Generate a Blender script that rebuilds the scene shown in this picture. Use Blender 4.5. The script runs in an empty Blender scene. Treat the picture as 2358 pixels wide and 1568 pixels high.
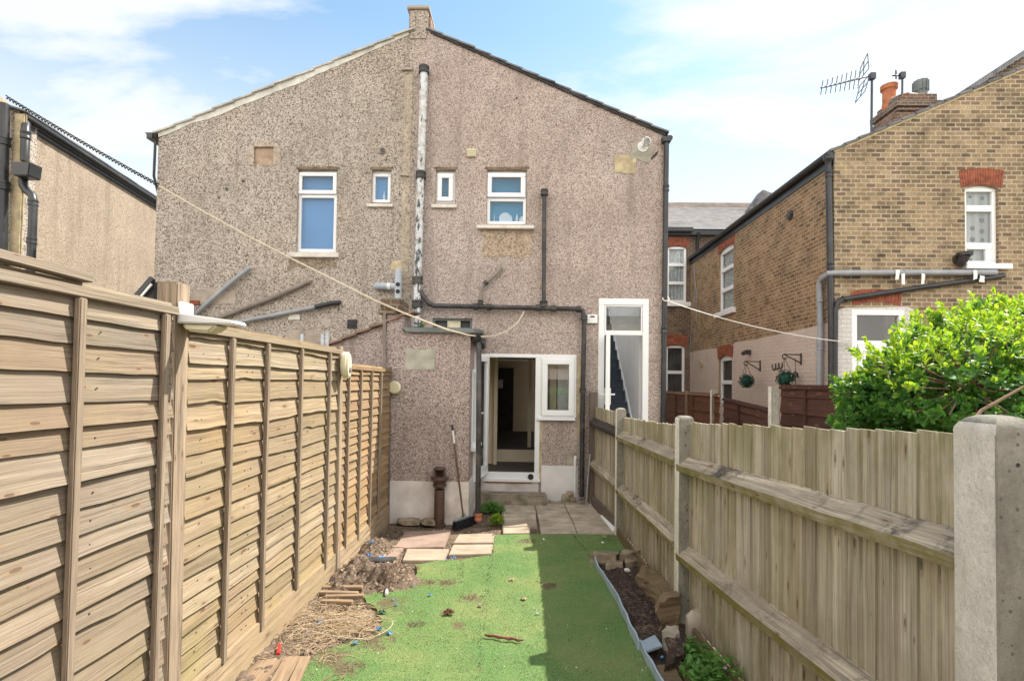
import bpy, bmesh, math, random
from mathutils import Vector, Matrix, noise
from mathutils.geometry import tessellate_polygon
import numpy as np

random.seed(11)
rnd = random.random
def U(a, b): return a + (b - a) * random.random()
S = bpy.context.scene
COL = S.collection
RAD = math.radians

# ------------------------------------------------------------------ camera
# survey frame of the photograph: 2358 x 1568 units, focal length 1200 units
SW, SH, SF = 2358.0, 1568.0, 1200.0
CAM_H, PITCH, YAW, ROLL, SHIFT_Y = 1.85, 1.5, 1.29, 0.8, 0.0274
cam_data = bpy.data.cameras.new("camera")
cam = bpy.data.objects.new("camera", cam_data)
COL.objects.link(cam)
CAM_M = Matrix.Rotation(RAD(YAW), 4, 'Z') @ Matrix.Rotation(RAD(90 + PITCH), 4, 'X') @ Matrix.Rotation(RAD(ROLL), 4, 'Z')
cam.matrix_world = Matrix.Translation((0, 0, CAM_H)) @ CAM_M
cam_data.sensor_width = 36.0
cam_data.lens = 36.0 * SF / SW
cam_data.shift_y = SHIFT_Y
cam_data.clip_start = 0.05
cam_data.clip_end = 1000.0
S.camera = cam

# ------------------------------------------------------------------ light
SUN_EL, SUN_AZ = 50.0, 61.0          # azimuth clockwise from +Y (away from the camera)
SKY_STRENGTH, SUN_STRENGTH, EXPOSURE = 0.15, 4.0, 1.28
sd = Vector((math.sin(RAD(SUN_AZ)) * math.cos(RAD(SUN_EL)), math.cos(RAD(SUN_AZ)) * math.cos(RAD(SUN_EL)), math.sin(RAD(SUN_EL))))
sun_data = bpy.data.lights.new("sun", 'SUN')
sun_data.energy = SUN_STRENGTH
sun_data.angle = RAD(0.6)
sun_data.color = (1.0, 0.94, 0.84)
sun = bpy.data.objects.new("sun", sun_data)
COL.objects.link(sun)
sun.rotation_euler = sd.to_track_quat('Z', 'Y').to_euler()
sun.location = (8, 6, 14)

world = bpy.data.worlds.new("World")
S.world = world
world.use_nodes = True
wn, wl = world.node_tree.nodes, world.node_tree.links
wn.clear()
def wnode(t, **kw):
    n = wn.new(t)
    for k, v in kw.items():
        setattr(n, k, v)
    return n
w_out = wnode('ShaderNodeOutputWorld')
w_bg = wnode('ShaderNodeBackground')
w_bg.inputs['Strength'].default_value = SKY_STRENGTH
w_sky = wnode('ShaderNodeTexSky', sky_type='NISHITA', sun_disc=False)
w_sky.sun_elevation, w_sky.sun_rotation = RAD(SUN_EL), RAD(SUN_AZ)
w_sky.air_density, w_sky.dust_density, w_sky.ozone_density = 1.0, 0.6, 1.5
w_tc = wnode('ShaderNodeTexCoord')
w_sep = wnode('ShaderNodeSeparateXYZ')
wl.new(w_tc.outputs['Generated'], w_sep.inputs[0])
def wmath(op, a, b=None, clamp=False):
    n = wnode('ShaderNodeMath', operation=op, use_clamp=clamp)
    for i, v in enumerate((a, b)):
        if v is None: continue
        if isinstance(v, (int, float)): n.inputs[i].default_value = v
        else: wl.new(v, n.inputs[i])
    return n.outputs[0]
zc = wmath('ADD', wmath('MAXIMUM', w_sep.outputs[2], 0.0), 0.22)
cx = wmath('DIVIDE', w_sep.outputs[0], zc)
cy = wmath('DIVIDE', w_sep.outputs[1], zc)
w_comb = wnode('ShaderNodeCombineXYZ')
wl.new(cx, w_comb.inputs[0]); wl.new(cy, w_comb.inputs[1])
w_n1 = wnode('ShaderNodeTexNoise')
w_n1.inputs['Scale'].default_value = 1.5
w_n1.inputs['Detail'].default_value = 9.0
w_n1.inputs['Roughness'].default_value = 0.58
w_n1.inputs['Distortion'].default_value = 0.35
w_map = wnode('ShaderNodeMapping')
w_map.inputs['Location'].default_value = (3.1, 0.4, 0)
w_map.inputs['Rotation'].default_value = (0, 0, RAD(-24))
w_map.inputs['Scale'].default_value = (0.8, 1.5, 1)
wl.new(w_comb.outputs[0], w_map.inputs[0])
wl.new(w_map.outputs[0], w_n1.inputs['Vector'])
# cloud cover: thicker low down and behind the camera, thin high up ahead
low = wmath('SUBTRACT', 0.55, w_sep.outputs[2])
behind = wmath('MULTIPLY', wmath('SUBTRACT', 0.2, w_sep.outputs[1]), 1.3, True)
cover = wmath('ADD', wmath('MULTIPLY', low, 0.22), wmath('MULTIPLY', behind, 0.24))
w_cl = wmath('ADD', w_n1.outputs['Fac'], cover)
w_ramp = wnode('ShaderNodeValToRGB')
w_ramp.color_ramp.interpolation = 'EASE'
w_ramp.color_ramp.elements[0].position, w_ramp.color_ramp.elements[0].color = 0.43, (0, 0, 0, 1)
w_ramp.color_ramp.elements[1].position, w_ramp.color_ramp.elements[1].color = 0.64, (1, 1, 1, 1)
wl.new(w_cl, w_ramp.inputs[0])
w_mix = wnode('ShaderNodeMix', data_type='RGBA')
w_haze = wnode('ShaderNodeValToRGB')
hz_el = w_haze.color_ramp.elements
hz_el[0].position, hz_el[0].color = 0.10, (1, 1, 1, 1)
hz_el[1].position, hz_el[1].color = 0.66, (0.02, 0.02, 0.02, 1)
for p_, c_ in ((0.24, .92), (0.36, .62), (0.46, .30), (0.56, .10)):
    e_ = hz_el.new(p_); e_.color = (c_, c_, c_, 1)
wl.new(w_sep.outputs[2], w_haze.inputs[0])
w_fac = wmath('MAXIMUM', w_haze.outputs[0], wmath('MULTIPLY', w_ramp.outputs[0], 0.88))
wl.new(w_fac, w_mix.inputs['Factor'])
w_tint = wnode('ShaderNodeMix', data_type='RGBA', blend_type='MULTIPLY')
w_tint.inputs['Factor'].default_value = 1.0
wl.new(w_sky.outputs[0], w_tint.inputs['A'])
w_tint.inputs['B'].default_value = (.68, .80, .74, 1)
wl.new(w_tint.outputs['Result'], w_mix.inputs['A'])
w_cc = wnode('ShaderNodeMix', data_type='RGBA')   # clouds behind the viewer made brighter as added fill light
wl.new(behind, w_cc.inputs['Factor'])
w_cc.inputs['A'].default_value = (2.95, 3.02, 3.06, 1)
w_cc.inputs['B'].default_value = (8.0, 7.5, 6.9, 1)
wl.new(w_cc.outputs['Result'], w_mix.inputs['B'])
wl.new(w_mix.outputs['Result'], w_bg.inputs['Color'])
wl.new(w_bg.outputs[0], w_out.inputs[0])

S.view_settings.view_transform = 'Standard'
S.view_settings.look = 'None'
S.view_settings.exposure = EXPOSURE
S.view_settings.gamma = 1.0
S.cycles.max_bounces = 8
S.cycles.diffuse_bounces = 5
S.cycles.transparent_max_bounces = 12

# ------------------------------------------------------------------ survey helpers
M3 = CAM_M.to_3x3()
C0 = Vector((0, 0, CAM_H))
def ray(x, y):
    return M3 @ Vector(((x - SW / 2) / SF, (SH / 2 - y) / SF + SHIFT_Y * SW / SF, -1.0))
def onY(x, y, Y): d = ray(x, y); return C0 + d * (Y / d.y)
def onX(x, y, X): d = ray(x, y); return C0 + d * (X / d.x)
def onZ(x, y, Z=0.0): d = ray(x, y); return C0 + d * ((Z - CAM_H) / d.z)
def rectY(x0, y0, x1, y1, Y):
    mx, my = (x0 + x1) / 2, (y0 + y1) / 2
    return onY(x0, my, Y).x, onY(mx, y1, Y).z, onY(x1, my, Y).x, onY(mx, y0, Y).z    # xmin, zmin, xmax, zmax
def rectX(x0, y0, x1, y1, X):
    mx, my = (x0 + x1) / 2, (y0 + y1) / 2
    a, b = onX(x0, my, X).y, onX(x1, my, X).y
    return min(a, b), onX(mx, y1, X).z, max(a, b), onX(mx, y0, X).z

# ------------------------------------------------------------------ mesh helper
class MB:
    def __init__(s): s.v, s.f, s.uv, s.mi = [], [], [], []
    def add(s, verts, faces, uvs=None, mi=0):
        o = len(s.v); s.v += [tuple(v) for v in verts]
        for i, f in enumerate(faces):
            s.f.append([o + k for k in f]); s.uv.append(uvs[i] if uvs else None); s.mi.append(mi)
        return s
    def quad(s, a, b, c, d, uv=None, mi=0): return s.add([a, b, c, d], [(0, 1, 2, 3)], [uv] if uv else None, mi)
    def box(s, x0, x1, y0, y1, z0, z1, mi=0):
        v = [(x0,y0,z0),(x1,y0,z0),(x1,y1,z0),(x0,y1,z0),(x0,y0,z1),(x1,y0,z1),(x1,y1,z1),(x0,y1,z1)]
        return s.add(v, [(0,3,2,1),(4,5,6,7),(0,1,5,4),(1,2,6,5),(2,3,7,6),(3,0,4,7)], None, mi)
    def bar(s, p0, p1, w, h, up=(0, 0, 1), mi=0, w1=None, h1=None, u0=None):
        """bar from p0 to p1, w across, h along 'up'; u runs along the length"""
        p0, p1 = Vector(p0), Vector(p1); d = (p1 - p0); L = d.length; d.normalize()
        sx = d.cross(Vector(up)).normalized(); sz = sx.cross(d).normalized()
        w1 = w if w1 is None else w1; h1 = h if h1 is None else h1
        vs = []
        for p, ww, hh in ((p0, w, h), (p1, w1, h1)):
            for a, b in ((-1,-1),(1,-1),(1,1),(-1,1)):
                vs.append(p + sx * (a * ww / 2) + sz * (b * hh / 2))
        u0 = U(0, 50) if u0 is None else u0; v0 = U(0, 20)
        fs = [(0,1,5,4),(1,2,6,5),(2,3,7,6),(3,0,4,7),(3,2,1,0),(4,5,6,7)]
        uvs = []
        for k, ww in enumerate((w, h, w, h)):
            b0 = v0 + k * 0.31
            uvs.append([(u0, b0), (u0, b0 + ww), (u0 + L, b0 + ww), (u0 + L, b0)])
        uvs += [[(0, 0), (w * .3, 0), (w * .3, h), (0, h)]] * 2
        return s.add(vs, fs, uvs, mi)
    def tube(s, pts, r, n=10, caps=True, mi=0):
        pts = [Vector(p) for p in pts]; m = len(pts)
        rs = r if isinstance(r, (list, tuple)) else [r] * m
        prev = None; vs, fs, uvs = [], [], []; L = 0; Ls = []
        for i, p in enumerate(pts):
            if i: L += (p - pts[i - 1]).length
            Ls.append(L)
            t = (pts[min(i + 1, m - 1)] - pts[max(i - 1, 0)])
            if t.length < 1e-9: t = Vector((0, 0, 1))
            t.normalize()
            if prev is None:
                a = Vector((0, 0, 1)) if abs(t.z) < 0.9 else Vector((1, 0, 0))
                prev = t.cross(a).normalized()
            prev = (prev - t * prev.dot(t)).normalized()
            q = t.cross(prev)
            for k in range(n):
                an = 2 * math.pi * k / n
                vs.append(p + (prev * math.cos(an) + q * math.sin(an)) * rs[i])
        for i in range(m - 1):
            for k in range(n):
                k2 = (k + 1) % n
                fs.append((i*n+k, i*n+k2, (i+1)*n+k2, (i+1)*n+k))
                uvs.append([(Ls[i], k / n * .3), (Ls[i], (k + 1) / n * .3), (Ls[i+1], (k + 1) / n * .3), (Ls[i+1], k / n * .3)])
        if caps:
            fs.append(tuple(range(n))[::-1]); uvs.append(None)
            fs.append(tuple((m-1)*n + k for k in range(n))); uvs.append(None)
        return s.add(vs, fs, uvs, mi)
    def lathe(s, base, prof, n=16, axis=(0, 0, 1), mi=0):
        ax = Vector(axis).normalized(); base = Vector(base)
        a = Vector((1, 0, 0)) if abs(ax.x) < .9 else Vector((0, 1, 0))
        e1 = ax.cross(a).normalized(); e2 = ax.cross(e1)
        vs, fs = [], []
        for (r, h) in prof:
            for k in range(n):
                an = 2 * math.pi * k / n
                vs.append(base + ax * h + (e1 * math.cos(an) + e2 * math.sin(an)) * r)
        for i in range(len(prof) - 1):
            for k in range(n):
                k2 = (k + 1) % n
                fs.append((i*n+k, i*n+k2, (i+1)*n+k2, (i+1)*n+k))
        fs.append(tuple(range(n))[::-1]); fs.append(tuple((len(prof)-1)*n + k for k in range(n)))
        return s.add(vs, fs, None, mi)
    def prism(s, poly, vec, mi=0):
        poly = [Vector(p) for p in poly]; vec = Vector(vec); n = len(poly)
        vs = poly + [p + vec for p in poly]
        fs = [tuple(range(n)), tuple(range(2*n-1, n-1, -1))]
        for i in range(n):
            j = (i + 1) % n; fs.append((i, i + n, j + n, j))
        return s.add(vs, fs, None, mi)
    def plate(s, outer, holes, o, eu, ev, en, t, rev=None, mi=0, edge=True):
        """flat wall with holes: 2D outlines mapped to o+u*eu+v*ev; en points into the wall"""
        o, eu, ev, en = map(Vector, (o, eu, ev, en))
        loops = [outer] + list(holes)
        tris = tessellate_polygon([[Vector((u, v, 0)) for u, v in lp] for lp in loops])
        flat = [p for lp in loops for p in lp]
        P = lambda u, v, d=0.0: o + eu * u + ev * v + en * d
        base = len(s.v)
        s.v += [tuple(P(u, v)) for u, v in flat]
        for tr in tris:
            a, b, c = [P(*flat[i]) for i in tr]
            tr = list(tr)
            if (b - a).cross(c - a).dot(en) > 0: tr = tr[::-1]
            s.f.append([base + i for i in tr]); s.uv.append([flat[i] for i in tr]); s.mi.append(mi)
        for li, lp in enumerate(loops):
            if li == 0 and not edge: continue
            d = t if li == 0 else (rev or t)
            for i in range(len(lp)):
                a, b = lp[i], lp[(i + 1) % len(lp)]
                L = math.hypot(b[0]-a[0], b[1]-a[1])
                q = [P(*a), P(*a, d), P(*b, d), P(*b)]
                if li > 0: q = q[::-1]
                s.add(q, [(0, 1, 2, 3)], [[(0, 0), (d, 0), (d, L), (0, L)]], mi)
        return s
    def blob(s, c, r, seed=0, sub=2, amp=.25, freq=1.6, mi=0, flat=None):
        bm = bmesh.new(); bmesh.ops.create_icosphere(bm, subdivisions=sub, radius=1.0)
        c = Vector(c); r = Vector(r) if not isinstance(r, (int, float)) else Vector((r, r, r))
        vs = []
        for v in bm.verts:
            k = 1 + amp * noise.noise(v.co * freq + Vector((seed * 7.3, seed * 3.1, 0)))
            p = Vector((v.co.x * r.x, v.co.y * r.y, v.co.z * r.z)) * k
            if flat: 
                for ax in range(3):
                    lim = r[ax] * flat
                    p[ax] = max(-lim, min(lim, p[ax]))
            vs.append(c + p)
        fs = [tuple(v.index for v in f.verts) for f in bm.faces]
        bm.free()
        return s.add(vs, fs, None, mi)
    def build(s, name, mats, parent=None, bevel=0.0, smooth=True, angle=35, recalc=True):
        me = bpy.data.meshes.new(name)
        me.from_pydata(s.v, [], s.f)
        uvl = me.uv_layers.new(name='UVMap')
        co = np.array(s.v, dtype=np.float64).reshape(-1, 3)
        data = np.zeros((len(me.loops), 2)); li = 0
        for f, uv in zip(s.f, s.uv):
            n = len(f)
            if uv is not None: data[li:li+n] = uv
            else:
                p = co[f]; nr = np.zeros(3)
                for i in range(n):
                    a, b = p[i], p[(i + 1) % n]
                    nr += np.cross(a, b)
                ax = int(np.argmax(np.abs(nr)))
                data[li:li+n] = p[:, (1, 2)] if ax == 0 else (p[:, (0, 2)] if ax == 1 else p[:, (0, 1)])
            li += n
        uvl.data.foreach_set('uv', data.ravel())
        for m in (mats if isinstance(mats, (list, tuple)) else [mats]): me.materials.append(m)
        me.polygons.foreach_set('material_index', s.mi)
        if recalc or bevel:
            bm = bmesh.new(); bm.from_mesh(me)
            bmesh.ops.recalc_face_normals(bm, faces=bm.faces)
            if bevel:
                es = [e for e in bm.edges if len(e.link_faces) == 2 and e.calc_face_angle(0) > .6]
                bmesh.ops.bevel(bm, geom=es, offset=bevel, segments=2, affect='EDGES', clamp_overlap=True)
            bm.to_mesh(me); bm.free()
        if smooth:
            me.polygons.foreach_set('use_smooth', [True] * len(me.polygons))
            me.set_sharp_from_angle(angle=RAD(angle))
        me.update()
        o = bpy.data.objects.new(name, me); COL.objects.link(o)
        if parent is not None: attach(o, parent)
        return o

BASES = {}
def attach(o, parent):
    o.parent = parent
    o.matrix_parent_inverse = BASES.get(parent.name, Matrix.Identity(4)).inverted()
def tag(o, label=None, cat=None, group=None, kind=None):
    if label: o['label'] = label
    if cat: o['category'] = cat
    if group: o['group'] = group
    if kind: o['kind'] = kind
    return o
def thing(name, label, cat, loc=(0, 0, 0), group=None):
    o = bpy.data.objects.new(name, None); COL.objects.link(o)
    o.empty_display_size = .1
    o.location = loc
    BASES[o.name] = Matrix.Translation(loc)
    return tag(o, label, cat, group)

def arc(c, r, a0, a1, n, e1, e2):
    c, e1, e2 = Vector(c), Vector(e1), Vector(e2)
    return [c + e1 * (r * math.cos(RAD(a0 + (a1 - a0) * i / n))) + e2 * (r * math.sin(RAD(a0 + (a1 - a0) * i / n))) for i in range(n + 1)]
def sag(p0, p1, drop, n=24):
    p0, p1 = Vector(p0), Vector(p1)
    return [p0.lerp(p1, i / n) - Vector((0, 0, drop * 4 * (i / n) * (1 - i / n))) for i in range(n + 1)]

# ------------------------------------------------------------------ materials
class Mat:
    def __init__(s, name, color=(.5, .5, .5), rough=.8, spec=.3, metal=0.0):
        s.m = bpy.data.materials.new(name); s.m.use_nodes = True
        s.nt = s.m.node_tree; s.b = s.nt.nodes['Principled BSDF']
        s.b.inputs['Base Color'].default_value = (*color, 1)
        s.b.inputs['Roughness'].default_value = rough
        s.b.inputs['Specular IOR Level'].default_value = spec
        s.b.inputs['Metallic'].default_value = metal
        s._tc = None
    def N(s, t, _in=None, **kw):
        n = s.nt.nodes.new(t)
        for k, v in kw.items(): setattr(n, k, v)
        for k, v in (_in or {}).items(): s.put(n.inputs[k], v)
        return n
    def put(s, sock, v):
        if isinstance(v, bpy.types.NodeSocket): s.nt.links.new(v, sock)
        elif isinstance(v, (tuple, list)) and sock.type == 'RGBA' and len(v) == 3: sock.default_value = (*v, 1)
        else: sock.default_value = v
    def tc(s, which='Object'):
        if s._tc is None: s._tc = s.N('ShaderNodeTexCoord')
        return s._tc.outputs[which]
    def vec(s, which='Object', scale=(1, 1, 1), loc=(0, 0, 0), rot=(0, 0, 0)):
        return s.N('ShaderNodeMapping', {'Vector': s.tc(which), 'Scale': scale, 'Location': loc, 'Rotation': rot}).outputs[0]
    def noise(s, v, scale, detail=4, rough=.55, dist=0.0, out='Fac'):
        return s.N('ShaderNodeTexNoise', {'Vector': v, 'Scale': scale, 'Detail': detail, 'Roughness': rough, 'Distortion': dist}).outputs[out]
    def vor(s, v, scale, out='Distance', feature='F1', rand=1.0):
        return s.N('ShaderNodeTexVoronoi', {'Vector': v, 'Scale': scale, 'Randomness': rand}, feature=feature).outputs[out]
    def ramp(s, f, stops, interp='LINEAR'):
        n = s.N('ShaderNodeValToRGB', {'Fac': f}); cr = n.color_ramp; cr.interpolation = interp
        while len(cr.elements) < len(stops): cr.elements.new(.5)
        for e, (p, c) in zip(cr.elements, stops):
            e.position = p; e.color = (*c, 1) if isinstance(c, (tuple, list)) else (c, c, c, 1)
        return n.outputs[0]
    def mix(s, f, a, b, mode='MIX'):
        n = s.N('ShaderNodeMix', data_type='RGBA', blend_type=mode)
        s.put(n.inputs['Factor'], f); s.put(n.inputs['A'], a); s.put(n.inputs['B'], b)
        return n.outputs['Result']
    def math(s, op, a, b=None, clamp=False):
        n = s.N('ShaderNodeMath', operation=op, use_clamp=clamp); s.put(n.inputs[0], a)
        if b is not None: s.put(n.inputs[1], b)
        return n.outputs[0]
    def vmath(s, op, a, b):
        n = s.N('ShaderNodeVectorMath', operation=op); s.put(n.inputs[0], a); s.put(n.inputs[1], b)
        return n.outputs[0]
    def sep(s, v): return s.N('ShaderNodeSeparateXYZ', {0: v}).outputs
    def comb(s, x, y, z=0.0): return s.N('ShaderNodeCombineXYZ', {0: x, 1: y, 2: z}).outputs[0]
    def island(s): return s.N('ShaderNodeNewGeometry').outputs['Random Per Island']
    def oinfo(s): return s.N('ShaderNodeObjectInfo').outputs['Random']
    def col(s, v): s.put(s.b.inputs['Base Color'], v); return s
    def set(s, k, v): s.put(s.b.inputs[k], v); return s
    def bump(s, h, strength=.5, dist=.01):
        n = s.N('ShaderNodeBump', {'Strength': strength, 'Distance': dist, 'Height': h})
        s.nt.links.new(n.outputs[0], s.b.inputs['Normal']); return s

def simple(name, color, rough=.6, spec=.3, metal=0.0, var=.12, scale=9.0, dirt=None, bump=0.0, coord='Object'):
    """plain finish with faint mottling and a little dirt"""
    m = Mat(name, color, rough, spec, metal)
    v = m.tc(coord)
    n = m.noise(v, scale, 6, .6)
    dk = tuple(c * (1 - var * 2) for c in color); lt = tuple(min(1, c * (1 + var)) for c in color)
    c = m.mix(m.ramp(n, [(.3, 0.0), (.7, 1.0)]), dk, lt)
    if dirt:
        d = m.ramp(m.noise(v, scale * .45, 8, .68, .3), [(.52, 0.0), (.72, 1.0)])
        c = m.mix(m.math('MULTIPLY', d, dirt[1]), c, dirt[0])
    m.col(c)
    if bump: m.bump(m.noise(v, scale * 6, 6, .65), bump, .004)
    return m.m

def pebbledash(name, light, mid, dark, pale, cell=36.0, stains=None, darkcut=.28, tint=None):
    m = Mat(name, rough=.92, spec=.2)
    v = m.tc('Object')
    wob = m.vmath('ADD', v, m.N('ShaderNodeVectorMath', {0: m.noise(v, 40, 2, .5, 0, 'Color'), 1: (.02, .02, .02)}, operation='MULTIPLY').outputs[0])
    big = m.N('ShaderNodeTexVoronoi', {'Vector': wob, 'Scale': cell}, feature='F1')
    r = m.sep(big.outputs['Color'])[0]
    fine = m.sep(m.vor(v, cell * 2.1, 'Color'))[1]
    mixv = m.math('ADD', m.math('MULTIPLY', r, .68), m.math('MULTIPLY', fine, .32))
    c = m.ramp(mixv, [(darkcut - .10, dark), (darkcut + .03, mid), (.52, light), (.78, pale)])
    cl = m.noise(v, 1.5, 7, .62)
    c = m.mix(m.ramp(cl, [(.35, .0), (.7, .35)]), c, tuple(x * .62 for x in mid))
    streak = m.noise(m.vec('Object', (5.0, 5.0, .5)), 1.0, 6, .6)
    c = m.mix(m.ramp(streak, [(.52, 0.0), (.72, .5)]), c, tuple(x * .6 for x in mid))
    if tint: 
        t = m.ramp(m.noise(v, .55, 3, .5), [(.4, 0.0), (.62, .5)])
        c = m.mix(t, c, tint, 'MULTIPLY')
    m.col(c)
    m.bump(m.math('ADD', m.math('SUBTRACT', 1.0, big.outputs['Distance']), m.math('MULTIPLY', fine, .4)), .75, .012)
    return m.m

def wood(name, tones, grain=.5, along=1.0, across=55.0, green=None, dark=(.09, .07, .055), knots=True, orange=None, rough=.86, streak=.5, greentop=False, lichen=False, contrast=.85):
    """weathered boards; UV u runs along the board, random per island"""
    m = Mat(name, rough=rough, spec=.22)
    uv = m.sep(m.tc('UV')); isl = m.island()
    off = m.math('MULTIPLY', isl, 91.0)
    u, v = m.math('ADD', uv[0], off), m.math('ADD', uv[1], m.math('MULTIPLY', isl, 17.0))
    warp = m.math('MULTIPLY', m.math('SUBTRACT', m.noise(m.comb(m.math('MULTIPLY', u, 1.7), m.math('MULTIPLY', v, 5.0)), 1.0, 3), .5), .026)
    v2 = m.math('ADD', v, warp)
    g = m.noise(m.comb(m.math('MULTIPLY', u, along * 1.6), m.math('MULTIPLY', v2, across)), 1.0, 5, .62)
    g2 = m.noise(m.comb(m.math('MULTIPLY', u, along * 5.0), m.math('MULTIPLY', v2, across * 3.2)), 1.0, 4, .6)
    base = m.ramp(isl, [(i / (len(tones) - 1), t) for i, t in enumerate(tones)])
    c = m.mix(m.ramp(g, [(.42, 0.0), (.66, grain)]), base, m.mix(.55, base, dark))
    c = m.mix(m.ramp(g2, [(.3, .32 * grain), (.5, 0.0)]), c, dark)
    g3 = m.noise(m.comb(m.math('MULTIPLY', u, along * .55), m.math('MULTIPLY', v2, across * .45)), 1.0, 5, .65)
    c = m.mix(m.ramp(g3, [(.48, 0.0), (.68, streak)]), c, m.mix(.75, base, dark))
    lt = m.ramp(m.noise(m.comb(m.math('MULTIPLY', u, .9), m.math('MULTIPLY', v2, 16.0)), 1.0, 5), [(.48, 0.0), (.70, .55)])
    c = m.mix(lt, c, tuple(min(.8, x * 1.25) for x in tones[len(tones) // 2]))
    k0 = m.ramp(m.N('ShaderNodeTexWhiteNoise', {'W': m.math('MULTIPLY', isl, 37.0)}, noise_dimensions='1D').outputs['Value'], [(0.0, .74), (.5, .98), (1.0, 1.1)])
    c = m.mix(1.0, c, k0, 'MULTIPLY')
    k3 = m.ramp(m.noise(m.comb(m.math('MULTIPLY', u, along * 3.4), m.math('MULTIPLY', v2, 165.0)), 1.0, 5, .72), [(.34, .55), (.5, .95), (.64, 1.1)])
    c = m.mix(contrast, c, k3, 'MULTIPLY')
    k1 = m.ramp(g, [(.34, .42), (.47, .84), (.58, 1.02), (.72, 1.16)])
    k2 = m.ramp(m.noise(m.comb(m.math('MULTIPLY', u, along * 2.6), m.math('MULTIPLY', v2, across * 1.7)), 1.0, 6, .7), [(.35, .5), (.48, .92), (.62, 1.06)])
    c = m.mix(contrast, c, k1, 'MULTIPLY'); c = m.mix(contrast, c, k2, 'MULTIPLY')
    obj = m.tc('Object')
    blot = m.ramp(m.noise(obj, 1.9, 7, .66), [(.46, 0.0), (.64, .72)])
    c = m.mix(blot, c, m.mix(.6, base, dark))
    if orange:
        o = m.ramp(m.noise(m.vec('Object', (1, .7, 1), (4, 2, 1)), 1.1, 4, .55), [(.48, 0.0), (.68, .6)])
        c = m.mix(o, c, orange)
    if green:
        gz = m.sep(obj)[2]
        gm = m.ramp(m.noise(m.vec('Object', (1.6, 1.6, .7), (9, 1, 3)), 1.9, 7, .68), [(.43, 0.0), (.60, 1.0)])
        lowz = m.ramp(gz, [(.0, 1.0), (.45, .55), (.8, .25)] if not greentop else [(.0, 1.0), (.35, .5), (.6, .25), (1.0, .8)])
        if greentop: lowz = m.ramp(m.math('MULTIPLY', gz, .55), [(.0, 1.0), (.22, .55), (.5, .3), (.72, .5), (.88, .95)])
        c = m.mix(m.math('MULTIPLY', m.math('MULTIPLY', gm, lowz), green[1]), c, green[0])
    if lichen:   # black lichen on the weathered upper faces, green algae underneath
        nz = m.sep(m.N('ShaderNodeNewGeometry').outputs['Normal'])[2]
        lm = m.ramp(m.noise(m.vec('Object', (1, 1, 1), (3, 0, 0)), 3.2, 9, .75, .4), [(.52, 0.0), (.60, .9)])
        lm = m.math('MULTIPLY', lm, m.ramp(m.noise(m.vec('Object', (1, 1, 1), (7, 2, 0)), .9, 2, .5), [(.42, .15), (.58, 1.0)]))
        c = m.mix(m.math('MULTIPLY', lm, m.ramp(nz, [(.35, 0.0), (.6, 1.0)])), c, (.055, .05, .045))
        am = m.ramp(m.noise(obj, 4.5, 6, .65), [(.36, 0.25), (.6, .95)])
        c = m.mix(m.math('MULTIPLY', am, m.ramp(nz, [(.12, 1.0), (.38, 0.0)])), c, (.16, .14, .03))
    if knots:
        kv = m.comb(m.math('MULTIPLY', u, 3.1), m.math('MULTIPLY', v, 11.0))
        kd = m.N('ShaderNodeTexVoronoi', {'Vector': kv, 'Scale': 1.0}, feature='F1', voronoi_dimensions='2D')
        kr = m.sep(kd.outputs['Color'])[0]
        rad = m.ramp(kr, [(.5, 0.0), (1.0, .2)])
        kk = m.math('LESS_THAN', kd.outputs['Distance'], rad)
        ring = m.math('LESS_THAN', kd.outputs['Distance'], m.math('MULTIPLY', rad, .45))
        c = m.mix(m.math('MULTIPLY', kk, .4), c, (.24, .15, .09))
        c = m.mix(m.math('MULTIPLY', ring, .65), c, (.07, .045, .03))
    m.col(c)
    m.bump(m.math('ADD', g, m.math('MULTIPLY', g2, .6)), .6, .006)
    return m.m

def brick(name, tones, mortar, bw=.168, bh=.075, ms=.011, soot=.35, rough=.9, washed=1.0):
    m = Mat(name, rough=rough, spec=.2)
    uv0 = m.tc('UV')
    jit = m.N('ShaderNodeVectorMath', {0: m.vmath('SUBTRACT', m.noise(uv0, 18, 3, .6, 0, 'Color'), (.5, .5, .5)), 1: (.016, .014, 0)}, operation='MULTIPLY').outputs[0]
    uv = m.vmath('ADD', uv0, jit)
    bt = m.N('ShaderNodeTexBrick', {'Vector': uv, 'Color1': (0, 0, 0), 'Color2': (1, 1, 1), 'Mortar': (.5, .5, .5), 'Scale': 1.0,
        'Mortar Size': ms, 'Mortar Smooth': .25, 'Bias': 0.0, 'Brick Width': bw, 'Row Height': bh})
    per = m.sep(bt.outputs['Color'])[0]
    c = m.ramp(per, [(i / (len(tones) - 1), t) for i, t in enumerate(tones)])
    sp = m.noise(uv0, 42, 5, .7)
    c = m.mix(m.ramp(sp, [(.42, 0.0), (.64, .65)]), c, tuple(x * .45 for x in tones[len(tones) // 2]))
    c = m.mix(m.ramp(m.noise(uv0, 1.1, 6, .6), [(.45, 0.0), (.75, soot)]), c, (.07, .06, .05))
    mc = m.mix(m.ramp(m.noise(uv0, 25, 4, .6), [(.3, 0.0), (.7, 1.0)]), mortar, tuple(x * .7 for x in mortar))
    wash = m.ramp(m.noise(uv0, 2.3, 7, .7), [(.33, .58), (.5, .95), (.66, 1.14)])
    m.col(m.mix(washed, m.mix(bt.outputs['Fac'], c, mc), wash, 'MULTIPLY'))
    m.bump(m.math('ADD', m.math('MULTIPLY', bt.outputs['Fac'], -1.0), m.math('MULTIPLY', sp, .35)), .8, .008)
    return m.m

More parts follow.
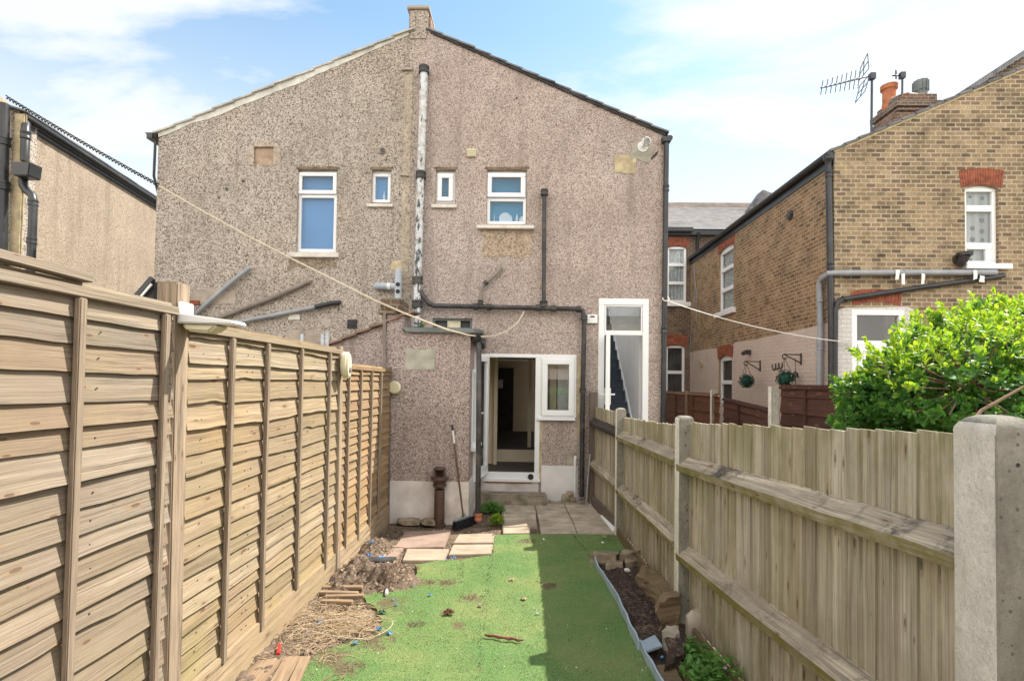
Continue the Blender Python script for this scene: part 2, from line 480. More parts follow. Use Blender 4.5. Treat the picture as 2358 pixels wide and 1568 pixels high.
def glass(name, tint=(.92, .94, .95), alpha=.2, rough=.03, dark=(.02, .03, .035), ior=1.8):
    """window pane: tinted see-through with a clear reflection"""
    m = Mat(name, dark, rough, .9)
    m.b.inputs['IOR'].default_value = 1.9
    m.b.inputs['Specular IOR Level'].default_value = .6
    tr = m.N('ShaderNodeBsdfTransparent', {'Color': tint})
    gl = m.N('ShaderNodeBsdfGlossy', {'Color': (1, 1, 1), 'Roughness': rough})
    fr = m.N('ShaderNodeFresnel', {'IOR': ior})
    m1 = m.N('ShaderNodeMixShader', {'Fac': alpha}); m.nt.links.new(tr.outputs[0], m1.inputs[1]); m.nt.links.new(m.b.outputs[0], m1.inputs[2])
    bf = m.N('ShaderNodeNewGeometry').outputs['Backfacing']      # reflect off the outer face of the thin pane only
    mx = m.N('ShaderNodeMixShader', {'Fac': m.math('MULTIPLY', fr.outputs[0], m.math('SUBTRACT', 1.0, bf))})
    m.nt.links.new(m1.outputs[0], mx.inputs[1]); m.nt.links.new(gl.outputs[0], mx.inputs[2])
    m.nt.links.new(mx.outputs[0], m.nt.nodes['Material Output'].inputs[0])
    return m.m
M_DASH_L = pebbledash('pebbledash_grey', (.49, .43, .375), (.35, .295, .25), (.085, .07, .06), (.66, .60, .53), 66, darkcut=.30, tint=(.86, .80, .72))
M_DASH_R = pebbledash('pebbledash_pink', (.515, .43, .39), (.39, .315, .28), (.15, .11, .10), (.70, .62, .57), 80, darkcut=.27, tint=(.9, .84, .8))
M_DASH_O = pebbledash('pebbledash_rose', (.46, .375, .345), (.35, .265, .245), (.14, .095, .088), (.64, .56, .525), 90, darkcut=.32)
M_DASH_C = pebbledash('pebbledash_cream', (.40, .33, .255), (.32, .25, .19), (.12, .09, .065), (.48, .40, .315), 84, darkcut=.25)
M_RENDER = simple('render_patch', (.42, .36, .30), .9, .2, 0, .18, 5, ((.25, .22, .17), .5), .3)
M_RENDERG = simple('render_grey_green', (.36, .35, .29), .9, .2, 0, .18, 5, ((.5, .46, .38), .6), .3)
M_SAND = simple('sandy_mortar', (.50, .42, .27), .9, .2, 0, .2, 7, ((.33, .28, .18), .5), .4)
M_MORTAR = simple('pale_mortar', (.70, .70, .65), .9, .2, 0, .14, 6, ((.42, .41, .35), .5), .5)
M_TILEV = simple('white_lit_tile', (.50, .49, .46), .92, .12, 0, .2, 5, ((.24, .23, .21), .6), .4)  # pale tone puts the light on the left tile steps into the colour
M_TILE = simple('roof_slate', (.17, .17, .18), .75, .35, 0, .3, 3, ((.26, .25, .22), .5), .4)
M_TILEW = simple('roof_slate_weathered', (.34, .30, .275), .95, .08, 0, .2, 3, ((.16, .15, .14), .6), .4)
M_TERRA = simple('terracotta', (.46, .17, .085), .85, .2, 0, .15, 8, ((.2, .12, .09), .3), .2)
M_REDTILE = simple('red_coping_tile', (.26, .17, .13), .85, .2, 0, .25, 6, ((.14, .13, .10), .6), .3)
M_UPVC = simple('white_upvc', (.80, .81, .82), .28, .5, 0, .02, 3)
M_UPVCG = simple('window_gasket', (.16, .16, .16), .5, .3)
M_SILL = simple('painted_sill', (.68, .65, .59), .8, .25, 0, .08, 8, ((.38, .34, .27), .6), .2)
M_WHITEWASH = simple('white_masonry_paint', (.72, .715, .71), .85, .2, 0, .06, 3, ((.46, .42, .37), .35), .2)
M_PLINTH = simple('old_white_paint', (.66, .62, .595), .88, .2, 0, .14, 3.2, ((.38, .30, .235), .8), .4)
M_BLKPIPE = simple('black_plastic_pipe', (.025, .027, .03), .38, .5, 0, .2, 6, ((.10, .095, .085), .35))
M_GREYPIPE = simple('grey_plastic_pipe', (.30, .32, .35), .45, .45, 0, .1, 5, ((.2, .19, .17), .35))
M_LGREYPIPE = simple('light_grey_plastic_pipe', (.40, .45, .50), .45, .4, 0, .08, 5)
M_BRNPIPE = simple('brown_grey_pipe', (.24, .205, .18), .7, .3, 0, .15, 5, ((.12, .1, .09), .5))
M_IRON = simple('rusty_brown_iron', (.085, .048, .04), .55, .45, 0, .25, 9, ((.15, .075, .04), .4), .3)
M_OLDIRON = simple('old_painted_iron', (.045, .042, .042), .5, .45, 0, .3, 8, ((.24, .2, .16), .45), .3)
M_LEAD = simple('lead_grey', (.16, .18, .18), .6, .4, 0, .15, 5, ((.28, .30, .28), .4))
M_CREAM = simple('cream_plastic', (.66, .62, .44), .5, .4, 0, .06, 4, ((.45, .41, .3), .3))
M_WHITEP = simple('white_plastic', (.76, .77, .76), .45, .4, 0, .04, 4, ((.5, .48, .43), .3))
M_GALV = simple('galvanised_steel', (.42, .47, .52), .38, .5, .7, .12, 20)
def concrete(name, base, stain, pit, rough_noise):
    m = Mat(name, base, .95, .15); v = m.tc('Object')
    n = m.noise(v, 11, 8, .68); f_ = m.noise(v, 160, 4, .7); pd = m.vor(v, 42); pc_ = m.sep(m.vor(v, 42, 'Color'))[0]
    c = m.mix(m.ramp(n, [(.35, 0.0), (.7, 1.0)]), tuple(min(1, x * 1.12) for x in base), tuple(x * .8 for x in base))
    c = m.mix(m.ramp(m.noise(m.vec('Object', (3, 3, .9)), 2.2, 8, .7), [(.46, 0.0), (.66, .8)]), c, stain)
    c = m.mix(m.ramp(f_, [(.3, .5), (.5, 0.0)]), c, tuple(x * .55 for x in base))
    pits = m.math('MULTIPLY', m.math('LESS_THAN', pd, .22), m.math('GREATER_THAN', pc_, .62))
    c = m.mix(m.math('MULTIPLY', pits, .75), c, tuple(x * .35 for x in base))
    p2 = m.math('LESS_THAN', m.vor(v, 95), .17); c = m.mix(m.math('MULTIPLY', p2, .6), c, tuple(x * .42 for x in base))
    c = m.mix(m.ramp(m.noise(v, 26, 7, .75), [(.52, 0.0), (.66, .55)]), c, tuple(x * .62 for x in base))
    m.col(c); m.bump(m.math('ADD', m.math('MULTIPLY', m.noise(v, 55, 6, .75), rough_noise * 1.6), m.math('MULTIPLY', pits, -1.0)), 1.0, .008)
    return m.m
M_CONC = concrete('concrete_post', (.27, .255, .215), (.12, .12, .095), .5, .4)
M_CONCP = concrete('pale_concrete', (.86, .82, .73), (.66, .62, .51), .5, 1.2)  # paler concrete for the post faces turned towards -X
M_CONCSTEP = simple('mossy_concrete', (.30, .26, .20), .95, .15, 0, .3, 7, ((.13, .13, .075), .7), .6)
M_HALLWALL = simple('hall_paint', (.72, .60, .44), .8, .25, 0, .04, 2)
M_HALLTRIM = simple('hall_gloss', (.70, .63, .50), .5, .4, 0, .05, 2)
M_HALLFLOOR = simple('dark_floor', (.10, .085, .075), .7, .3, 0, .2, 5)
M_DARKDOOR = simple('dark_door', (.045, .035, .03), .5, .4, 0, .2, 4)
M_STAIR = simple('slate_blue_carpet', (.10, .125, .16), .95, .15, 0, .15, 30)
M_STAIRWALL = simple('stair_wall', (.90, .89, .88), .7, .3, 0, .03, 2)
M_PAPER = simple('paper', (.75, .68, .66), .8, .2)
M_BLIND = simple('blue_sky_backing', (.155, .33, .58), .8, .2, 0, .08, 1.2)  # blue of reflected sky painted on an added sheet behind the panes
M_SKYTEAL = simple('teal_sky_backing', (.055, .27, .40), .8, .2, 0, .08, 1.2)  # teal version of the same painted sky reflection
M_GLASSB = glass('bathroom_glass', (.93, .97, 1.0), .15, .10, (.10, .24, .42), 1.22)  # blue base colour also carries the reflected sky
M_GLASSR = glass('mirroring_glass', (.92, .94, .94), .10, .015, ior=2.7)
M_GLASSC = glass('clear_glass', (.92, .94, .94), .12, ior=1.55)
M_NET = simple('net_curtain', (.74, .78, .80), .9, .1, 0, .25, 22)
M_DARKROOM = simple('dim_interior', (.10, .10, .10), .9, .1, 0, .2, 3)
M_BRISTLE = simple('black_bristle', (.018, .018, .02), .8, .2, 0, .4, 60)
M_BROWNSTICK = simple('broom_stick', (.15, .095, .065), .6, .3, 0, .2, 20)
M_ROPE = simple('rope_cream', (.66, .58, .45), .9, .15, 0, .25, 90)
M_CORD = simple('thin_white_cord', (.70, .68, .62), .8, .2, 0, .1, 40)
M_BLACKCORD = simple('black_wire', (.03, .03, .03), .6, .3)
M_AERIAL = simple('dark_aluminium', (.06, .065, .08), .5, .5, .3)
M_BLUEEDGE = simple('blue_grey_edging', (.36, .45, .52), .6, .3, 0, .10, 6, ((.26, .27, .26), .5), .2)
M_BLUEPL = simple('blue_plastic', (.06, .22, .48), .4, .45, 0, .15, 12)
M_REDPL = simple('red_plastic', (.55, .03, .03), .4, .45)
M_STONE = simple('sandstone', (.33, .27, .19), .95, .15, 0, .3, 7, ((.15, .14, .08), .6), .7)
M_STONEP = simple('pale_stone', (.40, .355, .29), .9, .2, 0, .2, 6, ((.22, .175, .12), .8), .8)
M_SLABG = simple('paving_grey', (.47, .40, .315), .93, .18, 0, .2, 4.5, ((.24, .20, .15), .7), .5)
M_SLABY = simple('paving_buff', (.36, .295, .225), .93, .18, 0, .14, 4.5, ((.25, .19, .14), .7), .5)
M_SLABR = simple('paving_rose', (.30, .22, .175), .93, .18, 0, .16, 5, ((.25, .175, .13), .6), .5)
M_DARKPLATE = simple('dark_felt', (.05, .05, .055), .7, .3, 0, .3, 9)

M_FENCE = wood('larch_lap', [(.385, .31, .235), (.315, .245, .18), (.43, .36, .285), (.29, .22, .155), (.36, .275, .195), (.40, .335, .265), (.335, .275, .22)], .7, .7, 60, green=((.26, .24, .09), .45), dark=(.12, .08, .05), streak=.7)
M_FENCEM = wood('larch_lap_warm', [(.45, .36, .255), (.385, .295, .195), (.49, .405, .30), (.35, .26, .165), (.43, .32, .21), (.46, .38, .285)], .7, .7, 60, green=((.28, .25, .08), .5), orange=(.40, .25, .12), dark=(.13, .085, .05), streak=.7)
M_FENCE2 = wood('larch_lap_stained', [(.40, .275, .165), (.34, .23, .135), (.43, .315, .20), (.31, .21, .125)], .6, 1.0, 50, green=((.27, .22, .08), .5), orange=(.36, .19, .085), dark=(.2, .12, .07))
M_BATTEN = wood('batten', [(.36, .285, .21), (.42, .33, .245), (.31, .24, .175)], .5, 1.2, 60, knots=False, dark=(.11, .08, .055))
M_POSTW = wood('timber_post', [(.46, .36, .26), (.50, .39, .28)], .75, 1.0, 38, dark=(.13, .085, .055))
M_GRAVEL = wood('gravel_board', [(.54, .41, .275), (.48, .36, .24)], .4, 1.0, 30, green=((.28, .24, .12), .4), dark=(.23, .15, .09))
M_PALE = wood('pale_feather_edge', [(.66, .585, .445), (.74, .675, .55), (.56, .475, .35), (.70, .62, .485), (.60, .51, .385), (.76, .70, .58), (.66, .57, .435)], .8, .55, 85, green=((.19, .18, .06), .7), dark=(.11, .08, .05), streak=.9, greentop=True, contrast=.68)
M_ARRIS = wood('arris_rail', [(.52, .45, .34), (.58, .505, .385)], .8, 1.0, 45, dark=(.07, .06, .05), streak=.7, lichen=True)
M_ARRISD = wood('dark_rail', [(.06, .05, .045), (.07, .06, .05)], .5, 1.0, 45, knots=False)
M_BROWNF = wood('brown_stained_panel', [(.125, .058, .042), (.105, .048, .036), (.145, .07, .052)], .5, 1.0, 46, dark=(.04, .02, .018))
M_BROWNL = wood('orange_brown_panel', [(.23, .105, .055), (.19, .085, .046)], .5, 1.0, 46, dark=(.07, .035, .02))
M_OFFCUT = wood('wood_offcut', [(.44, .32, .21), (.38, .27, .175), (.48, .36, .25)], .5, 1.0, 40, dark=(.2, .13, .08))
M_SLEEPER = wood('rotten_sleeper', [(.30, .215, .135), (.26, .185, .115)], .8, 1.0, 30, green=((.15, .14, .05), .5), dark=(.08, .055, .035))
M_NAIL = simple('rusty_nail', (.06, .04, .03), .7, .3)
M_GREYPOST = wood('grey_timber', [(.235, .19, .155), (.27, .215, .175)], .55, 1.0, 45, dark=(.09, .07, .06))

M_BRICK = brick('yellow_stock_brick', [(.11, .08, .06), (.29, .195, .11), (.41, .305, .175), (.20, .14, .09), (.46, .35, .215), (.34, .24, .14), (.15, .105, .08), (.37, .27, .16)], (.50, .425, .31), ms=.012, soot=.45)
M_BRICKS = brick('yellow_stock_brick_side', [(.23, .13, .065), (.35, .215, .11), (.42, .28, .155), (.28, .165, .085), (.43, .30, .18), (.15, .095, .06)], (.45, .355, .24), ms=.012, soot=.40)
M_BRICKD = brick('sooty_brick', [(.12, .085, .06), (.20, .14, .095), (.16, .10, .07), (.24, .17, .11)], (.26, .22, .17), soot=.5)
M_BRICKC = brick('chimney_brick', [(.17, .10, .075), (.26, .12, .08), (.22, .15, .11), (.13, .10, .09)], (.33, .28, .22), soot=.45)
M_BRICKY = brick('buff_chimney_brick', [(.42, .31, .18), (.50, .38, .22), (.36, .26, .15)], (.45, .38, .28), soot=.3)
M_REDBRICK = simple('red_rubbed_brick', (.30, .10, .06), .85, .2, 0, .25, 11, ((.2, .09, .06), .4), .3)
M_PAINTBR = brick('cream_painted_brick', [(.66, .55, .47), (.69, .58, .50)], (.62, .51, .43), ms=.006, soot=.08, washed=.2)
M_PAINTWH = brick('white_painted_brick', [(.68, .66, .63), (.71, .69, .66)], (.62, .60, .57), ms=.006, soot=.08, washed=.2)

def peeling_paint():
    m = Mat('peeling_pipe_paint', rough=.55, spec=.4)
    v = m.vec('Object', (2.0, 2.0, .8))
    n = m.noise(v, 9.0, 9, .72, .5)
    z = m.sep(m.tc('Object'))[2]
    f = m.ramp(m.math('ADD', n, m.ramp(m.math('MULTIPLY', z, .14), [(.33, -.0), (.9, .10)])), [(.49, 0.0), (.53, 1.0)])
    pale = m.mix(m.ramp(m.noise(m.tc('Object'), 14, 5, .6), [(.45, 0.0), (.68, 1.0)]), (.60, .64, .67), (.42, .36, .29))
    m.col(m.mix(f, (.05, .055, .065), pale)); m.bump(f, .5, .003)
    return m.m
M_PEEL = peeling_paint()

def soil_mat(name, a, b, c, sc=1.0):
    m = Mat(name, rough=.97, spec=.12)
    v = m.tc('Object')
    n1 = m.noise(v, 3.2 * sc, 8, .68); n2 = m.noise(v, 38 * sc, 5, .7); ce = m.sep(m.vor(v, 55 * sc, 'Color'))[0]
    k = m.mix(m.ramp(n1, [(.35, 0.0), (.65, 1.0)]), a, b)
    k = m.mix(m.ramp(n2, [(.48, 0.0), (.72, .8)]), k, c)
    k = m.mix(m.ramp(ce, [(.86, 0.0), (.94, .75)]), k, tuple(min(.7, x * 1.35) for x in c))
    m.col(k); m.bump(m.math('ADD', n2, m.math('MULTIPLY', ce, .5)), .9, .02)
    return m.m
M_SOIL = soil_mat('dry_soil', (.085, .06, .043), (.175, .13, .095), (.25, .19, .14))
M_SOILD = soil_mat('dark_bed_soil', (.045, .033, .028), (.085, .062, .05), (.15, .11, .085))
M_GROUND = soil_mat('far_ground', (.13, .12, .08), (.2, .17, .12), (.25, .2, .15), .4)

def lawn_dirt(m):
    """soil trodden into the lawn at its worn spots"""
    v = m.tc('Object'); f = None
    n = m.noise(v, 7.0, 6, .68)
    for px, py, r in ((1215, 1248, .20), (1265, 1352, .14), (1085, 1378, .17), (1020, 1410, .12), (1030, 1345, .17), (985, 1345, .14), (1405, 1240, .13), (800, 1535, .22), (960, 1440, .12), (895, 1390, .30), (860, 1478, .26), (760, 1520, .26), (930, 1350, .22), (1055, 1440, .12), (960, 1310, .12)):
        p = onZ(px, py, 0.0)
        d = m.N('ShaderNodeVectorMath', {0: v, 1: (p.x, p.y, 0.01)}, operation='DISTANCE').outputs['Value']
        k = m.ramp(m.math('DIVIDE', d, r), [(.0, .34), (1.0, 0.0)])
        f = k if f is None else m.math('MAXIMUM', f, k)
    return m.ramp(m.math('ADD', f, m.math('MULTIPLY', m.math('SUBTRACT', n, .5), .9)), [(.12, 0.0), (.32, .85)])
def turf_mat():
    m = Mat('artificial_turf', rough=.85, spec=.2)
    v = m.tc('Object')
    n = m.noise(v, 150, 3, .7); big = m.noise(v, 1.6, 6, .62); mid = m.noise(v, 9, 5, .65)
    c = m.ramp(n, [(.3, (.06, .125, .035)), (.55, (.125, .225, .07)), (.8, (.24, .33, .15))])
    c = m.mix(m.ramp(big, [(.42, 0.0), (.64, .6)]), c, (.25, .27, .105))
    c = m.mix(m.ramp(mid, [(.60, 0.0), (.75, .5)]), c, (.20, .16, .09))
    m.col(m.mix(lawn_dirt(m), c, (.15, .11, .07))); m.bump(n, .9, .01)
    return m.m
M_TURF = turf_mat()
def blade_mat(name, tones, trans=.25):
    m = Mat(name, rough=.6, spec=.3)
    isl = m.island(); v = m.tc('Object')
    c = m.ramp(isl, [(i / (len(tones) - 1), t) for i, t in enumerate(tones)])
    big = m.noise(v, 1.4, 6, .62)
    left = m.ramp(m.math('ADD', m.sep(v)[0], m.math('MULTIPLY', m.noise(v, 3.0, 3), .3)), [(.0, 1.0), (.10, .25)]) if False else m.ramp(m.math('ADD', m.math('MULTIPLY', m.sep(v)[0], -1.0), m.math('MULTIPLY', m.noise(v, 3.0, 3), .25)), [(.30, .25), (.48, 1.0)])
    c = m.mix(m.math('MULTIPLY', left, m.ramp(big, [(.36, 0.0), (.60, .75)])), c, (.26, .255, .095))
    c = m.mix(m.ramp(m.noise(v, 5.5, 6, .65), [(.56, 0.0), (.72, .7)]), c, (.24, .20, .11))
    c = m.mix(lawn_dirt(m), c, (.16, .115, .07))
    m.col(c)
    return m.m
M_BLADE = blade_mat('turf_blade', [(.135, .255, .072), (.205, .335, .105), (.27, .385, .155), (.40, .49, .27), (.165, .295, .088), (.25, .33, .13)])

def leaf_mat(name, tones, trans):
    m = Mat(name, rough=.5, spec=.3)
    isl = m.island()
    c = m.ramp(isl, [(i / (len(tones) - 1), t) for i, t in enumerate(tones)])
    m.col(c)
    t = m.N('ShaderNodeBsdfTranslucent')
    m.put(t.inputs['Color'], m.mix(1.0, c, (2.2, 2.0, .8), 'MULTIPLY'))
    mx = m.N('ShaderNodeMixShader', {'Fac': trans})
    m.nt.links.new(m.b.outputs[0], mx.inputs[1]); m.nt.links.new(t.outputs[0], mx.inputs[2])
    m.nt.links.new(mx.outputs[0], m.nt.nodes['Material Output'].inputs[0])
    return m.m
M_LEAF = leaf_mat('bush_leaf', [(.035, .115, .024), (.06, .16, .03), (.085, .21, .04), (.065, .165, .04)], .28)
M_LEAFN = leaf_mat('bush_new_leaf', [(.17, .31, .033), (.26, .38, .04), (.14, .28, .036), (.33, .42, .05)], .42)
M_LEAFW = leaf_mat('weed_leaf', [(.10, .23, .05), (.14, .29, .07), (.08, .19, .04)], .35)
M_LEAFD = leaf_mat('topiary_leaf', [(.015, .07, .045), (.02, .09, .06), (.012, .05, .035)], .1)
M_TWIG = simple('bush_twig', (.20, .135, .09), .85, .2, 0, .2, 20)
M_ROOT = simple('dry_root', (.26, .19, .125), .9, .15, 0, .3, 30)
M_STRAW = simple('straw', (.40, .30, .19), .85, .2, 0, .2, 30)
M_PETAL = simple('pink_petal', (.62, .36, .62), .6, .3)
# =================================================================== rendered house (middle)
YW = 8.2
W = lambda x, y, d=0.0: onY(x, y, YW - d)
house = thing('rendered_house', 'wide two-storey pebbledashed house back with shallow gable roof, open back doors and pipes', 'house', (-1.7, YW, 0))
XL, XR = onY(360, 480, YW).x, onY(1529.5, 600, YW).x
XP = onY(955.5, 380, YW).x
ZEL, ZER = onY(368, 309, YW).z, onY(1530, 309, YW).z
ax_l, ax_r = onY(942, 75, YW), onY(989, 72, YW)
ZAP = onY(960, 62, YW).z
slopeL = (ax_l.z - ZEL) / (ax_l.x - XL); slopeR = (ax_r.z - ZER) / (XR - ax_r.x)
zl = lambda x: ZEL + slopeL * (x - XL)
zr = lambda x: ZER + slopeR * (XR - x)
def hole(x0, y0, x1, y1):
    a = rectY(x0, y0, x1, y1, YW); return a, [(a[0], a[1]), (a[2], a[1]), (a[2], a[3]), (a[0], a[3])]
H_lw, h1 = hole(684, 390, 776, 582)
H_sl, h2 = hole(855.5, 391, 901, 469)
H_rc, h3 = hole(585, 339, 629, 380)
H_sr, h4 = hole(1003, 391, 1048.5, 470)
H_rw, h5 = hole(1120.6, 391, 1213, 518)
H_dk, h6 = hole(996, 733, 1087, 759)
H_d2, h7 = hole(1377, 688, 1493, 1060)
H_bd, _ = hole(1113, 815, 1236, 1105)
H_bw, _ = hole(1236, 815, 1327, 967)
h8 = [(H_bd[0], H_bd[1]), (H_bd[2], H_bd[1]), (H_bd[2], H_bw[1]), (H_bw[2], H_bw[1]), (H_bw[2], H_bd[3]), (H_bd[0], H_bd[3])]
m = MB(); m.plate([(XL, -.1), (XP, -.1), (XP, zl(XP)), (XL, ZEL)], [h1, h2, h3], (0, YW, 0), (1, 0, 0), (0, 0, 1), (0, 1, 0), .28, .13)
m.box(XL, XL + .25, YW + .28, 16.5, -.1, ZEL - .02)
tag(m.build('wall', M_DASH_L, house, smooth=False), 'coarse grey-brown pebbledash left half')
m = MB(); m.plate([(XP, -.1), (XR, -.1), (XR, ZER), (XP, zr(XP))], [h4, h5, h6, h7, h8], (0, YW, 0), (1, 0, 0), (0, 0, 1), (0, 1, 0), .28, .13)
m.box(XR - .25, XR, YW + .28, 12.75, -.1, ZER - .02); m.box(XR - .25, XR, 15.6, 16.5, -.1, ZER - .02); m.box(XR - .25, XR, 12.75, 15.6, -.1, .8); m.box(XR - .25, XR, 12.75, 15.6, 2.7, ZER - .02)   # unseen gap added in the side wall to light the hall
tag(m.build('wall', M_DASH_R, house, smooth=False), 'finer pinkish pebbledash right half')

# roof: stepped courses, visible as the verge above the render
def roof_side(x_e, z_e, x_r, z_r, n, th, front, mat, name, y1=16.6, gap=None):
    mb = MB()
    for i in range(n):
        a, b = i / n, (i + 1) / n
        xa, xb = x_e + (x_r - x_e) * a, x_e + (x_r - x_e) * (b + .12 / n)
        za, zb = z_e + (z_r - z_e) * a, z_e + (z_r - z_e) * (b + .12 / n)
        f = front + U(-.012, .012)
        k = U(-.004, .004)
        P = [(xa, za + th * .75 + k), (xb, zb + th * .35 + k), (xb, zb + th * .35 + th + k), (xa, za + th * .75 + th * 1.25 + k)]
        P = [(xa, za + th * .9 + k), (xb, zb + th * .25 + k), (xb, zb + th * 1.05 + k), (xa, za + th * 1.7 + k)]
        for ya, yb in ([(f, y1)] if not gap or max(xa, xb) < gap[0] or min(xa, xb) > gap[1] else [(f, gap[2]), (gap[3], y1)]):
            mb.prism([(px, ya, pz) for px, pz in P], (0, yb - ya, 0))
    return mb.build(name, mat, house, smooth=False)
roof_side(XL - .07, ZEL - .045, ax_l.x + .05, ax_l.z + .0, 13, .036, YW - .05, M_TILEV, 'roof')
roof_side(XR + .05, ZER - .03, ax_r.x - .02, ax_r.z + .0, 15, .032, YW - .05, M_TILE, 'roof', gap=(.55, 2.0, 8.9, 12.3))   # unseen gap added in the slates to light the stairs
# verge pointing under the left tiles: wavy pale mortar
mb = MB(); n = 60; top, bot = [], []
for i in range(n + 1):
    x = XL + (ax_l.x - XL) * i / n; z = zl(x)
    wd = .05 + .05 * math.sin(math.pi * min(1, i / n * 1.1)) + .03 * noise.noise(Vector((x * 2.3, 0, 0))) + .015 * noise.noise(Vector((x * 9, 3, 0)))
    top.append(Vector((x, YW - .022, z + .02))); bot.append(Vector((x, YW - .008, z - max(.02, wd))))
for i in range(n):
    mb.quad(bot[i], bot[i+1], top[i+1], top[i])
    mb.quad(bot[i], bot[i] + Vector((0, .012, 0)), bot[i+1] + Vector((0, .012, 0)), bot[i+1])
mb.build('verge_pointing', M_MORTAR, house)
mb = MB()
for i in range(15):
    xa = XR + (ax_r.x - XR) * i / 15; xb = XR + (ax_r.x - XR) * (i + .93) / 15
    mb.prism([(xa, YW - .03, zr(xa) - .035), (xb, YW - .03, zr(xb) - .03), (xb, YW - .03, zr(xb) + .012), (xa, YW - .03, zr(xa) + .012)], (0, .028, 0))
mb.build('verge_undercloak', M_DARKPLATE, house, smooth=False)
# stub of party-wall chimney on the apex
c0, c1 = onY(942, 45, YW), onY(985, 45, YW); zt = onY(963, 16, YW).z
mb = MB(); mb.box(c0.x, c1.x, YW - .012, YW + .45, ax_l.z - .12, zt - .06)
st = mb.build('chimney', M_DASH_L, house, bevel=.012)
mb = MB(); mb.box(c1.x + .002, c1.x + .035, YW + .06, YW + .44, ax_r.z + .06, zt - .10)
mb.build('brick_side', M_BRICKC, st, bevel=.004)
mb = MB(); mb.box(c0.x - .03, c1.x + .03, YW - .04, YW + .48, zt - .06, zt)
mb.box(c0.x + .08, c1.x - .02, YW + .02, YW + .3, zt + .002, zt + .045)
mb.build('cap', M_RENDER, st, bevel=.012)
# party line: rendered strip and thin pipe ghost
mb = MB(); n = 40
xa, xb = onY(932, 170, YW).x, onY(950, 170, YW).x
z0, z1 = onY(940, 690, YW).z, onY(940, 172, YW).z
for i in range(n):
    za, zb = z0 + (z1 - z0) * i / n, z0 + (z1 - z0) * (i + 1) / n
    f = lambda z, s: s + .018 * noise.noise(Vector((s * 3, z * 3.1, 1)))
    mb.quad((f(za, xa), YW - .005, za), (f(za, xb), YW - .005, za), (f(zb, xb), YW - .005, zb), (f(zb, xa), YW - .005, zb))
M_GHOST = pebbledash('worn_render_strip', (.47, .40, .32), (.40, .33, .25), (.22, .18, .14), (.55, .48, .40), 30, darkcut=.2)
mb.build('render_strip', M_GHOST, house)
mb = MB(); p = onY(938, 162, YW); mb.bar((p.x - .10, YW - .02, p.z), (p.x + .08, YW - .02, p.z + .005), .03, .035); mb.bar((p.x - .0, YW - .02, p.z - .05), (p.x, YW - .02, p.z + .03), .04, .04); mb.build('old_bracket', M_RENDER, house, bevel=.006)
mb = MB(); p = onY(931, 404, YW); mb.bar((p.x - .06, YW - .02, p.z), (p.x + .08, YW - .02, p.z - .01), .03, .03)
mb.build('old_bracket', M_RENDER, house, bevel=.006)

def frame(mb, x0, z0, x1, z1, w, y0, y1, wb=None, wt=None):
    wb = w if wb is None else wb; wt = w if wt is None else wt
    mb.box(x0, x1, y0, y1, z0, z0 + wb); mb.box(x0, x1, y0, y1, z1 - wt, z1)
    mb.box(x0, x0 + w, y0, y1, z0 + wb, z1 - wt); mb.box(x1 - w, x1, y0, y1, z0 + wb, z1 - wt)
def pane(parent, x0, z0, x1, z1, Y, mat):
    m = MB(); m.box(x0 - .004, x1 + .004, Y, Y + .008, z0 - .004, z1 + .004)
    return m.build('pane', mat, parent, smooth=False)
def backing(parent, x0, z0, x1, z1, Y, mat, name='sky_backing'):
    m = MB(); m.box(x0, x1, Y, Y + .01, z0, z1)
    return m.build(name, mat, parent, smooth=False)
def casement(parent, x0, z0, x1, z1, w, Y, gmat, name='casement'):
    m = MB(); frame(m, x0, z0, x1, z1, w, Y, Y + .05)
    c = m.build(name, M_UPVC, parent, bevel=.006)
    m = MB(); frame(m, x0 + w - .001, z0 + w - .001, x1 - w + .001, z1 - w + .001, .009, Y + .012, Y + .03)
    m.build('gasket', M_UPVCG, parent, smooth=False)
    pane(parent, x0 + w, z0 + w, x1 - w, z1 - w, Y + .02, gmat)
def sill_at(parent, x0, y0, x1, y1, Yf, th=.0, mat=None):
    a = rectY(x0, y0, x1, y1, Yf)
    m = MB(); m.box(a[0], a[2], Yf, YW + .06, a[1], a[3])
    return m.build('sill', mat or M_SILL, parent, bevel=.006)

# large left window: top light + big fixed pane
a = rectY(686, 397, 776, 581, YW + .06); xm0, xm1 = a[0], a[2]
m = MB(); frame(m, a[0], a[1], a[2], a[3], .052, YW + .06, YW + .12)
zt0 = onY(730, 456, YW + .06).z; m.box(a[0] + .052, a[2] - .052, YW + .06, YW + .12, zt0, zt0 + .05)
m.box(a[0] - .05, a[2] + .05, YW + .075, YW + .125, a[3] + .002, H_lw[3] + .03)
lw = m.build('window', M_UPVC, house, bevel=.005)
casement(lw, a[0] + .005, zt0 + .055, a[2] - .005, a[3] - .012, .062, YW + .03, M_GLASSB, 'top_light')
pane(lw, a[0] + .052, a[1] + .052, a[2] - .052, zt0, YW + .085, M_GLASSB)
backing(lw, a[0] + .02, a[1] + .02, a[2] - .02, a[3] - .02, YW + .135, M_BLIND)
sill_at(lw, 660, 581, 778, 592, YW - .06)
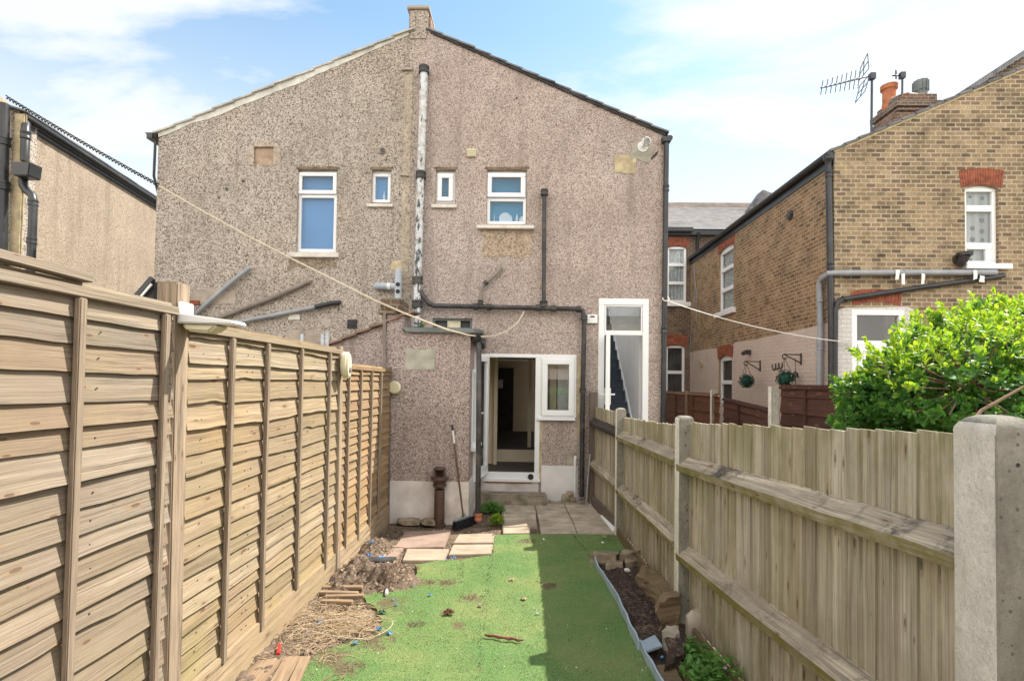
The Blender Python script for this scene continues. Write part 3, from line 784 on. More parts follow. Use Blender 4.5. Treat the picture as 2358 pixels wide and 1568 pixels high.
# small left window
a = rectY(857, 400, 900, 467, YW + .06)
m = MB(); frame(m, a[0], a[1], a[2], a[3], .05, YW + .06, YW + .12); m.box(a[0] - .03, a[2] + .03, YW + .075, YW + .125, a[3] + .002, H_sl[3] + .03)
w2 = m.build('window', M_UPVC, house, bevel=.006)
pane(w2, a[0] + .05, a[1] + .05, a[2] - .05, a[3] - .05, YW + .08, M_GLASSB)
backing(w2, a[0] + .02, a[1] + .02, a[2] - .02, a[3] - .02, YW + .135, M_BLIND)
m = MB(); m.lathe((a[2] - .12, YW + .115, a[1] + .06), [(.022, 0), (.022, .08), (.008, .10), (.008, .14)], 8); m.build('bottle', M_WHITEP, w2)
sill_at(w2, 844, 469, 904, 476, YW - .05)
# small right window
a = rectY(1004, 398, 1048, 469, YW + .06)
m = MB(); frame(m, a[0], a[1], a[2], a[3], .04, YW + .06, YW + .12); m.box(a[0] - .03, a[2] + .03, YW + .075, YW + .125, a[3] + .002, H_sr[3] + .03)
w3 = m.build('window', M_UPVC, house, bevel=.006)
casement(w3, a[0] + .03, a[1] + .03, a[2] - .03, a[3] - .03, .068, YW + .025, M_GLASSB)
backing(w3, a[0] + .02, a[1] + .02, a[2] - .02, a[3] - .02, YW + .135, M_SKYTEAL)
sill_at(w3, 993, 470, 1051.5, 478, YW - .05)
# large right window
a = rectY(1121.5, 400, 1212, 517, YW + .06)
m = MB(); frame(m, a[0], a[1], a[2], a[3], .05, YW + .06, YW + .12); zt0 = onY(1166, 461, YW + .06).z
m.box(a[0] + .05, a[2] - .05, YW + .06, YW + .12, zt0 - .02, zt0 + .03); m.box(a[0] - .03, a[2] + .03, YW + .075, YW + .125, a[3] + .002, H_rw[3] + .03)
w4 = m.build('window', M_UPVC, house, bevel=.005)
casement(w4, a[0] + .004, zt0 + .036, a[2] - .02, a[3] - .004, .07, YW + .02, M_GLASSB, 'top_light')
pane(w4, a[0] + .05, a[1] + .05, a[2] - .05, zt0 - .02, YW + .085, M_GLASSB)
backing(w4, a[0] + .02, a[1] + .02, a[2] - .02, a[3] - .02, YW + .16, M_SKYTEAL)
p = onY(1163, 503, YW + .12); m = MB(); m.lathe((p.x, YW + .135, p.z), [(.0, 0), (.098, 0), (.098, .014), (0, .016)], 28, (0, 1, 0)); m.build('plate', M_WHITEP, w4)
for px, h, r in ((1138, .13, .008), (1178, .11, .012), (1190, .13, .02), (1202, .09, .045)):
    q = onY(px, 512, YW + .13); m = MB(); m.lathe((q.x, YW + .135, q.z), [(r, 0), (r, h * .7), (r * .5, h * .8), (r * .5, h)], 8); m.build('bottle', M_WHITEP, w4)
sill_at(w4, 1098, 518, 1230, 526, YW - .08)
# blank recessed square, rim and hole
m = MB(); m.box(H_rc[0], H_rc[2], YW + .035, YW + .10, H_rc[1], H_rc[3]); m.build('blocked_opening', simple('blocked_render', (.47, .35, .26), .9, .2, 0, .2, 6, ((.28, .2, .15), .5), .3), house)
m = MB()
def ragged(mb, x0, z0, x1, z1, Y, amp=.03, th=.006, seed=0, n=18):
    """irregular render patch, a thin raised slab with a wandering outline"""
    pts = []
    for (ax, az), (bx, bz) in (((x0, z0), (x1, z0)), ((x1, z0), (x1, z1)), ((x1, z1), (x0, z1)), ((x0, z1), (x0, z0))):
        for i in range(n):
            t = i / n; x, z = ax + (bx - ax) * t, az + (bz - az) * t
            pts.append((x + amp * noise.noise(Vector((x * 6 + seed, z * 6, 0))), Y, z + amp * noise.noise(Vector((x * 6, z * 6, 5 + seed)))))
    mb.prism(pts, (0, th, 0))
def ring_patch(mb, o, i, Y, seed):
    ragged(mb, o[0], i[1], i[0], i[3], Y, .012, .006, seed); ragged(mb, i[2], i[1], o[2], i[3], Y, .012, .006, seed + 1); ragged(mb, i[0], i[3], i[2], o[3], Y, .008, .006, seed + 2)
ring_patch(m, (H_rc[0] - .10, H_rc[1], H_rc[2] + .12, H_rc[3] + .07), (H_rc[0] - .005, H_rc[1], H_rc[2] + .005, H_rc[3] + .004), YW - .006, 3)
m.build('render_rim', M_GHOST, house, smooth=False)
# render lintels soffit dark bands over upper openings
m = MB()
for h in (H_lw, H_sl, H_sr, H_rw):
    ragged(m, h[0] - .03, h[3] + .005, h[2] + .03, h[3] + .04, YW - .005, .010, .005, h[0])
m.build('lintel_edge', simple('dark_lintel', (.22, .16, .11), .9, .2, 0, .25, 8), house, smooth=False)  # thin darker brown band above each upper opening
# vent holes, stubs
m = MB(); p = W(880.5, 347); m.lathe((p.x, YW - .03, p.z), [(.055, 0), (.055, .029), (.045, .029), (.045, .002)], 14, (0, 1, 0)); m.lathe((p.x + .01, YW - .032, p.z - .008), [(0, 0), (.04, 0), (.04, .004), (0, .004)], 12, (0, 1, 0), 1)
m.build('flue_stub', [M_RENDER, M_DARKROOM], house)
m = MB()
for px, py, r in ((522, 436, .03), (560, 418, .026), (505, 456, .02), (1190, 227, .02), (780, 712, .02)):
    p = W(px, py); m.lathe((p.x, YW - .004, p.z), [(0, 0), (r, 0), (r, .003), (0, .003)], 9, (0, 1, 0))
m.build('drill_holes', M_DARKROOM, house)
# plaster patches
m = MB()
a = rectY(1414, 358, 1466, 399, YW); ragged(m, *a, YW - .006, .03, .006, 1)
m.build('mortar_patch', M_SAND, house, smooth=False)
m = MB(); a = rectY(1452, 330, 1502, 370, YW); ragged(m, *a, YW - .009, .06, .009, 9, 12); m.build('render_patch', M_RENDERG, house, smooth=False)
m = MB(); a = rectY(1112, 530, 1228, 592, YW); ragged(m, *a, YW - .004, .05, .004, 4)
m.build('damp_patch', pebbledash('damp_dash', (.46, .36, .27), (.36, .28, .205), (.18, .13, .09), (.58, .48, .38), 44, darkcut=.28), house, smooth=False)
m = MB(); a = rectY(664, 595, 776, 616, YW); ragged(m, *a, YW - .004, .07, .004, 81); m.build('damp_patch', pebbledash('sill_stain_dash', (.34, .27, .205), (.26, .205, .155), (.10, .08, .06), (.46, .38, .30), 66, darkcut=.30), house, smooth=False); m = MB()
a = rectY(900, 600, 924, 622, YW); ragged(m, *a, YW - .006, .03, .006, 14); m.build('mortar_patch', M_SAND, house, smooth=False)
m = MB(); a = rectY(660, 762, 760, 790, YW); ragged(m, *a, YW - .006, .04, .006, 24); m.build('render_patch', M_RENDER, house, smooth=False); m = MB(); a = rectY(440, 668, 545, 700, YW); ragged(m, *a, YW - .006, .05, .006, 27); m.build('render_patch', M_RENDER, house, smooth=False)
m = MB(); a = rectY(667, 722, 690, 738, YW); ragged(m, *a, YW - .02, .05, .02, 33); m.build('broken_render', M_SILL, house, smooth=False)
m = MB(); a = rectY(432, 692, 461, 702, YW); m.box(a[0], a[2], YW - .02, YW - .001, a[1], a[3]); m.build('exposed_brick', M_REDBRICK, house, bevel=.004)
m = MB(); a = rectY(801, 736, 822, 756, YW)
m.box(a[0], a[2], YW - .012, YW - .001, a[1], a[3])
for i in range(4): m.box(a[0] - .003, a[2] + .003, YW - .03, YW - .0125, a[1] + (a[3]-a[1]) * (i + .12) / 4, a[1] + (a[3]-a[1]) * (i + .75) / 4)
m.build('air_brick', M_DARKPLATE, house, smooth=False)
# cream extractor vent
m = MB(); a = rectY(1076, 345, 1096, 363, YW); m.box(a[0], a[2], YW - .03, YW - .001, a[1], a[3])
for i in range(4): m.box(a[0] + .006, a[2] - .006, YW - .042, YW - .0305, a[1] + .008 + (a[3]-a[1]) * i / 4.4, a[1] + .026 + (a[3]-a[1]) * i / 4.4)
m.build('wall_vent', M_CREAM, house, bevel=.003)
# round lamp on the right, on a bracket
p = W(1480, 339)
m = MB(); m.lathe((p.x, YW - .02, p.z), [(.085, 0), (.085, .01), (.02, .012)], 18, (0, 1, 0))
m.tube([(p.x, YW - .02, p.z), (p.x + .02, YW - .10, p.z + .02), (p.x + .03, YW - .13, p.z + .01)], .02, 8)
m.lathe((p.x + .03, YW - .16, p.z + .015), [(0, 0), (.06, 0), (.075, .03), (.06, .07), (.02, .09)], 16, (0, 1, .25))
lt = m.build('wall_lamp', M_WHITEP, house)
m = MB()
for k in range(5): m.tube([(p.x - .01 + k * .02, YW - .175, p.z - .05), (p.x - .01 + k * .02, YW - .18, p.z + .075)], .004, 5)
m.build('lamp_guard', M_BLACKCORD, lt)
q0, q1 = W(1500, 366), W(1514, 352); m = MB(); m.tube([(q0.x, YW - .01, q0.z), (q1.x, YW - .03, q1.z)], .012, 6); m.build('cable_stub', M_BLACKCORD, house)

# ------------------------------------------------------------------ pipes on the house
def pipe(name, pts, r, mat, label=None, collars=(), cr=1.35, cl=.09, cmat=None, parent=house, n=12):
    m = MB(); m.tube(pts, r, n); o = m.build(name, mat, parent)
    if label: o['label'] = label
    for c, d in collars:
        d = Vector(d).normalized(); c = Vector(c)
        m = MB(); m.lathe(c - d * cl / 2, [(r * 1.02, 0), (r * cr, .004), (r * cr, cl * .3), (r * cr * .93, cl * .36), (r * cr * .93, cl * .64), (r * cr, cl * .7), (r * cr, cl - .004), (r * 1.02, cl)], n, d)
        m.build('pipe_collar', cmat or mat, o)
    return o
D = .10
P = lambda x, y, d=D: tuple(onY(x, y, YW - d))
pipe('soil_pipe', [P(977, 152), P(974, 250), P(969, 404), P(965, 540), P(961, 690), P(960, 752)], .062, M_PEEL, 'thick black pipe with peeling white paint', [(P(976.5, 162), (0, 0, 1)), (P(969, 404), (0, 0, 1)), (P(961.5, 646), (0, 0, 1)), (P(960.5, 700), (0, 0, 1))], 1.36, .12, M_OLDIRON)
pipe('vent_pipe', [P(1253.5, 438), P(1253, 560), P(1252, 704)], .032, M_OLDIRON, 'thin stained black pipe under the kitchen window', [(P(1253.5, 444), (0, 0, 1)), (P(1252, 700), (0, 0, 1))], 1.9, .10)
wp = [P(969, 672), P(974, 681), P(988, 699), P(999, 704), P(1093, 706), P(1180, 708), P(1328, 711.5), P(1341, 715), P(1345, 726), P(1344.5, 800), P(1342, 899), P(1340.5, 1000), P(1339.5, 1143)]
pipe('waste_pipe', wp, .037, M_OLDIRON, 'black iron pipe that runs along the wall and down beside the window', [(P(1096, 706), (1, 0, 0)), (P(1126, 707), (1, 0, 0)), (P(1240, 709), (1, 0, 0)), (P(1275, 711), (1, 0, 0)), (P(1333, 712), (1, 0, 0)), (P(1345, 732), (0, 0, 1)), (P(1342, 899), (0, 0, 1))], 1.5, .08)
pipe('overflow_pipe', [P(1154, 618, .02), P(1150, 623, .07), P(1118, 652, .08), P(1108, 664), P(1106.5, 702)], .028, M_BRNPIPE, 'grey elbowed overflow pipe', [(P(1106.5, 696), (0, 0, 1)), (P(1118, 652, .08), (.7, 0, .7))], 1.5, .07, M_OLDIRON)
m = MB(); a = rectY(1148, 606, 1170, 622, YW); ragged(m, *a, YW - .006, .05, .006, 41); m.build('pipe_mortar', M_RENDERG, house, smooth=False)
pipe('downpipe', [P(1535, 322, .05), P(1533, 480, .05), P(1530.5, 700, .05), P(1527, 962, .05), tuple(onY(1527, 962, YW - .05) - Vector((0, 0, 1.3)))], .041, M_BLKPIPE, 'black downpipe at the right corner', [(P(1534, 434, .05), (0, 0, 1)), (P(1529, 760, .05), (0, 0, 1))], 1.2, .1)
m = MB(); p = onY(1535.5, 322, YW - .05); m.prism([(p.x - .07, YW - .11, p.z - .05), (p.x + .05, YW - .11, p.z - .05), (p.x + .085, YW - .11, p.z + .03), (p.x - .085, YW - .11, p.z + .03)], (0, .13, 0)); m.build('gutter_end', M_BLKPIPE, house, bevel=.006)
m = MB(); m.box(XR + .015, XR + .12, YW - .02, 16.5, ZER - .09, ZER - .02); m.build('gutter', M_BLKPIPE, house, bevel=.015)
p = onY(362, 318, YW); m = MB(); m.box(XL - .13, XL - .01, YW - .10, 16.5, ZEL - .12, ZEL - .04); m.prism([(XL - .15, YW - .12, ZEL - .03), (XL - .01, YW - .12, ZEL - .03), (XL - .02, YW - .12, ZEL - .13), (XL - .06, YW - .12, ZEL - .12)], (0, .018, 0)); m.build('gutter', M_BLKPIPE, house, bevel=.006)
pipe('downpipe', [(XL - .03, YW - .03, ZEL - .14), (XL - .035, YW - .03, ZEL - .7), (XL - .035, YW + .2, ZEL - 1.2)], .02, M_BLKPIPE)
# sloping wastes on the left half
pipe('waste_pipe', [P(574, 617, .03), P(566, 623, .07), P(520, 661, .07), P(462, 712, .07), P(410, 760, .07)], .034, M_GREYPIPE, 'upper sloping grey waste pipe')
pipe('waste_pipe', [P(714, 648, .03), P(706, 650, .05), P(640, 681, .05), P(568, 708, .05), P(500, 734, .05), P(440, 764, .05)], .034, M_BRNPIPE, 'middle sloping brown waste pipe', [(P(640, 681, .05), (1, 0, .4))], 1.3, .05)
pipe('waste_pipe', [P(726, 707, .06), P(640, 724, .06), P(527, 746, .06), P(440, 766, .06)], .032, M_GREYPIPE, 'lower sloping grey waste pipe', [(P(626, 727, .06), (1, 0, .2))], 1.2, .06)
pipe('hot_air_pipe', [P(781, 697, -.01), P(778, 697, .05), P(765, 698, .065), P(726, 707, .065)], .04, M_BLKPIPE, 'short black end piece of the lower grey waste')
# boiler flue / soil boss in light grey
pipe('boss_pipe', [P(867, 659, .0), P(880, 659, .09), P(912, 660, .10)], .055, M_LGREYPIPE, 'pale grey elbow into the wall', [(P(896, 659.5, .10), (1, 0, 0))], 1.08, .05, M_WHITEP)
o = pipe('boss_pipe', [P(917.5, 620, .11), P(916.5, 690, .11), P(916, 722, .11)], .057, M_LGREYPIPE, 'pale grey upright branch pipe')
m = MB()
for py in (655, 671):
    p = onY(916, py, YW - .166); m.lathe((p.x, p.y - .003, p.z), [(.028, 0), (.034, 0), (.034, .014), (.028, .014)], 16, (0, 1, 0))
m.build('boss_ring', M_BLACKCORD, o)
m = MB(); a = rectY(905, 640, 930, 652, YW - .05)
# white meter box
m = MB(); a = rectY(1351, 725, 1375, 745, YW); m.box(a[0], a[2], YW - .05, YW - .001, a[1], a[3]); mbx = m.build('meter_box', M_WHITEP, house, bevel=.005)
m = MB(); xc = (a[0] + a[2]) / 2; zc_ = a[3] - .035; m.prism([(xc - .04, YW - .054, zc_ - .01), (xc + .04, YW - .054, zc_ - .01), (xc + .025, YW - .054, zc_ + .012), (xc - .025, YW - .054, zc_ + .012)], (0, .003, 0)); m.build('slot', M_BLACKCORD, mbx)
# dark wide window above the outhouse
m = MB(); a = H_dk; frame(m, a[0], a[1], a[2], a[3], .035, YW + .03, YW + .08); f = m.build('window', M_LEAD, house, bevel=.003)
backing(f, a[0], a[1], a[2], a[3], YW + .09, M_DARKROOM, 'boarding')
b = rectY(1030, 739, 1060, 757, YW + .04); m = MB(); frame(m, b[0], b[1], b[2], b[3], .02, YW + .045, YW + .07); m.box(b[0] + .02, b[2] - .02, YW + .06, YW + .07, b[1] + .02, b[3] - .02); m.build('vent_block', M_CREAM, f, bevel=.002)

# ------------------------------------------------------------------ back door and kitchen window unit
Yf = YW - .01
m = MB(); x0, z0, x1, z1 = H_bd[0], H_bd[1], H_bd[2], H_bd[3]; fw = .06
m.box(x0, x0 + fw, Yf, Yf + .07, z0 + .12, z1 - .055); m.box(x1 - .028, x1 + .05, Yf, Yf + .07, z0 + .12, z1 - .055)
m.box(x0, H_bw[2], Yf, Yf + .07, z1 - .055, z1)
m.box(x0, x1 + .05, Yf - .012, Yf + .07, z0 + .002, z0 + .12); m.box(x0 - .02, x1 + .06, Yf - .045, Yf - .0125, z0 - .02, z0 + .028)
df = m.build('door_frame', M_UPVC, house, bevel=.006)
m = MB(); q = onY(1222, 1097, Yf - .03); m.lathe((q.x, Yf - .055, q.z), [(0, 0), (.045, 0), (.045, .01), (0, .01)], 14, (0, 1, 0)); bmq = m.build('drain_cap', M_BLACKCORD, df)
m = MB(); a = (x1 + .05, H_bw[1], H_bw[2], z1 - .055); frame(m, a[0], a[1] + .035, a[2], a[3], .05, Yf + .001, Yf + .069, .05, .03); kw = m.build('window', M_UPVC, house, bevel=.005)
casement(kw, a[0] + .025, a[1] + .07, a[2] - .035, a[3] - .015, .085, Yf - .028, M_GLASSR)
s_ = rectY(1238, 961, 1325, 968, Yf - .05); m = MB(); m.box(s_[0], s_[2], Yf - .06, Yf + .06, s_[1], a[1] + .033); m.build('sill', M_UPVC, kw, bevel=.005)
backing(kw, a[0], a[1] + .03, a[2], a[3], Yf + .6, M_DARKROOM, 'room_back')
# door leaf, opened outwards to the left
hx, hz0, hz1 = x0 + .03, z0 + .10, z1 - .03
LA = RAD(100); L = .80
ld = Vector((math.cos(LA), -math.sin(LA), 0)); ln = Vector((math.sin(LA), math.cos(LA), 0))
def leaf(hx, hy, z0, z1, L, ld, ln, name, stile=.11, midrail=None, pt=.06):
    o = Vector((hx, hy, 0))
    Q = lambda s, n_, z: tuple(o + ld * s + ln * n_ + Vector((0, 0, z)))
    m = MB()
    def lb(s0, s1, za, zb, n0=-.0, n1=pt):
        v = [Q(s0, n0, za), Q(s1, n0, za), Q(s1, n1, za), Q(s0, n1, za), Q(s0, n0, zb), Q(s1, n0, zb), Q(s1, n1, zb), Q(s0, n1, zb)]
        m.add(v, [(0,3,2,1),(4,5,6,7),(0,1,5,4),(1,2,6,5),(2,3,7,6),(3,0,4,7)])
    lb(0, stile, z0, z1); lb(L - stile, L, z0, z1); lb(stile, L - stile, z0, z0 + stile * 1.4); lb(stile, L - stile, z1 - stile, z1)
    if midrail: lb(stile, L - stile, midrail - .06, midrail + .06)
    d = m.build(name, M_UPVC, house, bevel=.006)
    m = MB(); lb(stile - .003, L - stile + .003, z0 + stile * 1.4 - .003, z1 - stile + .003, pt * .4, pt * .55); m.build('pane', M_GLASSC, d, smooth=False)
    m = MB(); zc = z0 + .95
    for nn, sg in ((-.002, -1), (pt + .002, 1)):
        lb(L - .075, L - .035, zc - .12, zc + .12, min(nn, nn + sg * .012), max(nn, nn + sg * .012))
        lb(L - .065, L - .045, zc + .02, zc + .04, min(nn + sg * .012, nn + sg * .055), max(nn + sg * .012, nn + sg * .055)); lb(L - .17, L - .045, zc + .02, zc + .042, min(nn + sg * .055, nn + sg * .072), max(nn + sg * .055, nn + sg * .072))
    m.build('handle', M_WHITEP, d, bevel=.004)
    m = MB()
    for hz in (z0 + .2, (z0 + z1) / 2, z1 - .2): m.tube([Q(-.012, .02, hz - .05), Q(-.012, .02, hz + .05)], .012, 8)
    m.build('hinge', M_WHITEP, d)
    return d
leaf(hx, Yf - .005, hz0, hz1, .78, ld, ln, 'door')
# hall behind the back door (floor, steps, walls, inner door)
HX0, HX1, HY1 = x0 - .25, x1 + .22, 13.4
zfl = z0 + .06; zfl2 = .60; ys = 9.7
hz = z1 + .12
m = MB(); m.box(HX0, HX1, YW + .28, ys, zfl - .1, zfl); m.box(HX0, HX1, ys + .012, HY1, zfl2 - .3, zfl2); m.build('hall_floor', M_HALLFLOOR, house, smooth=False)
m = MB(); m.box(HX0 + .001, HX1 - .001, ys - .012, ys + .012, zfl + .001, zfl2 + .002); m.build('step_riser', M_HALLTRIM, house, smooth=False)
m = MB(); m.box(HX0 - .1, HX0 - .001, YW + .281, HY1, zfl - .1, hz); m.box(HX1 + .001, HX1 + .1, YW + .281, 11.2, zfl - .1, hz); m.box(HX0 - .1, HX1 + .1, HY1 + .001, HY1 + .1, zfl - .1, hz); m.box(HX0, HX1, YW + .281, HY1, hz + .001, hz + .1)  # right wall stops short to let in light from the added side gap
m.box(x1 + .0, HX1, 10.2, 10.3, zfl2, hz); m.box(HX0, x0 + .14, 9.4, 9.5, zfl, hz)
m.build('hall_wall', M_HALLWALL, house, smooth=False)
q0, q1 = onY(1216, 900, 10.15), onY(1222, 900, 10.15); m = MB(); m.box(q0.x, q1.x + .02, 10.1, 10.19, zfl2, hz - .02)
q0, q1 = onY(1138, 900, 9.35), onY(1146, 900, 9.35); m.box(q0.x, q1.x, 9.3, 9.39, zfl, hz - .02); m.build('door_lining', M_HALLTRIM, house, bevel=.004)
b = rectY(1147, 847, 1182, 993, HY1 - .05); m = MB(); m.box(b[0], b[2], HY1 - .05, HY1 - .006, zfl2 + .002, b[3]); idr = m.build('inner_door', M_DARKDOOR, house, bevel=.004)
b = rectY(1147, 874, 1158, 894, HY1 - .052); m = MB(); m.box(b[0], b[2], HY1 - .056, HY1 - .0515, b[1], b[3]); m.build('notice', M_PAPER, idr, smooth=False)
# white lower wall, sandy edge, step
m = MB(); a = rectY(1246, 1072, 1330, 1152, YW); m.plate([(a[0], -.05), (a[2], -.05), (a[2], a[3]), (a[0], a[3])], [], (0, YW - .012, 0), (1, 0, 0), (0, 0, 1), (0, 1, 0), .0115); m.build('painted_plinth', M_WHITEWASH, house, smooth=False)
m = MB(); a = rectY(1237, 970, 1247, 1112, YW); ragged(m, a[0], a[1], a[2], a[3], YW - .008, .03, .008, 50); a = rectY(1329, 820, 1336, 1000, YW); ragged(m, a[0], a[1], a[2], a[3], YW - .006, .025, .006, 52); m.build('mortar_edge', M_SAND, house, smooth=False)
m = MB(); a = rectY(1306, 1046, 1329, 1070, YW); ragged(m, *a, YW - .007, .06, .007, 61); m.build('render_patch', M_STONEP, house, smooth=False)
m = MB(); a = rectY(1085, 1108, 1240, 1126, YW - .02); m.box(a[0] - .05, a[2], YW - .03, YW - .0125, .0, a[3]); m.build('step_backing', M_PLINTH, house, bevel=.004)
m = MB(); a = rectY(1118, 1103, 1225, 1110, YW - .02); m.box(a[0], a[2], YW - .045, YW - .031, a[1] - .01, a[3]); m.build('brick_course', M_REDBRICK, house, bevel=.003)
pipe('white_waste_pipe', [P(1325, 1052, .02), P(1324.5, 1056, .05), P(1324, 1075, .05), P(1323, 1150, .05)], .022, M_WHITEP, 'short white waste pipe by the painted wall')
# step
s0, s1 = onZ(1080, 1157, 0), onZ(1262, 1157, 0)
zt = onY(1175, 1126, YW - .03).z
m = MB(); yb = YW - .04
pts = [(s0.x, s0.y), (s1.x, s0.y - .01), (s1.x - .02, yb), (s0.x, yb)]
yf = onY(1175, 1140, 7.75).y
m.box(s0.x, s1.x - .03, 7.86, yb, -.03, .155)
st_ = m.build('back_step', M_CONCSTEP, None, bevel=.02); tag(st_, 'mossy worn concrete step below the open white back door', 'step')

# ------------------------------------------------------------------ upper back door with stairs
Yg = YW - .012
x0, z0, x1, z1 = H_d2
m = MB(); frame(m, x0, z0, x1, z1, .095, Yg, Yg + .08, .08, .10)
q = rectY(1405, 765, 1478, 772, Yg); m.box(x0 + .095, x1 - .095, Yg + .002, Yg + .078, q[1], q[3] + .005)
sf = m.build('door_frame', M_UPVC, house, bevel=.006)
m = MB(); frame(m, x0 + .10, q[3] + .006, x1 - .10, z1 - .105, .02, Yg + .01, Yg + .06); m.build('transom_bead', M_UPVC, sf, bevel=.003)
pane(sf, x0 + .12, q[3] + .025, x1 - .12, z1 - .125, Yg + .03, M_GLASSR)
zo = q[1]
LA2 = RAD(84); ld2 = Vector((math.cos(LA2), -math.sin(LA2), 0)); ln2 = Vector((math.sin(LA2), math.cos(LA2), 0))
# leaf folds out; only its edge and a sliver of face show
leaf(x0 + .175, Yg - .004, z0 + .06, zo - .005, .70, Vector((-.150, -.9887, 0)), Vector((-.9887, .150, 0)), 'door')
m = MB(); sx0, sx1 = x0 - .1, onY(1457, 950, 8.8).x
for i in range(15):
    zb = z0 + .10 + i * .195; y_ = YW + .42 + i * .215
    m.box(sx0, sx1, y_, y_ + .24, zb - .2, zb + .172); m.box(sx0, sx1, y_ - .02, y_ + .245, zb + .173, zb + .195)
m.build('stairs', M_STAIR, house, bevel=.004)
m = MB()
ya, yb_ = YW + .30, YW + .42 + 15 * .215
za = z0 + .14; zb_ = z0 + .10 + 15 * .195
m.prism([(sx1 + .002, ya, za + .05), (sx1 + .002, yb_, zb_ + .10), (sx1 + .002, yb_, zb_ - .30), (sx1 + .002, ya, za - .35)], (.03, 0, 0)); m.build('stringer', M_UPVC, house, smooth=False)
m = MB(); m.box(sx1 + .034, sx1 + .13, YW + .281, 12.6, z0 - .2, 5.75); m.box(HX1 + .12, HX1 + .2, YW + .281, 12.6, z0 - .2, 5.75); m.box(HX1 + .2, sx1 + .03, 12.45, 12.6, z0 - .2, 5.75); m.box(sx0, sx1 + .03, YW + .3, YW + .44, z0 - .1, z0 + .09)
m.box(HX1 + .2, sx1 + .03, YW + .281, YW + .30, z1 + .002, 5.7); m.box(HX1 + .2, x0 - .02, YW + .281, YW + .30, z0 - .1, z1 + .001); m.box(HX1 + .2, sx1 + .03, YW + .45, 12.44, z0 - .12, z0 + .0)
m.build('stair_wall', M_STAIRWALL, house, smooth=False)

# ------------------------------------------------------------------ outhouse projecting at lower left
YO = 6.83
O = lambda x, y, d=0.0: tuple(onY(x, y, YO - d))
ox0, ox1 = onY(884, 1000, YO).x, onY(1080, 1000, YO).x
ozt = onY(1000, 764, YO).z; ozp = onY(990, 1108, YO).z
m = MB()
side = [(YO, -.05), (YW - .001, -.05), (YW - .001, ozt + .16), (YO, ozt)]
swz0, swz1 = .95, 2.02; swy0, swy1 = YO + .32, YO + 1.0
m.plate([(ox0, -.05), (ox1, -.05), (ox1, ozt), (ox0, ozt)], [], (0, YO, 0), (1, 0, 0), (0, 0, 1), (0, 1, 0), .1)
m.plate([(YO + .1, -.05), (YW - .001, -.05), (YW - .001, ozt + .05), (YO + .1, ozt)], [[(swy0, swz0), (swy1, swz0), (swy1, swz1), (swy0, swz1)]], (ox1 - .0005, 0, 0), (0, 1, 0), (0, 0, 1), (-1, 0, 0), .1)
m.build('outhouse_wall', M_DASH_O, house, smooth=False)
m = MB(); m.plate([(ox0 + .02, -.04), (ox1 + .008, -.04), (ox1 + .008, ozp), (ox0 + .02, ozp)], [], (0, YO - .012, 0), (1, 0, 0), (0, 0, 1), (0, 1, 0), .0118)
m.plate([(YO, -.04), (YW - .05, -.04), (YW - .05, ozp), (YO, ozp)], [], (ox1 + .012, 0, 0), (0, 1, 0), (0, 0, 1), (-1, 0, 0), .0118)
m.build('outhouse_plinth', M_PLINTH, house, smooth=False)
m = MB(); a = rectY(934, 803, 1002, 852, YO); ragged(m, *a, YO - .007, .02, .007, 70); m.build('render_patch', M_RENDERG, house, smooth=False)
m = MB(); m.prism([(ox0 + .28, YO - .06, ozt - .015), (ox1 + .06, YO - .06, ozt - .02), (ox1 + .06, YO - .06, ozt + .045), (ox0 + .22, YO - .06, ozt + .05)], (0, YW - YO + .055, .12)); m.build('outhouse_roof', M_LEAD, house, bevel=.008)
m = MB(); m.box(ox1 + .008, ox1 + .10, YO + .02, YW - .02, ozt - .13, ozt - .022); m.build('fascia', M_DARKPLATE, house, bevel=.006)
# side window of the outhouse, white frame
m = MB(); sx = ox1 - .03
m.box(sx, sx + .045, swy0, swy1, swz0, swz0 + .05); m.box(sx, sx + .045, swy0, swy1, swz1 - .05, swz1); m.box(sx, sx + .045, swy0, swy0 + .05, swz0 + .05, swz1 - .05); m.box(sx, sx + .045, swy1 - .05, swy1, swz0 + .05, swz1 - .05)
ow = m.build('window', M_UPVC, house, bevel=.005)
m = MB(); m.box(sx + .01, sx + .02, swy0 + .045, swy1 - .045, swz0 + .045, swz1 - .045); m.build('pane', M_GLASSC, ow, smooth=False)
m = MB(); m.box(sx + .02, sx + .12, swy0 - .04, swy1 + .04, swz0 - .05, swz0 - .002); m.build('sill', M_UPVC, ow, bevel=.005)
m = MB(); m.box(sx - .35, sx - .34, swy0 - .1, swy1 + .1, swz0 - .1, swz1 + .1); m.build('room_back', M_DARKROOM, ow, smooth=False)
# round cream cap
p = onY(911, 892, YO); m = MB(); m.lathe((p.x, YO - .10, p.z), [(.0, 0), (.07, .0), (.084, .012), (.084, .04), (.06, .05), (.055, .099)], 22, (.15, 1, .05)); m.build('flue_cap', M_CREAM, house)
# outhouse downpipe with hopper
pipe('downpipe', [O(1100, 772, -.1), O(1102, 790, .02), O(1103, 800, .06), O(1102, 1000, .06), O(1100.5, 1188, .06)], .034, M_OLDIRON, 'dark iron downpipe at the outhouse corner', [(O(1101.5, 1190, .06), (0, 0, 1))], 1.45, .09, M_TERRA)
m = MB(); p = O(1099, 776, .03); m.lathe((p[0], p[1], p[2] - .05), [(.04, 0), (.07, .05), (.075, .1), (.06, .1)], 12); m.tube([(p[0] + .02, p[1], p[2] - .04), (p[0] + .06, p[1] + .12, p[2] - .08), (p[0] + .07, p[1] + .3, p[2] - .02)], .035, 10); m.build('hopper', M_BLKPIPE, house)
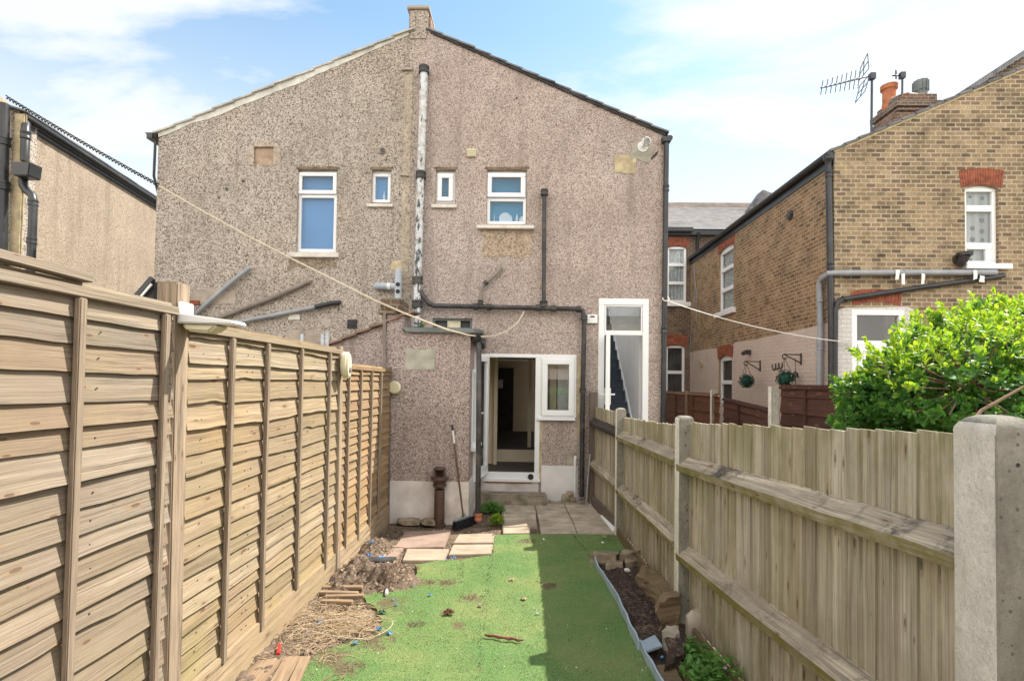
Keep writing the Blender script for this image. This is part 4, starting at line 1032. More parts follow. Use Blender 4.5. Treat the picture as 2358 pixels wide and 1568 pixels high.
# left neighbour's mirrored outhouse: wall with raking red tile coping
nx0, nx1 = onY(700, 900, YO).x, ox0 - .004
t0, t1 = onY(779, 787, YO), onY(866, 753, YO)
sl = (t1.z - t0.z) / (t1.x - t0.x)
m = MB(); m.plate([(nx0, -.05), (nx1, -.05), (nx1, t1.z + sl * .12), (nx0, t0.z - sl * (t0.x - nx0))], [], (0, YO + .03, 0), (1, 0, 0), (0, 0, 1), (0, 1, 0), YW - YO - .035); m.build('outhouse_wall', M_DASH_O, house, smooth=False)
m = MB()
for i in range(7):
    xa = t0.x - .35 + i * .19; xb = xa + .215; za = t0.z + sl * (xa - t0.x) + .012; zb = t0.z + sl * (xb - t0.x) - .01
    m.prism([(xa, YO - .03, za), (xb, YO - .03, zb), (xb, YO - .03, zb + .03), (xa, YO - .03, za + .035)], (0, .4, .02))
m.build('tile_coping', M_REDTILE, house, bevel=.004)
# pier of the party wall between the outhouses
m = MB(); a = rectY(876, 686, 922, 716, YO - .02); m.box(a[0], a[2], YO - .02, YO + .5, a[1] + .003, a[3]); pr = m.build('brick_pier', M_BRICKD, house, bevel=.01)
a2 = rectY(869, 706, 915, 719, YO - .03); m = MB(); m.box(a2[0], a[2] - .06, YO - .04, YO + .5, a2[1] - .02, a[1] - .0); m.build('pier_slab', M_STONE, pr, bevel=.01)
m = MB(); m.box(ox0 + .006, ox0 + .24, YO - .004, YO + .45, ozt - .01, a2[1] - .023); m.box(nx1 - .06, nx1 + .002, YO + .012, YO + .45, t1.z, a2[1] - .023); m.build('pier_base', M_DASH_O, pr, bevel=.01)
m = MB(); b_ = onY(887, 770, YO); m.tube([tuple(onY(886, 716, YO - .02)), tuple(onY(885, 850, YO - .02)), tuple(onY(883, 1205, YO - .02))], .022, 6); m.build('conduit', M_BRNPIPE, house)
# loose stones at the foot of the outhouse
for px, py, w_, h_, d_, lab in ((988, 1204, .15, .055, .10, 'weathered stone at the foot of the white plinth beside the iron vent stack'), (940, 1203, .19, .06, .09, 'broad dark stone at the foot of the white plinth near the fence')):
    p = onZ(px, py + 6, 0); m = MB(); m.blob((p.x, YO - .10, .04), (w_, d_, h_), px, 2, .35, 1.8, flat=.78); tag(m.build('stone', M_STONE), lab, 'stone')
# =================================================================== yellow brick house (right)
YG = 8.94
bh = thing('brick_house', 'yellow stock brick house with cream painted lower side wall and arched windows', 'house', (6.5, YG, 0))
XS = onY(1921, 600, YG).x
G = lambda x, y, d=0.0: onY(x, y, YG - d)
c = G(1925, 350); r2 = G(2358, 160)
gs = (r2.z - c.z) / (r2.x - XS)
ZE = c.z; GW = 4.3
YM = onX(1590, 640, XS).y
def ghole(x0, y0, x1, y1): a = rectY(x0, y0, x1, y1, YG); return a, [(a[0], a[1]), (a[2], a[1]), (a[2], a[3]), (a[0], a[3])]
def arch_top(a, rise, n=8):
    x0, z0, x1, z1 = a; pts = [(x0, z0), (x1, z0)]
    for i in range(n + 1):
        t = i / n; pts.append((x1 + (x0 - x1) * t, z1 + rise * 4 * t * (1 - t)))
    return pts
A_w, _ = ghole(2222, 434, 2300, 609); g1 = arch_top(A_w, .06)
A_d, _ = ghole(1961, 714, 2083, 1150); A_d = (A_d[0], .15, A_d[2], A_d[3]); g2 = [(A_d[0], A_d[1]), (A_d[2], A_d[1]), (A_d[2], A_d[3]), (A_d[0], A_d[3])]
m = MB(); m.plate([(XS, -.1), (XS + 2 * GW, -.1), (XS + 2 * GW, ZE), (XS + GW, ZE + gs * GW), (XS, ZE)], [g1, g2], (0, YG, 0), (1, 0, 0), (0, 0, 1), (0, 1, 0), .24, .11)
m.build('gable_wall', M_BRICK, bh, smooth=False)
# side wall with two windows
X_ = lambda x, y, d=0.0: onX(x, y, XS - d)
def shole(x0, y0, x1, y1): return rectX(x0, y0, x1, y1, XS)
A_s1 = shole(1655, 575, 1689, 715); A_s2 = shole(1655, 826, 1686, 930)
m = MB(); m.plate([(YG + .24, -.1), (YM, -.1), (YM, ZE), (YG + .24, ZE)], [arch_top(A_s1, .08), arch_top(A_s2, .08)], (XS, 0, 0), (0, 1, 0), (0, 0, 1), (1, 0, 0), .24, .11)
m.build('side_wall', M_BRICKS, bh, smooth=False)
# cream painted lower band (ragged stepped upper edge)
pts = [(YG + .002, -.05), (YM, -.05)]
for px, py in ((1582, 812), (1640, 802), (1646, 803), (1690, 793), (1692, 789), (1733, 783), (1800, 769), (1860, 755), (1905, 744)):
    q = onX(px, py, XS); pts.append((min(q.y, YM), q.z))
q = onX(1905, 744, XS); pts.append((YG + .002, q.z - .01))
m = MB(); m.plate(pts, [[(A_s2[0] - .0, A_s2[1]), (A_s2[2], A_s2[1]), (A_s2[2], A_s2[3] + .25), (A_s2[0], A_s2[3] + .25)]], (XS - .006, 0, 0), (0, 1, 0), (0, 0, 1), (1, 0, 0), .0055); m.build('painted_band', M_PAINTBR, bh, smooth=False)
a = ghole(1927, 706, 2107, 1100)[0]
m = MB(); m.plate([(XS + .002, -.05), (a[2] - .02, -.05), (a[2], a[3] - .4), (a[2] - .01, a[3] - .05), (A_d[2] + .06, a[3]), (A_d[0] - .12, a[3] - .03), (XS + .06, a[3] - .06), (XS + .002, a[3] - .2)], [g2], (0, YG - .006, 0), (1, 0, 0), (0, 0, 1), (0, 1, 0), .0055); m.build('painted_band', M_PAINTWH, bh, smooth=False)
# arches of red brick on edge
def arch(a, rise, h, n, plane, pos, proud=.006, over=.06):
    mb = MB(); u0, _, u1, z1 = a; w = (u1 - u0 + 2 * over)
    for i in range(n):
        t0, t1 = (i + .05) / n, (i + .95) / n
        f = lambda t: (u0 - over + w * t, z1 + rise * 4 * t * (1 - t))
        g = lambda t: (u0 - over - .04 + (w + .08) * t, z1 + h + rise * 3.2 * t * (1 - t))
        p = [f(t0), f(t1), g(t1), g(t0)]; pr = proud + U(0, .002)
        if plane == 'Y': mb.prism([(x, pos - pr, z) for x, z in p], (0, pr + .05, 0))
        else: mb.prism([(pos - pr, y, z) for y, z in p], (pr + .05, 0, 0))
    return mb.build('arch', M_REDBRICK, bh, bevel=.003)
arch((A_w[0], 0, A_w[2], A_w[3]), .06, .30, 17, 'Y', YG)
aa = rectY(1966, 668, 2070, 704, YG); arch((aa[0], 0, aa[2], aa[1]), .06, .24, 15, 'Y', YG, over=.02)
arch((A_s1[0], 0, A_s1[2], A_s1[3]), .08, .30, 15, 'X', XS); arch((A_s2[0], 0, A_s2[2], A_s2[3]), .08, .30, 15, 'X', XS, .010)
# gable window: top light, middle, bottom
def curtain(parent, x0, z0, x1, z1, Y, plane='Y', mat=None):
    mb = MB(); n = 40
    for i in range(n):
        u, v = x0 + (x1 - x0) * i / n, x0 + (x1 - x0) * (i + 1) / n
        d0, d1 = .02 * math.sin(i * 1.1), .02 * math.sin((i + 1) * 1.1)
        if plane == 'Y': mb.quad((u, Y + d0, z0), (v, Y + d1, z0), (v, Y + d1, z1), (u, Y + d0, z1))
        else: mb.quad((Y + d0, u, z0), (Y + d1, v, z0), (Y + d1, v, z1), (Y + d0, u, z1))
    return mb.build('net_curtain', mat or M_NET, parent)
def flower_net():
    mt = Mat('flowered_net', rough=.9, spec=.1)
    uv = mt.tc('UV')
    vv = mt.N('ShaderNodeTexVoronoi', {'Vector': uv, 'Scale': 5.5, 'Randomness': .35}, feature='F1')
    spot = mt.ramp(vv.outputs['Distance'], [(.22, 1.0), (.27, 0.0)])
    fold = mt.ramp(mt.noise(mt.N('ShaderNodeMapping', {'Vector': uv, 'Scale': (9, .4, 1)}).outputs[0], 1.0, 2), [(.35, (.34, .37, .37)), (.65, (.62, .65, .64))])
    mt.col(mt.mix(spot, fold, (.11, .12, .12)))
    return mt.m
M_FLOWER = flower_net()
m = MB(); y0 = YG + .05; frame(m, A_w[0], A_w[1], A_w[2], A_w[3] + .03, .07, y0, y0 + .06)
zA, zB = G(2260, 478).z, G(2260, 565).z
for z in (zA, zB): m.box(A_w[0] + .07, A_w[2] - .07, y0, y0 + .06, z - .055, z + .055)
m.box(A_w[2] - .18, A_w[2] - .071, y0 + .003, y0 + .058, A_w[1] + .07, zB - .056)
pts = [(A_w[0], y0 + .002, A_w[3] + .031), (A_w[2], y0 + .002, A_w[3] + .031)] + [(A_w[2] + (A_w[0] - A_w[2]) * t / 8, y0 + .002, A_w[3] + .032 + .06 * 4 * (t / 8) * (1 - t / 8)) for t in range(1, 8)]
m.prism(pts, (0, .055, 0))
gw = m.build('window', M_UPVC, bh, bevel=.006)
for z0_, z1_ in ((A_w[1] + .07, zB - .055), (zB + .055, zA - .055), (zA + .055, A_w[3] - .04)): pane(gw, A_w[0] + .07, z0_, A_w[2] - .07, z1_, y0 + .03, M_GLASSC)
m = MB(); m.box(A_w[0] - .1, A_w[2] + .1, y0 + .075, y0 + .085, A_w[1], A_w[3] + .03); m.build('net_curtain', M_FLOWER, gw)
b = rectY(2218, 609, 2331, 622, YG - .07); m = MB(); m.box(A_w[0] - .05, b[2], YG - .09, YG + .05, A_w[1] - .09, A_w[1] - .002); m.build('sill', M_UPVC, gw, bevel=.008)
# white back door with a top light
m = MB(); y0 = YG - .012; frame(m, A_d[0], A_d[1], A_d[2], A_d[3], .09, y0, y0 + .09); zt_ = G(2018, 790).z
m.box(A_d[0] + .09, A_d[2] - .09, y0 + .001, y0 + .089, zt_ - .04, zt_ + .04)
bd = m.build('back_door', M_UPVC, bh, bevel=.006)
pane(bd, A_d[0] + .09, zt_ + .04, A_d[2] - .09, A_d[3] - .09, y0 + .05, M_GLASSC)
m = MB(); frame(m, A_d[0] + .095, A_d[1] + .095, A_d[2] - .095, zt_ - .045, .13, y0 - .02, y0 + .04); bl = m.build('door_leaf', M_UPVC, bd, bevel=.006)
bx = MB(); bx.box(A_d[0] + .22, A_d[2] - .22, y0 + .0, y0 + .008, A_d[1] + .22, zt_ - .17); bx.build('pane', M_GLASSC, bd, smooth=False)
q = G(2010, 838); m = MB()
for rr in (.05, .09, .13): m.tube(arc((q.x + .12, y0 - .006, q.z - .06), rr, 40, 300, 16, (1, 0, 0), (0, 0, 1)), .008, 6)
m.build('glass_scroll', M_WHITEP, bd)
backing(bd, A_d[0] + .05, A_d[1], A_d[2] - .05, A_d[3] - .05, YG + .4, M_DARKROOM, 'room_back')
# side windows
def side_window(a, arched=True, n=3, curt=M_NET):
    y0_, z0_, y1_, z1_ = a; x0_ = XS + .05
    mb = MB()
    def bx(ya, yb, za, zb, d=0): mb.box(x0_ + d, x0_ + .06 - d, ya, yb, za, zb)
    bx(y0_, y1_, z0_, z0_ + .07); bx(y0_, y1_, z1_ - .05, z1_ + .08); bx(y0_, y0_ + .08, z0_ + .07, z1_ - .05); bx(y1_ - .08, y1_, z0_ + .07, z1_ - .05)
    cuts = (.36, .70) if n == 3 else (.48,)
    for k in cuts: z = z0_ + (z1_ - z0_) * k; bx(y0_ + .08, y1_ - .08, z - .05, z + .05, .002)
    w = mb.build('window', M_UPVC, bh, bevel=.005)
    mb = MB(); mb.box(x0_ + .03, x0_ + .037, y0_ + .08, y1_ - .08, z0_ + .07, z1_ - .05); mb.build('pane', M_GLASSC, w, smooth=False)
    curtain(w, y0_ - .05, z0_, y1_ + .05, z1_ + .05, x0_ + .085, 'X', curt)
    return w
w = side_window(A_s1); m = MB(); m.box(XS - .08, XS + .05, A_s1[0] - .15, A_s1[2] + .15, A_s1[1] - .13, A_s1[1] - .002); m.build('sill', M_UPVC, w, bevel=.01)
side_window(A_s2, n=2, curt=M_DARKROOM)
# outrigger roof, rake, gutter
m = MB(); nn = 18
for sgn in (1, -1):
    for i in range(nn):
        a_, b_ = i / nn, (i + 1.1) / nn
        xa, xb = GW * a_ - .08, GW * b_ - .08
        za, zb = ZE + gs * xa + .03, ZE + gs * min(xb, GW) + .012
        xx = lambda v: XS + v if sgn == 1 else XS + 2 * GW - v
        f = YG - .035
        m.prism([(xx(xa), f, za), (xx(min(xb, GW)), f, zb), (xx(min(xb, GW)), f, zb + .035), (xx(xa), f, za + .045)], (0, YM - f + 3.5, 0))
m.build('roof', M_TILE, bh, smooth=False)
m = MB(); m.prism([(XS - .0, YG - .012, ZE - .02), (XS + GW, YG - .012, ZE + gs * GW - .02), (XS + GW, YG - .012, ZE + gs * GW + .028), (XS - .02, YG - .012, ZE + .028)], (0, .0115, 0)); m.build('verge_pointing', M_SAND, bh, smooth=False)
m = MB()
gp = arc((XS - .075, 0, ZE - .02), .07, 180, 360, 8, (1, 0, 0), (0, 0, 1))
gp2 = arc((XS - .075, 0, ZE - .02), .06, 360, 180, 8, (1, 0, 0), (0, 0, 1))
m.prism([(p.x, YG - .04, p.z) for p in gp + gp2], (0, YM - YG + .0, 0)); m.box(XS - .02, XS - .001, YG - .02, YM, ZE - .22, ZE - .01); m.build('gutter', M_BLKPIPE, bh)
hp = lambda x, y, d=.06: tuple(onY(x, y, YG - d))
p = onY(1916, 352, YG - .03); bx0 = p.x
pipe('downpipe', [(XS - .07, YG + .05, ZE - .1), (XS - .07, YG + .04, ZE - .25), (XS - .065, YG - .02, 2.8), (XS - .065, YG - .02, .1)], .05, M_BLKPIPE, 'black downpipe at the wall corner', [((XS - .07, YG + .035, ZE - .38), (0, 0, 1)), ((XS - .065, YG, 3.9), (0, 0, 1))], 1.2, .1, parent=bh)
m = MB(); m.lathe((XS - .07, YG + .04, ZE - .22), [(.05, 0), (.055, .06), (.085, .1), (.085, .2), (.07, .2)], 12); m.build('hopper', M_BLKPIPE, bh)
pipe('waste_pipe', [hp(2293, 628, .08), hp(2120, 628, .08), hp(1940, 629, .08), tuple(onX(1918, 631, XS + .0) + Vector((-.1, -.05, 0))), tuple(onX(1893, 641, XS - .09)), tuple(onX(1887, 652, XS - .09)), tuple(onX(1889, 760, XS - .09)), tuple(onX(1887, 884, XS - .09)), tuple(onX(1887, 884, XS - .09) - Vector((0, 0, 1.5)))], .05, M_GREYPIPE, 'grey waste pipe bending round the corner', [(hp(2085, 628, .08), (1, 0, 0)), (tuple(onX(1888.5, 690, XS - .09)), (0, 0, 1)), (tuple(onX(1888.5, 800, XS - .09)), (0, 0, 1)), (tuple(onX(1888, 786, XS - .09)), (0, 0, 1))], 1.14, .09, parent=bh)
pipe('waste_pipe', [hp(2310, 634, .03), hp(2300, 637, .06), hp(2120, 662, .06), hp(1942, 689, .06), hp(1928, 697, .06), hp(1924, 712, .06), hp(1923, 800, .06), hp(1923, 884, .06), tuple(onY(1923, 884, YG - .06) - Vector((0, 0, 1.5)))], .042, M_BLKPIPE, 'black sloping waste pipe', [(hp(1944, 688.7, .06), (1, 0, 0))], 1.25, .08, parent=bh)
for px, py in ((2055, 630), (2230, 630), (2112, 640), (2247, 640), (2067, 640)):
    p = onY(px, py, YG - .01); a_ = (p.x - .035, p.z - .12, p.x + .03, p.z + .03); m = MB(); ragged(m, a_[0], a_[1], a_[2], a_[3], YG - .14, .05, .006, px, 4); m.build('torn_tape', M_WHITEP, bh, smooth=False)
m = MB(); p = onY(2206, 600, YG - .02)
m.lathe((p.x, YG - .01, p.z + .02), [(.09, 0), (.09, .06)], 14, (0, -1, 0)); m.tube([(p.x, YG - .05, p.z - .10), (p.x, YG - .11, p.z - .02), (p.x + .01, YG - .14, p.z + .06)], [.05, .075, .085], 14); m.lathe((p.x + .01, YG - .14, p.z + .05), [(.11, 0), (.115, .05), (.10, .06)], 14); m.build('flue_hood', M_OLDIRON, bh)
p = onX(1821, 496, XS); m = MB(); m.lathe((XS - .001, p.y, p.z), [(.10, 0), (.10, .02), (.07, .03), (.07, .05), (.03, .05)], 16, (-1, 0, 0)); m.build('round_vent', M_OLDIRON, bh)
p = onX(1617, 838, XS); m = MB(); m.lathe((XS - .006, p.y, p.z), [(.11, 0), (.11, .03), (.09, .05)], 16, (-1, 0, 0)); m.build('round_vent', M_SAND, bh)
p = onX(1728, 813, XS); m = MB(); m.box(XS - .12, XS - .004, p.y - .06, p.y + .06, p.z - .03, p.z + .07); m.tube([(XS - .1, p.y, p.z + .02), (XS - .2, p.y - .05, p.z - .02)], .05, 10); m.build('sensor_lamp', M_OLDIRON, bh, bevel=.006)
# thin grey cables near the inner corner
m = MB()
for k in range(2):
    pts = [onX(1600 - k * 4, 612 + k * 4, XS) + Vector((-.015, 0, 0))]
    for yy in range(640, 840, 16): pts.append(onX(1600 - k * 4 + 6 * math.sin(yy * .02 + k), yy, XS) + Vector((-.015, 0, 0)))
    m.tube(pts, .010, 5)
m.build('wall_cable', M_GREYPIPE, bh)
# main block behind
mx0 = 3.2
def mh(x0, y0, x1, y1): return rectY(x0, y0, x1, y1, YM)
B1 = mh(1536, 572, 1581, 696); B2 = mh(1533, 800, 1577, 910)
m = MB(); zme = onY(1560, 541, YM).z
m.plate([(mx0, -.1), (XS, -.1), (XS, zme), (mx0, zme)], [arch_top(B1, .08), arch_top(B2, .08)], (0, YM, 0), (1, 0, 0), (0, 0, 1), (0, 1, 0), .3, .11)
m.box(XS + .001, XS + 9, YM + .005, YM + .3, -.1, zme); m.build('main_wall', M_BRICKD, bh, smooth=False)
for a_, n_ in ((B1, 3), (B2, 2)):
    mb = MB(); y0_ = YM + .04; frame(mb, a_[0], a_[1], a_[2], a_[3] + .06, .075, y0_, y0_ + .06)
    for k in ((.36, .70) if n_ == 3 else (.48,)): z = a_[1] + (a_[3] - a_[1]) * k; mb.box(a_[0] + .075, a_[2] - .075, y0_ + .002, y0_ + .058, z - .05, z + .05)
    w = mb.build('window', M_UPVC, bh, bevel=.005)
    pane(w, a_[0] + .075, a_[1] + .075, a_[2] - .075, a_[3] - .02, y0_ + .03, M_GLASSC)
    curtain(w, a_[0] - .05, a_[1], a_[2] + .05, a_[3] + .1, y0_ + .095, 'Y', M_NET if n_ == 3 else M_DARKROOM)
    mb = MB(); mb.box(a_[0] - .1, a_[2] + .12, YM - .09, YM + .04, a_[1] - .14, a_[1] - .002); mb.build('sill', M_UPVC, w, bevel=.008)
arch((B1[0], 0, B1[2], B1[3]), .08, .28, 12, 'Y', YM); arch((B2[0], 0, B2[2], B2[3]), .08, .36, 12, 'Y', YM)
YR = YM + 4.2; zr_ = onY(1640, 473, YR).z
m = MB(); nn = 26
for i in range(nn):
    a_, b_ = i / nn, (i + 1.1) / nn
    ya, yb_ = YM - .25 + (YR - YM + .25) * a_, YM - .25 + (YR - YM + .25) * b_
    za, zb = zme + .12 + (zr_ - zme - .12) * a_ + .03, zme + .12 + (zr_ - zme - .12) * b_
    m.prism([(mx0, ya, za), (mx0, yb_, zb), (mx0, yb_, zb + .02), (mx0, ya, za + .025)], (14, 0, 0))
m.box(mx0, mx0 + 14, YR - .05, YR + .15, zr_ - .02, zr_ + .09); m.build('main_roof', M_TILEW, bh, smooth=False)
m = MB(); m.box(mx0, XS + .0, YM - .30, YM - .17, zme + .03, zme + .17); m.box(mx0, XS + 4, YM - .165, YM - .002, zme - .04, zme + .16); m.build('gutter', M_BLKPIPE, bh, bevel=.02)
q = onY(1607, 556, YM - .1); m = MB(); m.tube([(q.x, YM - .2, zme + .02), (q.x, YM - .06, zme - .25), (q.x, YM - .06, .2)], .05, 8); m.build('downpipe', M_BLKPIPE, bh)
# sooty party parapet with tile hanging seen over the gutter line
YP = YM + 2.2
P4 = [onY(1728, 478, YP), onY(1757, 437, YP), onY(1784, 447, YP), onY(1800, 462, YP), onY(1800, 490, YP), onY(1728, 490, YP)]
m = MB(); m.prism([tuple(p) for p in P4], (0, .5, 0)); m.build('party_parapet', M_TILE, bh, smooth=False)
# raised parapet of the main roof beyond the rake, with tile coping
YQ = 11.6; p0, p1 = onY(2182, 236, YQ), onY(2358, 121, YQ); sl_ = (p1.z - p0.z) / (p1.x - p0.x); m = MB(); nn = 20; LX = (p1.x - p0.x) * 1.35
for i in range(nn):
    xa, xb = p0.x + LX * i / nn, p0.x + LX * (i + .96) / nn
    za, zb = p0.z + sl_ * (xa - p0.x) + U(-.02, .02), p0.z + sl_ * (xb - p0.x) + U(-.02, .02)
    m.prism([(xa, YQ, za - .9), (xb, YQ, zb - .9), (xb, YQ, zb), (xa, YQ, za)], (0, .35, 0))
m.build('party_parapet', M_BRICKD, bh, smooth=False)
m = MB()
for i in range(nn * 2):
    xa, xb = p0.x + LX * i / nn / 2, p0.x + LX * (i + .9) / nn / 2
    za, zb = p0.z + sl_ * (xa - p0.x), p0.z + sl_ * (xb - p0.x); d = U(0, .03)
    m.prism([(xa, YQ - .06, za - .10 + d), (xb, YQ - .06, zb - .10 + d), (xb, YQ - .06, zb + .02 + d), (xa, YQ - .06, za + .02 + d)], (0, .45, 0))
m.build('parapet_coping', M_TILE, bh, smooth=False)
# chimney stack behind the rake
YC = 12.2
c0, c1 = onY(2058, 270, YC), onY(2166, 270, YC); ct = onY(2090, 208, YC).z; cm_ = onY(2090, 245, YC).z; cb = onY(2090, 340, YC).z
m = MB(); m.box(c0.x, c1.x - .15, YC, YC + .75, cb - .6, cm_ - .12)
m.box(c0.x + .06, c1.x - .09, YC - .05, YC + .80, cm_ - .12, cm_ - .04); m.box(c0.x + .0, c1.x - .02, YC - .10, YC + .85, cm_ - .04, cm_ + .10); m.box(c0.x + .14, c1.x - .10, YC - .04, YC + .79, cm_ + .10, ct - .10)
ch = m.build('chimney', M_BRICKC, bh, bevel=.012)
m = MB(); m.blob(((c0.x + c1.x) / 2, YC + .38, ct - .10), (.42, .4, .13), 4, 3, .3, 2.5); m.build('flaunching', M_RENDER, ch)
q = onY(2056, 230, YC + .4); qt = onY(2057, 193, YC + .4)
m = MB(); m.lathe((q.x - .02, YC + .5, q.z - .3), [(.17, 0), (.14, .3), (.14, qt.z - q.z + .18), (.18, qt.z - q.z + .2), (.185, qt.z - q.z + .30), (.12, qt.z - q.z + .30), (.11, .2)], 18); tag(m.build('chimney_pot', M_TERRA, ch), 'tall orange terracotta pot')
q = onY(2120, 216, YC + .7); qt = onY(2120, 190, YC + .7)
m = MB(); m.lathe((q.x, YC + .7, q.z - .25), [(.13, 0), (.13, .3), (.15, .32), (.15, qt.z - q.z + .27), (.14, qt.z - q.z + .27)], 14)
for k in range(10):
    an = k * .628; m.box(q.x + .155 * math.cos(an) - .012, q.x + .155 * math.cos(an) + .012, YC + .7 + .155 * math.sin(an) - .012, YC + .7 + .155 * math.sin(an) + .012, q.z + .02, qt.z + .02)
tag(m.build('chimney_pot', M_LEAD, ch), 'grey slotted metal cowl')
# aerials
YA = 10.4
a0, a1 = onY(2006, 306, YA), onY(2008, 168, YA)
ae = thing('tv_aerial', 'dark long television aerial with comb of rods on a tall mast above the brick roof', 'aerial', (a0.x, YA, a0.z - .3))
m = MB(); m.tube([(a0.x, YA, a0.z - .4), tuple(a1)], .022, 8); m.build('mast', M_AERIAL, ae)
b0, b1 = onY(1891, 203, YA - .9), onY(2014, 173, YA + .05)
m = MB(); m.tube([tuple(b0), tuple(b1)], .016, 8); m.box(a1.x - .05, a1.x + .05, YA - .05, YA + .05, a1.z - .14, a1.z - .02); m.build('boom', M_AERIAL, ae)
bd_ = (b1 - b0)
for k in range(9):
    p = b0 + bd_ * (.01 + .085 * k); m = MB(); ln_ = .10 + .008 * k
    m.tube([tuple(p + Vector((-.012, -.06, ln_))), tuple(p + Vector((.012, .06, -ln_)))], .0075, 5); m.build('rod', M_AERIAL, ae)
m = MB()
pr = b0 + bd_ * .80
for sg in (1, -1):
    e = [pr + Vector((-.05, -.2, .05 * sg)), pr + Vector((.02, .22, .05 * sg)), pr + Vector((.06, .22, .32 * sg)), pr + Vector((-.06, -.18, .36 * sg))] if sg == 1 else [pr + Vector((-.03, -.2, -.06)), pr + Vector((.03, .2, -.06)), pr + Vector((-.06, .2, -.40)), pr + Vector((-.12, -.2, -.38))]
    for i in range(4): m.tube([tuple(e[i]), tuple(e[(i + 1) % 4])], .008, 5)
    for t in (.5,):
        m.tube([tuple(e[0].lerp(e[3], t)), tuple(e[1].lerp(e[2], t))], .008, 5); m.tube([tuple(e[0].lerp(e[1], t)), tuple(e[3].lerp(e[2], t))], .008, 5)
m.build('reflector', M_AERIAL, ae)
q = onY(2077, 215, 12.4); qt = onY(2078, 172, 12.4)
ae2 = thing('roof_aerial', 'small aerial with looped head on a short pole above the chimney pots', 'aerial', tuple(q))
m = MB(); m.tube([(q.x, 12.4, q.z - .4), tuple(qt)], .022, 8); m.build('mast', M_AERIAL, ae2)
m = MB(); m.tube([tuple(qt + Vector((.06, 0, -.02))), tuple(qt + Vector((-.24, 0, -.03)))], .018, 6); m.tube(arc(qt + Vector((-.15, 0, -.0)), .11, 0, 360, 16, (.45, .5, 0), (0, 0, 1)), .01, 5, False); m.box(qt.x - .06, qt.x + .05, 12.35, 12.45, qt.z - .10, qt.z + .04); m.build('head', M_AERIAL, ae2)

# hanging things on the painted side wall
def bracket(px0, py0, px1, py1, lab):
    """plate end (px1), scroll end (px0): a horizontal arm with a diagonal stay, standing off the wall"""
    w0 = onX(px1, (py0 + py1) / 2, XS - .02); zt_, zb_ = onX(px1, py0, XS - .02).z, onX(px1, py1, XS - .02).z
    tip = onY(px0, py0, w0.y)
    t = thing('wall_bracket', lab, 'bracket', tuple(w0), 'iron brackets on the painted wall')
    m = MB(); m.box(XS - .026, XS - .008, w0.y - .02, w0.y + .02, zb_ - .03, zt_ + .03); m.build('back_plate', M_OLDIRON, t)
    m = MB(); m.tube([(XS - .02, w0.y, zt_), (tip.x, w0.y, tip.z + .01)], .012, 6); m.tube(arc((tip.x - .0, w0.y, tip.z - .03), .045, 60, 330, 12, (1, 0, 0), (0, 0, 1)), .011, 6); m.build('arm', M_OLDIRON, t)
    m = MB(); m.tube([(XS - .02, w0.y, zb_), (tip.x, w0.y, tip.z)], .012, 6); m.build('stay', M_OLDIRON, t)
    return Vector((tip.x, w0.y, tip.z - .05)), w0.y
t1, y1_ = bracket(1718, 833, 1750, 852, 'black iron bracket holding the left topiary ball, under the small sensor lamp')
t2, y2_ = bracket(1807, 817, 1844, 836, 'black iron bracket holding the right topiary ball and a hanging bell')
def topiary(tip, px, py, rpx, lab):
    c = onY(px, py, tip.y); c.x = tip.x + (c.x - tip.x) * .5; r = rpx / SF * tip.y
    t = thing('topiary_ball', lab, 'hanging plant', tuple(c), 'artificial topiary balls hanging on the painted wall')
    m = MB()
    for k in range(420):
        v = Vector((random.gauss(0, 1), random.gauss(0, 1), random.gauss(0, 1))).normalized()
        p = c + v * r * U(.7, 1.0); a = v.cross(Vector((rnd(), rnd(), rnd()))).normalized(); b = v.cross(a); s = r * .2
        m.add([p - a * s * .5, p + v * s * .5 + b * s * .4, p + a * s * .5 + v * s * .3, p - b * s * .5], [(0, 1, 2, 3)])
    m.blob(c, r * .72, 3, 2, .1)
    m.build('foliage', M_LEAFD, t, recalc=False)
    m = MB()
    for k in range(3):
        an = k * 2.1; m.tube([tuple(tip), (c.x + r * .7 * math.cos(an), c.y + r * .7 * math.sin(an), c.z + r * .7)], .005, 4)
    m.build('hanger', M_OLDIRON, t)
topiary(t1, 1719, 877, 17, 'round dark green topiary ball on the painted wall, nearer the side window')
topiary(t2, 1808, 871, 19.5, 'round dark green topiary ball hanging beside three horseshoes')
q = onX(1834, 846, XS - .05); bell = thing('hand_bell', 'small dark bell hanging from the right wall bracket', 'bell', tuple(q))
m = MB(); qb = Vector((t2.x + .2, t2.y, t2.z)); m.lathe((qb.x, qb.y, qb.z - .38), [(.07, 0), (.055, .03), (.045, .09), (.015, .12), (.006, .13), (.006, .36)], 12); m.build('bell', M_OLDIRON, bell)
m = MB(); m.tube([(qb.x, qb.y, qb.z - .52), (qb.x, qb.y, qb.z - .36)], .008, 5); m.build('clapper', M_OLDIRON, bell)
for k, (px, lab) in enumerate(((1782, 'black horseshoe on the cream wall, leftmost of three'), (1789.5, 'black horseshoe on the cream wall, middle of three'), (1797, 'black horseshoe on the cream wall, nearest the topiary ball'))):
    p = onX(px, 843 - k * 1.5, XS - .02); m = MB(); m.tube(arc((XS - .018, p.y, p.z), .075, 150, 390, 14, (0, 1, 0), (0, 0, 1)), .014, 6); tag(m.build('horseshoe', M_OLDIRON), lab, 'horseshoe', 'horseshoes nailed on the painted wall')
p = onX(1785, 1030, XS)
q = onX(1789, 860, XS)
